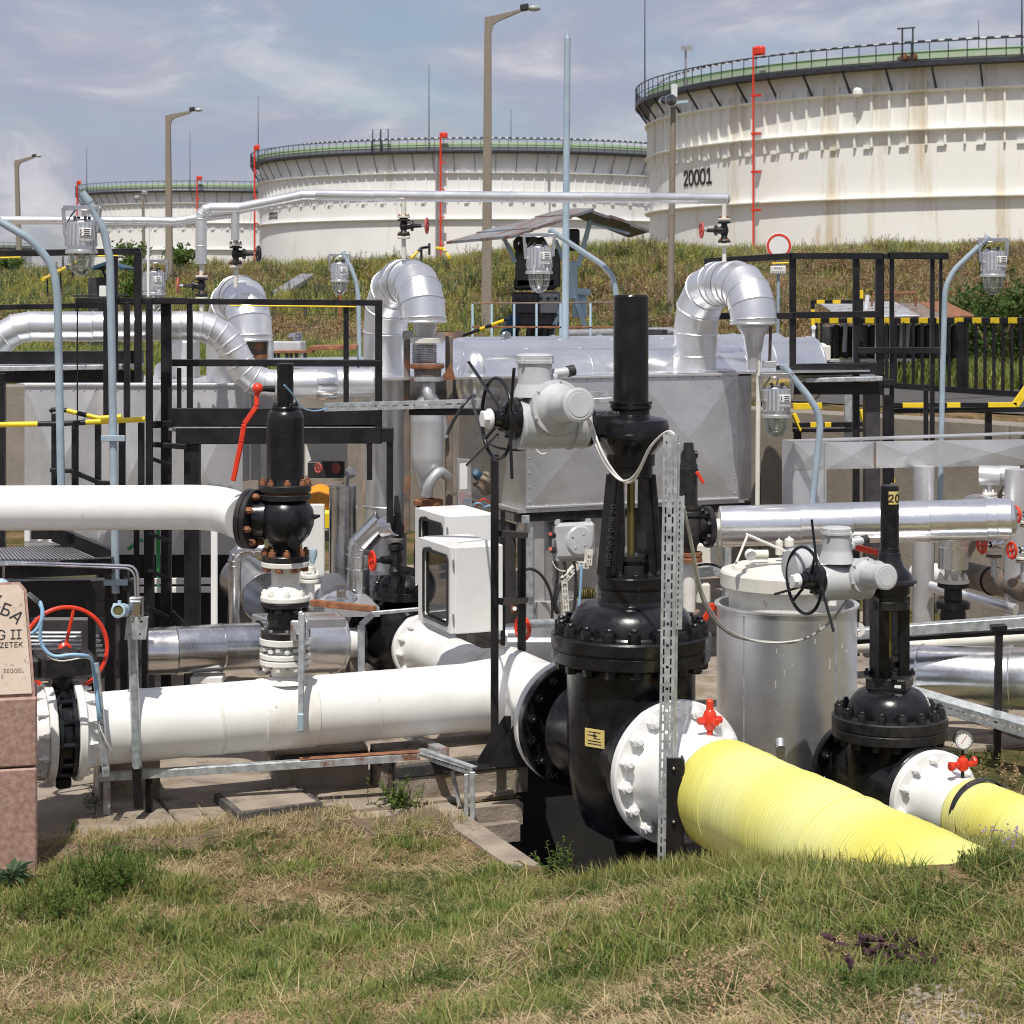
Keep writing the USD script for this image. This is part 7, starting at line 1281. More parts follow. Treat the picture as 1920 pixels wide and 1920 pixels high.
ap = thing('clad_pipe', 'thin silver pipe slanting down behind the black valve at right', 'pipe', P(1820, 1120, 11.2)); part(ap, 'pipe', tube([P(1745, 1100, 11.4), P(1820, 1120, 11.2), P(1905, 1143, 11.0)], S(11, 11.2), 20), 'aluminium')
for i, (px, py, lb, Yw) in enumerate(((1841, 1022, 'small steel valve with a red wheel below the end of the long aluminium pipe', 11.0), (1897, 1032, 'small steel valve with a red wheel nearest the bottom right of its group', 10.9), (1905, 965, 'small steel valve with a red wheel touching the end cap of the long pipe', 11.0))):
    t = thing('needle_valve', lb, 'valve', P(px, py, Yw), 'small red-wheeled valves at the right edge'); k = Yw / F; d = unit(A(1, .35, 0)); c = P(px, py, Yw)
    part(t, 'hand_wheel', handwheel(c, -d, 14.5 * k, 2.6 * k, 4, 4 * k), 'red_paint'); part(t, 'stem', cyl(c, c + d * 22 * k, 3 * k, n=10), 'stainless'); part(t, 'body', noisy(lathe([(6 * k, 0), (8 * k, 6 * k), (6 * k, 14 * k), (9 * k, 20 * k), (5 * k, 30 * k), (1e-4, 32 * k)], c + d * 18 * k, d, 16), .004, 60), 'stainless')
    part(t, 'flange', disc(c + d * 26 * k - Z * 18 * k, Z, 15 * k, 5 * k, .002, 24), 'cream_paint'); part(t, 'flange', disc(c + d * 26 * k - Z * 24 * k, Z, 15 * k, 4 * k, .002, 24), 'rusty_pipe'); part(t, 'pipe', cyl(c + d * 26 * k - Z * 60 * k, c + d * 26 * k - Z * 18 * k, 6 * k, n=14), 'dull_aluminium')
for i, (px, py) in enumerate(((1856, 895), (1893, 892))):
    t = thing('half_cover', ('left' if i == 0 else 'right') + ' of two half-round covers with flanged stem under the duct', 'cover', P(px, 930, 11.6)); part(t, 'cover', lathe([(S(19, 11.6), -.06), (S(19, 11.6), .06)], P(px, 892, 11.6), unit(A(1, -.3, 0)), 24), 'dull_aluminium'); part(t, 'stem', cyl(P(px, 965, 11.6), P(px, 895, 11.6), S(7, 11.6), n=12), 'dull_aluminium')
    part(t, 'flange', disc(P(px, 928, 11.6), Z, S(14, 11.6), S(5, 11.6), .002, 24), 'white_rusty'); part(t, 'flange', disc(P(px, 935, 11.6), Z, S(14, 11.6), S(5, 11.6), .002, 24), 'cream_paint'); part(t, 'bolts', bolt_set(P(px, 923, 11.6), Z, S(11, 11.6), 5, S(2.6, 11.6), S(4, 11.6)), 'white_rusty', kind='stuff')
bg_ = thing('clad_pipe', 'largest low aluminium clad pipe at the right edge above the cable tray', 'pipe', P(1800, 1270, 10.4))
clad(bg_, [P(1640, 1262, 10.55), P(1735, 1266, 10.45), P(1735.5, 1266, 10.449), P(1898, 1272, 10.3), P(1990, 1276, 10.2)], S(57, 10.4), 'bright_aluminium', .004, 52)
brn = single('steel_pipe', 'brownish weathered pipe lying under the grey channel beam at right', 'pipe', tube([P(1600, 1212, 10.6), P(1760, 1203, 10.6), P(1960, 1192, 10.6)], S(13, 10.6), 24), 'cream_paint')
cbm = thing('channel_beam', 'weathered grey channel beam crossing above the low aluminium pipe at right', 'beam', P(1800, 1175, 10.2)); part(cbm, 'web', beam(P(1600, 1190, 10.25), P(1980, 1162, 10.2), S(19, 10.2), .02, Y_), 'galvanised_rusty' if False else 'galvanised'); part(cbm, 'top_flange', beam(P(1600, 1181, 10.3), P(1980, 1152, 10.25), .008, .10, Y_), 'galvanised'); part(cbm, 'under_rail', beam(P(1600, 1203, 10.3), P(1980, 1180, 10.25), .02, .06, Y_), 'frame_black')  # lowest black bar stands in for the shadow line below the beam
pst = thing('steel_post', 'black steel post under the channel beam before the low aluminium pipe', 'post', P(1870, 1424, 9.95)); part(pst, 'post', beam(P(1869, 1424, 9.95), P(1873, 1178, 9.95), S(13, 9.95), .035, Y_), 'frame_black'); part(pst, 'head_plate', beam(P(1858, 1178, 9.95), P(1886, 1176, 9.95), .03, .06, Y_), 'frame_black')
cty = thing('cable_tray', 'covered galvanised cable tray slanting out at the right edge near the ground', 'cable tray', P(1830, 1345, 9.9))
ta, tb_ = P(1690, 1297, 10.3), P(1990, 1385, 9.6); part(cty, 'cover', beam(ta + Z * .03, tb_ + Z * .03, .004, .12, np.cross(Z, unit(tb_ - ta))), 'galvanised'); 
dq = unit(tb_ - ta); nq = np.cross(Z, dq); slotted(cty, 'side', ta - nq * .06, tb_ - nq * .06, .055, .02, np.cross(Z, dq), rows=(-.1,), sw=.009, slot=.025, gap=.02, flange=False); part(cty, 'clip', rbox(P(1903, 1360, 9.78), (.03, .02, .05)), 'galvanised')
rlv = thing('red_lever', 'bright red lever bar behind the small actuator', 'lever', P(1625, 1032, 10.9)); part(rlv, 'bar', cyl(P(1604, 1026, 10.9), P(1652, 1038, 10.9), .018, n=12), 'red_paint'); part(rlv, 'hub', rbox(P(1655, 1045, 10.9), (.05, .05, .09)), 'rubber')
stp = thing('white_pipe', 'white pipe stubs seen between the small valve and the grey column', 'pipe', P(1750, 1090, 11.6)); part(stp, 'stub', cyl(P(1720, 1075, 11.8), P(1775, 1080, 11.6), S(22, 11.7), n=28), 'white_paint')

# ------------------------------------------------------------------ right access platform, rails, fence
pc = thing('access_platform', 'black steel access platform on a thick column in front of the bank at right', 'platform', P(1600, 960, 12.8)); Yc_ = 12.8
for nm, x1, y1, x2, y2, w in (('handrail', 1320, 490, 1484, 480, 12), ('handrail', 1480, 480, 1655, 480, 12), ('handrail', 1656, 480, 1668, 480, 9), ('handrail', 1664, 479, 1778, 480, 13), ('handrail', 1340, 593, 1490, 592, 12), ('handrail', 1486, 591, 1648, 589, 12), ('handrail', 1608, 657, 1776, 657, 12), ('toe_board', 1488, 693, 1645, 691, 22), ('deck_beam', 1488, 728, 1645, 728, 23), ('stub_beam', 1655, 716, 1675, 717, 12), ('deck_beam', 1455, 690, 1490, 692, 10)): bpx(pc, nm, x1, y1, x2, y2, Yc_, w, d=.035)
bpx(pc, 'grating_edge', 1500, 710, 1642, 707, Yc_ + .1, 8, 'galvanised', d=.5); bpx(pc, 'yellow_mark', 1447, 494, 1479, 492.5, Yc_ - .02, 3, 'safety_yellow')
for x, y0, y1, w in ((1486, 476, 700, 12), (1605, 484, 1190, 12), (1649, 476, 740, 15), (1672, 478, 905, 8), (1748, 480, 1190, 8), (1764, 480, 860, 6), (1662, 740, 1190, 13), (1736, 730, 900, 8)): bpx(pc, 'post', x, y1, x, y0, Yc_ + .03, w, d=S(w, Yc_))
part(pc, 'column', beam(P(1634, 1010, Yc_) * A(1, 1, 0), P(1634, 738, Yc_), S(28, Yc_), .09, Y_), 'tray_black')
yb = thing('barrier_rail', 'black and yellow striped barrier rails before the brown retaining wall', 'railing', P(1790, 800, 13.9)); Yq = 13.9
def bars(par, x0, y0, x1, y1, Ya, Yb_, w, marks, first, name='rail_piece', d=.03):
    ms = [x0] + list(marks) + [x1]; mt = first
    for a, b in zip(ms[:-1], ms[1:]):
        fa, fb = (a - x0) / (x1 - x0), (b - x0) / (x1 - x0); p, q = P(a, y0 + (y1 - y0) * fa, Ya + (Yb_ - Ya) * fa), P(b, y0 + (y1 - y0) * fb, Ya + (Yb_ - Ya) * fb)
        part(par, name, beam(p, q, S(w, (Ya + Yb_) / 2), d, Y_, .002), mt); mt = 'frame_black' if mt == 'safety_yellow' else 'safety_yellow'
bars(yb, 1672, 760, 1906, 759, Yq, Yq, 9, (1692, 1740, 1775, 1800, 1852), 'frame_black'); bars(yb, 1665, 771, 1960, 767, Yq + .02, Yq, 9, (), 'frame_black'); bars(yb, 1903, 760, 1935, 715, Yq, Yq, 14, (), 'safety_yellow')
bars(yb, 1487, 762, 1541, 761, Yq, Yq, 12, (), 'safety_yellow'); bars(yb, 1486, 797, 1622, 795, Yq, Yq, 9, (1519, 1532, 1546, 1558), 'frame_black'); bars(yb, 1486, 807, 1620, 806, Yq, Yq, 7, (), 'frame_black')
for a in ((1488, 775, 1502, 808), (1614, 768, 1622, 800)): part(yb, 'brace', beam(P(a[0], a[1], Yq), P(a[2], a[3], Yq), .03, .03), 'safety_yellow')
for x, y0, y1, w, mt in ((1853, 768, 830, 12, 'frame_black'), (1535, 800, 840, 10, 'frame_black'), (1590, 735, 850, 14, 'galvanised'), (1660, 790, 900, 3, 'safety_yellow'), (1671, 790, 900, 3, 'safety_yellow'), (1495, 810, 850, 14, 'frame_black')): bpx(yb, 'post', x, y1, x, y0, Yq + .05, w, mt)
bars(yb, 1668, 880, 1674, 905, Yq, Yq, 9, (), 'safety_yellow', 'brace')
fe = thing('railing_fence', 'black picket railing with a black and yellow striped top bar along the wall', 'fence', P(1720, 735, 19.0))
YA_, YB_ = 20.6, 17.9; fx = lambda x: YA_ + (YB_ - YA_) * (x - 1523) / 397.
bars(fe, 1523, 601, 1940, 601, YA_, fx(1940), 10, tuple(np.linspace(1540, 1926, 24)), 'safety_yellow', 'top_bar'); bars(fe, 1640, 721, 1940, 742, fx(1640), fx(1940), 12, (), 'frame_black', 'bottom_bar')
for x in np.arange(1662, 1945, 16.8): bpx(fe, 'picket', x, 722 + (x - 1640) * .07, x, 603, fx(x), 5.5, d=.03)
bpx(fe, 'post', 1802, 756, 1802, 603, fx(1802) - .02, 13, d=.06); bars(fe, 1521, 566, 1598, 566, 20.5, 20.3, 7, (1532, 1547, 1562, 1577), 'frame_black', 'gate_bar'); bars(fe, 1523.5, 564, 1523.6, 640, 20.6, 20.6, 7, (), 'frame_black', 'post') if False else None
for y0, y1, mt in ((563, 580, 'frame_black'), (580, 610, 'safety_yellow'), (610, 680, 'frame_black')): bpx(fe, 'post', 1524, y1, 1524, y0, 20.5, 7, mt, d=.04)
for y0, y1, mt in ((544, 560, 'safety_yellow'), (560, 640, 'frame_black')): bpx(fe, 'post', 1615, y1, 1615, y0, 20.2, 6, mt, d=.04)
for x in (1531, 1540): bpx(fe, 'picket', x, 676, x, 605, 20.3, 4, d=.03)
sw_ = thing('switch_cabinets', 'row of black switch cabinets under a rusty sheet roof behind the striped railing', 'cabinet', P(1680, 680, 21.5)); Yw = 21.6
for x0, x1, z_, mt in ((1556, 1622, 582, 'galvanised_rusty'), (1622, 1700, 580, 'galvanised_rusty'), (1690, 1762, 583, 'rusty_pipe'), (1748, 1800, 580, 'rust')): part(sw_, 'roof_sheet', rbox(P((x0 + x1) / 2, z_, Yw), (S(x1 - x0, Yw), 1.4, .02), (unit(A(1, 0, .03)), unit(A(0, 1, .1)), Z)), mt)
for i, x in enumerate(range(1548, 1790, 17)): part(sw_, 'box', rbox(P(x, 640, Yw), (S(14, Yw), .3, S(62, Yw)), ch=.02), 'frame_black' if i % 4 else 'tray_black')
for x in (1583, 1700, 1688): part(sw_, 'conduit', cyl(P(x, 660, Yw - .2), P(x + 3, 605, Yw - .2), .025), 'mesh_grey')
for x in (1555, 1620, 1690, 1780): part(sw_, 'leg', beam(P(x, 716, Yw + .1), P(x, 660, Yw + .1), .06, .06), 'frame_black')
part(sw_, 'tray', beam(P(1552, 676, Yw - .3), P(1715, 674, Yw - .3), .03, .2), 'galvanised'); part(sw_, 'vent', cyl(P(1624, 580, Yw), P(1627, 553, Yw), S(4, Yw)), 'sheet_white_wall'); part(sw_, 'roof_frame', tube([P(1634, 575, Yw), P(1637, 550, Yw), P(1716, 549, Yw), P(1717, 575, Yw)], .015, 6), 'rust')
wf = thing('white_pipe', 'white flanged pipe end with a small gauge beside the far aluminium covers', 'pipe', P(1515, 655, 17.0)); part(wf, 'flange', disc(P(1502, 655, 17), unit(A(.8, -.6, 0)), S(20, 17), .05), 'white_rusty'); part(wf, 'pipe', cyl(P(1502, 655, 17), P(1540, 658, 16.6), S(15, 17), n=24), 'white_paint'); part(wf, 'bolts', bolt_set(P(1504, 655, 16.96), unit(A(.8, -.6, 0)), S(16, 17), 8, S(2.5, 17), .03), 'rust', kind='stuff'); part(wf, 'gauge_stem', cyl(P(1525, 645, 16.8), P(1525, 618, 16.8), .015), 'white_paint'); part(wf, 'gauge', disc(P(1525, 614, 16.8), -Y_, S(4.5, 16.8), .03), 'sign_white'); part(wf, 'box', rbox(P(1548, 662, 16.6), (S(16, 16.6), .1, S(28, 16.6))), 'cream_paint')
sn = thing('road_sign', 'round white road sign with a red ring and a small plate below', 'sign', P(1459, 640, 24.0)); Yn = 24.0
part(sn, 'post', cyl(P(1458, 697, Yn), P(1460, 440, Yn), S(3.2, Yn), n=10), 'blue_grey'); sc_ = P(1460, 461, Yn - .06)
part(sn, 'disc', disc(sc_, -Y_, S(24, Yn), .02, .003, 48), 'sign_white'); part(sn, 'red_ring', lathe([(S(18.5, Yn), .0225), (S(22.8, Yn), .0225)][::-1], sc_, -Y_, 48), 'red_paint')
part(sn, 'plate', rbox(P(1459, 506, Yn - .06), (S(29, Yn), .015, S(15, Yn))), 'sign_white')
part(sn, 'plate_print', cat(*[sbox3(P(x, y, Yn - .07), (S(w, Yn), .004, S(3, Yn))) for y, row in ((502.5, ((1453, 2), (1457, 2), (1461, 2), (1465, 2))), (509.5, ((1448, 2), (1451, 2), (1455, 2.4), (1459, 2), (1463, 2.4), (1467, 2), (1470, 2)))) for x, w in row]), 'faded_ink', kind='stuff')

# ------------------------------------------------------------------ canopy with switchgear, small railing and far fittings
cn = thing('tin_canopy', 'rusty blue tin roof on pale blue steel legs over black switch boxes', 'canopy', P(1030, 640, 21.0))
Gb, Gf_, Lb, Lf = P(1057, 393, 22.2), P(1107, 393, 20.2), P(838, 452.5, 21.6), P(962, 441, 19.4)      # ridge back/front, left eave back/front
Eb, Ef = P(1178, 441, 22.8), P(1216, 430, 20.8)
def tin(a0, a1, b0, b1, n):
    for i in range(n):
        s, t = i / n - .004, (i + 1) / n + .004; q = [a0 * (1 - s) + b0 * s, a0 * (1 - t) + b0 * t, a1 * (1 - t) + b1 * t, a1 * (1 - s) + b1 * s]; off = Z * (.012 * (i % 2))
        q[1] = q[1] + unit(a0 - a1) * .10 * (i % 2); q[0] = q[0] + unit(a0 - a1) * .10 * (i % 2)
        v = np.array([p + off for p in q] + [p + off - Z * .03 for p in q]); part(cn, 'roof_sheet', (v, quads([(0, 1, 2, 3), (7, 6, 5, 4), (4, 5, 1, 0), (5, 6, 2, 1), (6, 7, 3, 2), (7, 4, 0, 3)])), 'blue_grey_tin', False)
tin(Lf, Lb, Gf_, Gb, 4); tin(Gf_, Gb, Ef, Eb, 3)
bl = 'light_blue_paint'
for x1, y1, x2, y2, w in ((942, 440, 966, 492, 8), (1107, 413, 1084, 500, 9), (1100, 416, 1180, 438, 5), (1053, 573, 1000, 721, 8), (1076, 548, 1132, 721, 9), (1074, 490, 1074, 560, 17), (1042, 450, 1060, 500, 7)): bpx(cn, 'leg', x1, y1, x2, y2, 20.6, w, bl)
bpx(cn, 'shelf', 1066, 545, 1108, 548, 20.6, 12, bl)
bpx(cn, 'cable_cabinet', 1087, 595, 1087, 548, 20.7, 26, bl)
sb = thing('switch_boxes', 'stack of black bolted switch boxes under the tin canopy', 'switchgear', P(1010, 640, 20.9))
for x, y, w, h, mt in ((1008, 503, 84, 72, 'tray_black'), (1002, 533, 78, 22, 'frame_black'), (985, 570, 50, 44, 'tray_black'), (1030, 570, 40, 46, 'mesh_grey'), (1005, 597, 84, 28, 'tray_black'), (1075, 450, 22, 40, 'frame_black'), (1012, 625, 40, 24, 'frame_black')): part(sb, 'box', rbox(P(x, y, 20.8), (S(w, 20.8), .35, S(h, 20.8)), ch=.02), mt)
for x in (972, 986, 1000, 1014, 1028, 1042):
    for y in (560, 590): part(sb, 'cover_bolt', cyl(P(x, y, 20.6), P(x, y, 20.55), .02, n=6), 'rubber')
for x0, x1, x2 in ((975, 978, 990), (985, 990, 1000), (998, 1004, 1010), (1008, 1015, 1018)): part(sb, 'cable', tube(curve([P(x0, 475, 20.6), P(x1, 448, 20.5), P(x2, 452, 20.5), P(x2 + 4, 470, 20.6)], 14), .03, 6), 'rubber')
for x in (975, 995, 1010, 1026, 1040): part(sb, 'cable', tube(curve([P(x, 610, 20.6), P(x - 4, 640, 20.5), P(x + 4, 655, 20.5)], 10), .022, 6), 'rubber')
single('blue_motor', 'dark blue pump motor left of the switch boxes', 'motor', cyl(P(950, 628, 20.3), P(962, 600, 20.6), .07), 'deep_blue')
for x in (985, 1040): part(sb, 'leg', beam(P(x, 725, 20.9), P(x, 630, 20.9), .08, .08), 'frame_black')
rr_ = thing('small_railing', 'thin rusty pale blue railing in front of the tin canopy', 'railing', P(1020, 645, 17.4)); Yr2 = 17.4
for x, mt in ((886, bl), (922, bl), (964, bl), (1006, 'light_blue_paint'), (1051, bl), (1107, bl)): bpx(rr_, 'post', x, 753, x, 568, Yr2, 4.5, mt)
bpx(rr_, 'top_rail', 884, 569, 1150, 567, Yr2, 3, 'rusty_pipe'); bpx(rr_, 'middle_rail', 884, 613, 1150, 614, Yr2, 4, 'rust')
br_ = thing('barrier_boom', 'sloping black and yellow boom left of the canopy railing', 'railing', P(880, 630, 16.5)); striped(br_, [P(828, 645, 16.6), P(880, 625, 16.5), P(952, 598, 16.3)], S(3.2, 16.5), (.28, .58, .66, .76, .95))
ga = thing('pressure_gauge', 'small round gauge on a red cock above the aluminium covers', 'gauge', P(946, 665, 13.6)); part(ga, 'stem', cyl(P(946, 668, 13.6), P(946, 640, 13.6), S(3, 13.6)), 'rusty_pipe'); part(ga, 'dial', disc(P(946, 631, 13.6), unit(A(.6, -.8, 0)), S(10, 13.6), .03), 'stainless'); part(ga, 'cock', cyl(P(950, 653, 13.6), P(967, 652, 13.6), S(3, 13.6)), 'red_paint'); part(ga, 'cock_stem', cyl(P(966, 668, 13.6), P(966, 646, 13.6), S(2.2, 13.6)), 'red_faded')
bw = single('black_bowl', 'black round bowl hanging left of the right gooseneck leg', 'bowl', lathe([(1e-4, zof(640, 15.5)), (S(13, 15.5), zof(640, 15.5)), (S(18, 15.5), zof(632, 15.5)), (S(18.5, 15.5), zof(618, 15.5)), (S(17, 15.5), zof(618, 15.5))], A(*P(1233, 630, 15.5)[:2], 0), Z, 28), 'rubber')
bh = single('rusty_trough', 'rusty black open trough behind the bellows of the middle column', 'trough', lathe([(S(26, 14.5), zof(640, 14.5)), (S(36, 14.5), zof(622, 14.5)), (S(33, 14.5), zof(622, 14.5))], A(*P(835, 625, 14.5)[:2], 0), Z, 20), 'rusty_pipe')
gpipe = single('grey_pipe', 'dark grey pipe lying behind the aluminium covers right of the canopy', 'pipe', cyl(P(1060, 627, 18.5), P(1260, 622, 19.0), S(9, 18.5), n=16), 'mesh_grey')
# bank stair and small far rails
bs = thing('bank_stair', 'narrow stair with a yellow rail climbing the grass bank at left', 'stairs', P(100, 560, 38.0))
q0, q1 = hit(80, 572), hit(158, 526); striped(bs, [q0 + Z * .5, (q0 + q1) / 2 + Z * .5, q1 + Z * .5], .035, (.22, .3, .5, .58, .8), name='hand_rail'); part(bs, 'stringer', beam(q0, q1, .12, .25, X), 'mesh_grey')
for t_ in (.1, .4, .7, 1.0): q = q0 + (q1 - q0) * t_; part(bs, 'post', cyl(q, q + Z * .55, .02, n=6), 'tank_steel_black')
bs2 = thing('bank_stair', 'handrail tops of a stair reaching the bank crest above the middle gooseneck', 'stairs', P(800, 480, 44.0)); striped(bs2, [P(770, 485, 43), P(790, 465, 45), P(803, 463, 45)], .035, (.55,), name='hand_rail'); striped(bs2, [P(817, 465, 45), P(832, 467, 45), P(842, 482, 43)], .035, (.45, .6), name='hand_rail')
for x, y in ((790, 482), (805, 470)): part(bs2, 'post', cyl(P(x, y + 8, 45), P(x, y - 14, 45), .03, n=6), 'tank_steel_black')
bs3 = thing('bank_stair', 'grey stair stringer slanting up the bank behind the left gooseneck', 'stairs', P(530, 560, 38.0)); part(bs3, 'stringer', beam(hit(512, 563) + Z * .05, hit(577, 522) + Z * .05, .10, .3, X), 'mesh_grey')
fr = thing('small_railing', 'low thin black railing at the foot of the bank behind the platform', 'railing', P(570, 600, 30.0))
for x in (512, 517, 571, 575, 630): bpx(fr, 'post', x, 607, x, 573, hit(570, 605)[1], 1.8, 'tank_steel_black')
bpx(fr, 'top_rail', 510, 576, 640, 574, hit(570, 605)[1], 1.6, 'tank_steel_black'); bpx(fr, 'middle_rail', 510, 590, 640, 590, hit(570, 605)[1], 1.6, 'tank_steel_black')
fr2 = thing('small_railing', 'low thin black railing at the foot of the bank at the left edge', 'railing', P(60, 575, 31.0))
for x in (0, 28, 56, 82): bpx(fr2, 'post', x, 580, x, 559, hit(40, 577)[1], 1.5, 'tank_steel_black')
bpx(fr2, 'top_rail', -30, 560, 84, 560, hit(40, 577)[1], 1.5, 'tank_steel_black')
rpst = single('marker_post', 'thin orange red marker post below the small cage lamp', 'post', cyl(hit(637, 606) - Z * .1, P(638, 548, hit(637, 606)[1]), S(2.2, 28), n=8), 'red_faded')
bxm = thing('field_cabinet', 'dark machine under a blue canopy at the bank foot behind the left lamp pole', 'cabinet', P(190, 560, 30.0)); part(bxm, 'box', rbox(P(193, 593, 30), (S(40, 30), .6, S(146, 30))), 'tray_black'); part(bxm, 'white_box', rbox(P(195, 546, 29), (S(13, 29), .2, S(20, 29))), 'cabinet_white'); part(bxm, 'roof', extrude(Polygon([(S(x - 960, 30), zof(y, 30)) for x, y in ((186, 502), (215, 492), (250, 503), (247, 507), (215, 498), (188, 507))]), 1.0, A(0, 30.3, 0), (X, Z, -Y_)), 'deep_blue'); bpx(bxm, 'leg', 190, 500, 206, 540, 30, 5, 'deep_blue'); bpx(bxm, 'shelf', 138, 555, 240, 553, 29.5, 4, 'tank_steel_black')
# ------------------------------------------------------------------ grass, weeds, shrubs
def blade(rn, L, w, lean, base=(0, 0), seg=3):
    a = rn.uniform(0, 2 * math.pi); d = A(math.cos(a), math.sin(a), 0); s = A(-d[1], d[0], 0); t = np.linspace(0, 1, seg + 1); v, f = [], []
    for i, x in enumerate(t):
        p = A(base[0], base[1], 0) + Z * L * (x - .30 * lean * x * x) + d * L * lean * x * x; ww = w * (1 - x ** 1.6) * .5
        if i < seg: v += [p - s * ww, p + s * ww]
        else: v.append(p)
    for i in range(seg - 1): f += [(2 * i, 2 * i + 1, 2 * i + 3), (2 * i, 2 * i + 3, 2 * i + 2)]
    k = 2 * (seg - 1); f.append((k, k + 1, k + 2)); return np.array(v), np.array(f)
def tuft(rn, n, L, w, spread, lean=(.2, .9)):
    return cat(*[blade(rn, L * rn.uniform(.45, 1.1), w * rn.uniform(.7, 1.3), rn.uniform(*lean), rn.normal(0, spread, 2)) for _ in range(n)])
def straw(rn, n, L, w, spread):
    ms = []
    for _ in range(n):
        a = rn.uniform(0, 6.3); d = A(math.cos(a), math.sin(a), rn.uniform(-.05, .35)); p = A(*rn.normal(0, spread, 2), rn.uniform(.0, .012)); s = unit(np.cross(d, Z)) * w / 2; q = p + d * L * rn.uniform(.4, 1.0) / 2; e = q + unit(d + A(0, 0, rn.uniform(-.4, .1))) * L * .3
        ms.append((np.array([p - s, p + s, q + s, q - s, e]), np.array([(0, 1, 2), (0, 2, 3), (3, 2, 4)])))
    return cat(*ms)
def herb(rn, n, h, leaf, spread):
    """upright stems with many small leaves"""
    ms = []
    for _ in range(n):
        b = A(*rn.normal(0, spread, 2), 0); tp_ = b + A(*rn.normal(0, h * .25, 2), h * rn.uniform(.5, 1.0)); ms.append(tube([b, (b + tp_) / 2 + A(*rn.normal(0, h * .03, 2), 0), tp_], leaf * .05, 3))
        for x in np.linspace(.15, 1, int(7 + h * 14)):
            p = b + (tp_ - b) * x; a = rn.uniform(0, 6.3); d = unit(A(math.cos(a), math.sin(a), rn.uniform(-.1, .7))); s = unit(np.cross(d, Z)); l = leaf * rn.uniform(.6, 1.2) * (1.15 - .5 * x)
            ms.append((np.array([p, p + d * l * .45 + s * l * .26 + Z * l * .05, p + d * l, p + d * l * .45 - s * l * .26 + Z * l * .05]), np.array([(0, 1, 2), (0, 2, 3)])))
    return cat(*ms)
def scatter(name, label, cat_, protos, pts, scl, seed, tilt=.0, kind='stuff'):
    p = fresh('/World', name); pi = UsdGeom.PointInstancer.Define(stage, p); rn = np.random.default_rng(seed); rel = []
    for i, (m, mt) in enumerate(protos):
        q = f'{p}/plant_{i:02d}' if i else f'{p}/plant'; usdkit.mesh(stage, q, m, M[mt], True); rel.append(q)
    pi.CreatePrototypesRel().SetTargets([Sdf.Path(q) for q in rel])
    return pi, rn, p
def fill(pi, p, ids, pts, scl, rn, label, cat_, kind='stuff'):
    n = len(pts); a = rn.uniform(0, 2 * math.pi, n)
    pi.CreateProtoIndicesAttr(Vt.IntArray.FromNumpy(np.asarray(ids, np.int32))); pi.CreatePositionsAttr(Vt.Vec3fArray.FromNumpy(np.asarray(pts, np.float32)))
    pi.CreateOrientationsAttr(Vt.QuathArray([Gf.Quath(float(math.cos(x / 2)), 0, 0, float(math.sin(x / 2))) for x in a])); s = np.asarray(scl, np.float32); pi.CreateScalesAttr(Vt.Vec3fArray.FromNumpy(np.stack([s, s, s], 1)))
    tag(stage.GetPrimAtPath(p), label, cat_, None, kind)
rn = np.random.default_rng(21)
def inside_front(xy, edge=0.0):
    u, v = xy @ U[:2], xy @ V[:2]
    slab = (v > 8.60 - edge) & (u < 2.76) | (v > 8.31 - edge * .5) & (u >= 2.76) & (u < 3.2) | (v > 9.3)
    pitm = (u > 3.09) & (u < 4.56) & (v > 6.78)
    d1 = np.abs((xy - AX1[:2]) @ U[:2]); d2 = np.abs((xy - f2[:2]) @ U[:2]); g = ground(xy[:, 0], xy[:, 1])
    pipe = (d1 < .19) & (v < 7.4) & (g < .60) & (g > AX1[2] - .24) | (d2 < .14) & (v < 8.2) & (g < zp2 + .16)
    stone = (xy[:, 0] < xr + .02) & (xy[:, 1] > Ys - .02) & (xy[:, 1] < Ys + .45)
    return ~(slab | pitm | pipe | stone)
def sample_front(n, y0=4.4, y1=9.3):
    Yr_ = np.sqrt(rn.uniform(y0 ** 2, y1 ** 2, n)); x = rn.uniform(-1, 1, n) * (.268 * Yr_ + .15); xy = np.stack([x, Yr_], 1); xy = xy[inside_front(xy)]; return xy, ground(xy[:, 0], xy[:, 1])
gp_ = [(tuft(rn, 10, .060, .0044, .020, (.3, 1.3)), m) for m in ('grass_green', 'grass_green', 'grass_dark', 'grass_olive', 'grass_green', 'grass_olive')] + [(straw(rn, 7, .10, .0026, .03), 'straw'), (straw(rn, 5, .14, .0022, .04), 'straw_dark'), (tuft(rn, 6, .045, .0028, .02, (.6, 1.6)), 'straw'), (herb(rn, 7, .040, .017, .030), 'weed_green'), (herb(rn, 5, .055, .014, .03), 'grass_dark'), (straw(rn, 3, .30, .0026, .05), 'straw'), (herb(rn, 4, .06, .016, .03), 'herb_brown')]
xy, z = sample_front(100000)
p3 = np.stack([xy[:, 0], xy[:, 1], z], 1); pa_ = meshkit.fbm(p3 * 2.3, 3, 5); pb_ = meshkit.fbm(p3 * 6.0 + 9, 3, 8)
bank = np.clip((z - .12) / .25, 0, 1)
dryp = np.exp(-(((xy[:, 0] + .35) / .8) ** 2 + ((xy[:, 1] - 8.3) / .45) ** 2)) + .7 * np.exp(-(((xy[:, 0] + .8) / .35) ** 2 + ((xy[:, 1] - 7.35) / .3) ** 2)) + .6 * np.exp(-(((xy[:, 0] - 1.3) / .5) ** 2 + ((xy[:, 1] - 4.9) / .35) ** 2))
green = (pa_ - .50) * 2.6 + (pb_ - .5) * 1.6 + .56 - .60 * dryp
bare = np.hypot((xy[:, 0] - 1.15) / .30, (xy[:, 1] - 4.95) / .25) < 1
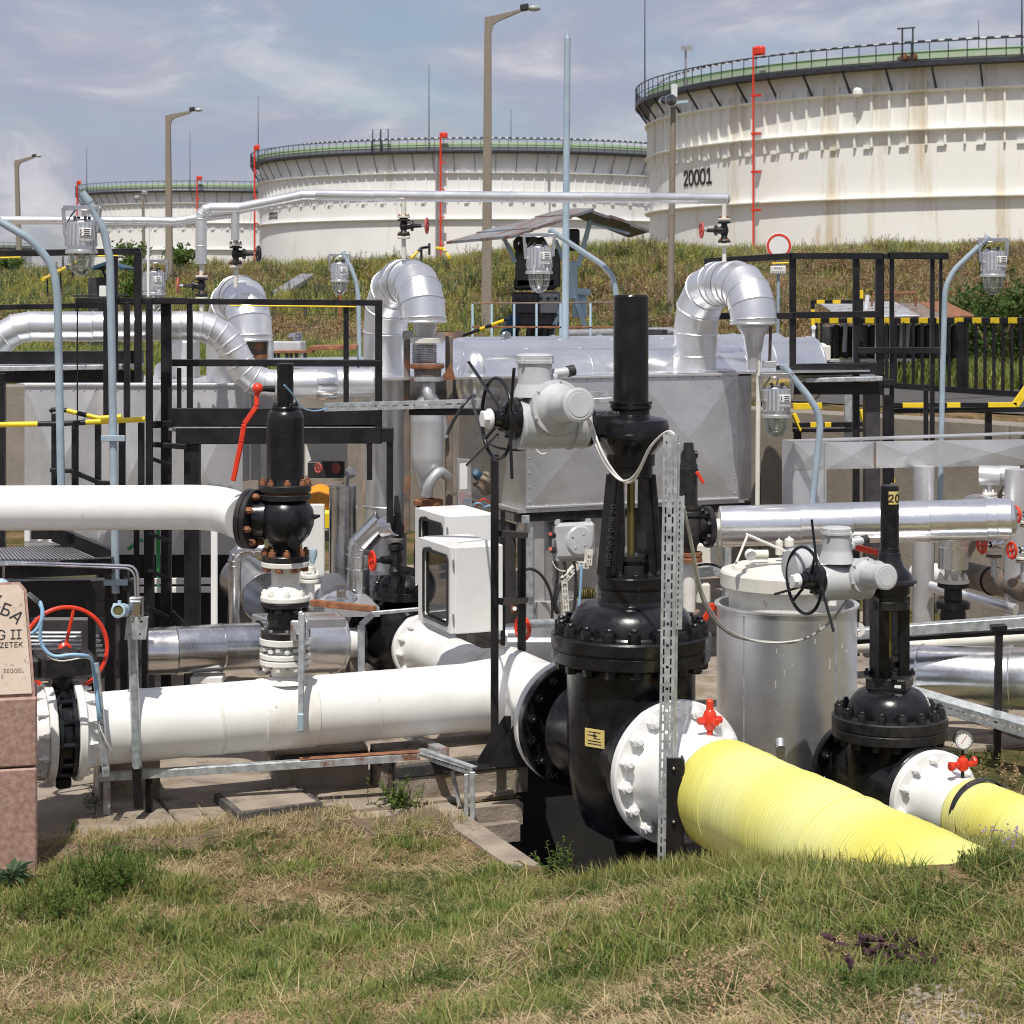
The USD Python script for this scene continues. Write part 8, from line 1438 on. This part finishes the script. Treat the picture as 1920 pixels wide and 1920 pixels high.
r_ = rn.uniform(0, 1, len(xy)); ids = np.where(r_ < np.clip(green, .16, .88), rn.choice([0, 1, 2, 3, 4, 5], len(xy), p=[.18, .15, .12, .22, .13, .20]), rn.choice([6, 7, 8], len(xy), p=[.40, .25, .35]))
clov = meshkit.fbm(p3 * 3.7 + 31, 2, 6); ids = np.where((clov > .60) & (rn.uniform(0, 1, len(xy)) < .35), rn.choice([9, 10], len(xy)), ids); ids = np.where(rn.uniform(0, 1, len(xy)) < .018, 11, ids); ids = np.where((clov < .36) & (rn.uniform(0, 1, len(xy)) < .12), 12, ids)
dens = np.clip(.62 + (pb_ - .5) * 1.5 + .15 * bank, .18, 1) * np.where(bare, .25, 1) * np.where((xy[:, 1] > 8.2) & (xy[:, 0] < .6), .55, 1); kp = rn.uniform(0, 1, len(xy)) < dens
sc_l = np.where((ids < 6) | (ids == 9), rn.gamma(6, 1 / 6, len(xy)) * np.clip(.48 + .8 * (pa_ - .35), .38, 1.0), rn.uniform(.6, 1.1, len(xy)))
pi, rr2, pth = scatter('grass', None, None, gp_, None, None, 2); fill(pi, pth, ids[kp], p3[kp] - A(0, 0, .004), sc_l[kp], rr2, 'mown green and straw-coloured grass in the foreground', 'grass')
# long blades along the crest before the yellow pipes and the pit edge
lg = [(tuft(rn, 10, .13, .0046, .02, (.1, .8)), m) for m in ('grass_green', 'grass_olive', 'grass_olive')]
n = 1500; t_ = rn.uniform(0, 1, n); cx = np.interp(t_, [0, .3, .55, .8, 1], [.15, .62, 1.1, 1.46, 2.15]) + rn.normal(0, .07, n); cy = np.interp(t_, [0, .3, .55, .8, 1], [7.35, 7.12, 6.85, 6.25, 7.75]) + rn.normal(0, .10, n)
cxy = np.stack([cx, cy], 1); cxy = cxy[inside_front(cxy)]; cz = ground(cxy[:, 0], cxy[:, 1])
pi, rr2, pth = scatter('long_grass', None, None, lg, None, None, 3); fill(pi, pth, rr2.integers(0, 3, len(cxy)), np.c_[cxy, cz], rr2.uniform(.3, .8, len(cxy)), rr2, 'longer grass along the bank in front of the yellow pipes', 'grass')
# dry tufts in the joints and at the slab edges
n = 1300; ju = rn.uniform(.0, 3.2, n); jv = np.where(rn.uniform(0, 1, n) < .9, np.where(ju < 2.76, 8.56, 8.30) + rn.normal(0, .09, n), 10.1); jp = ju[:, None] * U + jv[:, None] * V
pi, rr2, pth = scatter('dry_grass', None, None, [(tuft(rn, 8, .09, .003, .02, (.3, 1.2)), 'straw'), (tuft(rn, 8, .08, .0035, .02), 'grass_olive'), (straw(rn, 10, .14, .003, .05), 'straw')], None, None, 4); fill(pi, pth, rr2.integers(0, 3, n), jp + A(0, 0, .022), rr2.uniform(.35, 1.0, n), rr2, 'dry grass tufts along the edge of the concrete slabs', 'grass')

# bank and terrace
bp2 = [(tuft(rn, 12, .42, .022, .10), m) for m in ('grass_olive', 'grass_green', 'weed_pale', 'weed_yellow', 'herb_brown')] + [(herb(rn, 5, .5, .10, .10), m) for m in ('weed_bluish', 'herb_brown', 'weed_yellow', 'herb_brown')]
n = 30000; Yr_ = rn.uniform(30.5, 48.5, n); x = rn.uniform(-1, 1, n) * (.275 * Yr_ + 1); z = ground(x, Yr_); q3 = np.stack([x, Yr_, z], 1)
zl = (meshkit.fbm(q3 * .35, 3) - .5) * .9 * sst(30, 38, Yr_); q3[:, 2] += zl + (meshkit.fbm(q3 * 3.0, 3) - .5) * .05
fa = meshkit.fbm(q3 * A(.30, .30, .8), 3, 2); fb = meshkit.fbm(q3 * .9, 3, 4); px = 960 + F * x / Yr_
dry = np.clip((px - 1350) / 250, 0, 1) * .55 + np.clip((fa - .5) * 3.2, -.3, .5) + np.where((px > 430) & (px < 760), .12, 0); r_ = rn.uniform(0, 1, n)
ids = np.where(r_ < np.clip(.30 + dry, .08, .82), rn.choice([4, 6, 8, 2, 0], n, p=[.26, .20, .16, .18, .20]), rn.choice([0, 1, 3, 5, 7], n, p=[.38, .20, .20, .08, .14]))
top = Yr_ > 44.5; ids = np.where(top & (rn.uniform(0, 1, n) < .75), rn.choice([2, 3, 0, 7, 1], n, p=[.26, .24, .25, .15, .10]), ids)
scl = rn.uniform(.45, 1.0, n) * np.where(top, .80, .85) * (.7 + fb * .7); kp = rn.uniform(0, 1, n) < np.clip(.25 + fb * 1.1 + .3 * top, 0, 1)
pi, rr2, pth = scatter('bank_grass', None, None, bp2, None, None, 5); fill(pi, pth, ids[kp], q3[kp] - A(0, 0, .02), scl[kp], rr2, 'rough grass and dry herbs covering the bank below the tanks', 'grass')
n = 9000; Yr_ = rn.uniform(17, 31, n); x = rn.uniform(-1, 1, n) * (.275 * Yr_ + 1); kp = behind_wall(np.stack([x, Yr_], 1)) > np.where(x > 1.5, 4.2, .6); x, Yr_ = x[kp], Yr_[kp]; q3 = np.stack([x, Yr_, ground(x, Yr_)], 1)
pi, rr2, pth = scatter('terrace_grass', None, None, [(tuft(rn, 12, .30, .014, .08), m) for m in ('grass_green', 'grass_olive', 'grass_dark', 'weed_yellow')], None, None, 6); fill(pi, pth, rr2.integers(0, 4, len(q3)), q3, rr2.uniform(.5, 1.1, len(q3)), rr2, 'tall green grass on the level ground before the bank', 'grass')

def shrub(label, c, w, h, n, leaf, mt, seed, name='shrub', group=None):
    """limbs with leaf faces in uneven clumps"""
    r = np.random.default_rng(seed); t = thing(name, label, 'shrub', c, group); limbs, leaves = [], []
    for k in range(9):
        a = r.uniform(0, 6.3); tip = A(math.cos(a) * w * .5 * r.uniform(.2, .95), math.sin(a) * w * .4 * r.uniform(.2, .9), h * r.uniform(.45, 1.0)); mid = tip * A(.45, .45, .5) + A(*r.normal(0, w * .04, 2), 0)
        limbs.append(tube([A(0, 0, -.05) + c, mid + c, tip + c], [.02 * h + .005, .012 * h + .003, .004], 5))
        for _ in range(n // 9):
            s = r.uniform(.25, 1.05); p = (mid * (1 - s) + tip * s if s > .5 else mid * s * 2) + r.normal(0, 1, 3) * A(w, w, h) * .085; p[2] = max(p[2], .02)
            d = unit(r.normal(0, 1, 3) + A(0, 0, .3)); s_ = unit(np.cross(d, r.normal(0, 1, 3))); l = leaf * r.uniform(.5, 1.2); u_ = np.cross(d, s_)
            leaves.append((np.array([p, p + d * l * .5 + s_ * l * .28 + u_ * l * .06, p + d * l, p + d * l * .5 - s_ * l * .28 + u_ * l * .06]) + c, np.array([(0, 1, 2), (0, 2, 3)])))
    part(t, 'stem', cat(limbs), 'herb_brown'); part(t, 'foliage', cat(leaves), mt, True, kind='stuff'); return t
gz_ = lambda px, Yq_: A((px - 960) / F * Yq_, Yq_, float(ground((px - 960) / F * Yq_, Yq_)))
for i, (px, Yq_, w, h, lb) in enumerate(((1700, 24.5, 1.0, .55, 'leftmost low green shrub behind the striped railing'), (1800, 24.2, 1.2, .75, 'green shrub behind the thick post of the striped railing'), (1890, 23.6, 1.4, 1.15, 'tallest dense green shrub behind the striped railing at the right edge'), (1850, 26.0, 1.5, .95, 'green shrub at the back of the group behind the striped railing'), (1765, 25.6, 1.2, .7, 'green shrub at the back behind the bent lamp pole at right'))): shrub(lb, gz_(px, Yq_), w, h, 2600, .085, 'shrub_green', 40 + i, group='green shrubs behind the striped railing')
for i, (px, Yq_, w, h, lb, mt) in enumerate(((343, 46.2, .9, .55, 'small bright green shrub on the bank crest right of the left lamp post', 'weed_green'), (240, 46.0, 1.0, .75, 'green shrub on the crest before the small left tank', 'weed_green'), (237, 37.0, .9, .95, 'dark green shrub low on the bank behind the left platform post', 'weed_green'), (20, 47.0, .9, .45, 'green bush on the crest at the left edge', 'weed_green'), (130, 32.0, .6, .5, 'bright green bush at the bank foot by the left lamp pole', 'weed_green'))): shrub(lb, gz_(px, Yq_), w, h, 1100, .10, mt, 60 + i)
# crest weeds: single plants that stand out
def weed(label, c, n, h, leaf, spread, mt, seed, name='weed', cat_='plant'):
    r = np.random.default_rng(seed); m = herb(r, n, h, leaf, spread); t = thing(name, label, cat_, c); part(t, 'foliage', (m[0] + c, m[1]), mt, False, kind='stuff')
gf = lambda px, py, z_=0.0: G(px, py, z_)
def gr(px, py):
    z_ = 0.0
    for _ in range(12): q = G(px, py, z_); z_ = float(ground(q[0], q[1]))
    return A(q[0], q[1], z_)
weed('bushy bright green weed right of the memorial stone', gr(205, 1672), 90, .19, .030, .085, 'weed_green', 1)
weed('low green weed clump in the grass below the memorial stone', gr(112, 1718), 80, .12, .028, .09, 'weed_green', 2)
weed('small upright weed growing from the slab edge beside the stone', gr(136, 1570), 4, .09, .028, .012, 'weed_green', 3)
weed('green weed growing from the joint at the long concrete block', gr(750, 1516), 26, .15, .034, .045, 'weed_green', 4)
weed('green sprig standing at the edge of the dark pit', gr(1042, 1642), 16, .15, .030, .03, 'weed_green', 5)
weed('weed in the shade under the white pipe flange', gr(165, 1522), 12, .11, .030, .045, 'weed_green', 6)
weed('clover-like green weed in the grass below the yellow pipe', gr(1385, 1700), 26, .09, .026, .07, 'weed_green', 7)
weed('purple-leaved dark weed lying on the grass at the lower right', gr(1690, 1800), 24, .05, .050, .09, 'purple_leaf', 8)
weed('dark brownish weed clump in the grass at the bottom right', gr(1390, 1880), 26, .10, .026, .09, 'herb_brown', 9)
weed('green weed tuft by the pressure gauge', gr(1835, 1440), 20, .12, .03, .07, 'grass_green', 10)
weed('dry brown weed tuft at the right edge behind the thin yellow pipe', gr(1890, 1470), 22, .12, .025, .10, 'herb_brown', 13)
r5 = np.random.default_rng(11); ms = []
rc_ = gr(22, 1668) + Z * .04
for k in range(34):
    a = r5.uniform(0, 6.3); e = r5.uniform(-.1, 1.0); d = unit(A(math.cos(a), math.sin(a), e)); l = r5.uniform(.06, .11); s = unit(np.cross(d, Z)) * l * .13; b = rc_ + Z * .03 * r5.uniform(0, 1); mid = b + d * l * .5 + Z * l * .10; ms.append((np.array([b, mid + s, b + d * l - Z * l * .15, mid - s]), np.array([(0, 1, 2), (0, 2, 3)])))
single('rosette_weed', 'dark green leafy rosette plant at the foot of the memorial stone', 'plant', cat(ms), 'weed_bluish', False)
ms = [sphere(gr(px, py) + A(0, 0, z_), .004, 3) for px, py, z_ in zip(r5.uniform(1835, 1925, 40), r5.uniform(1590, 1635, 40), r5.uniform(.05, .11, 40))]; single('lilac_flowers', 'tiny lilac flowers in the grass at the right edge', 'flowers', cat(ms), 'flower_lilac', kind='stuff')
r6 = np.random.default_rng(12); st_m = []
for px, py in zip(r6.uniform(1690, 1925, 420), r6.uniform(1845, 1930, 420)):
    q = gr(px, py); sph = trimesh.creation.icosphere(1, r6.uniform(.003, .010)); st_m.append((np.asarray(sph.vertices) * A(1, 1, .6) + q, np.asarray(sph.faces)))
single('gravel', 'loose grey gravel in the bare patch at the lower right corner', 'gravel', cat(st_m), 'wall_concrete', False, kind='stuff')
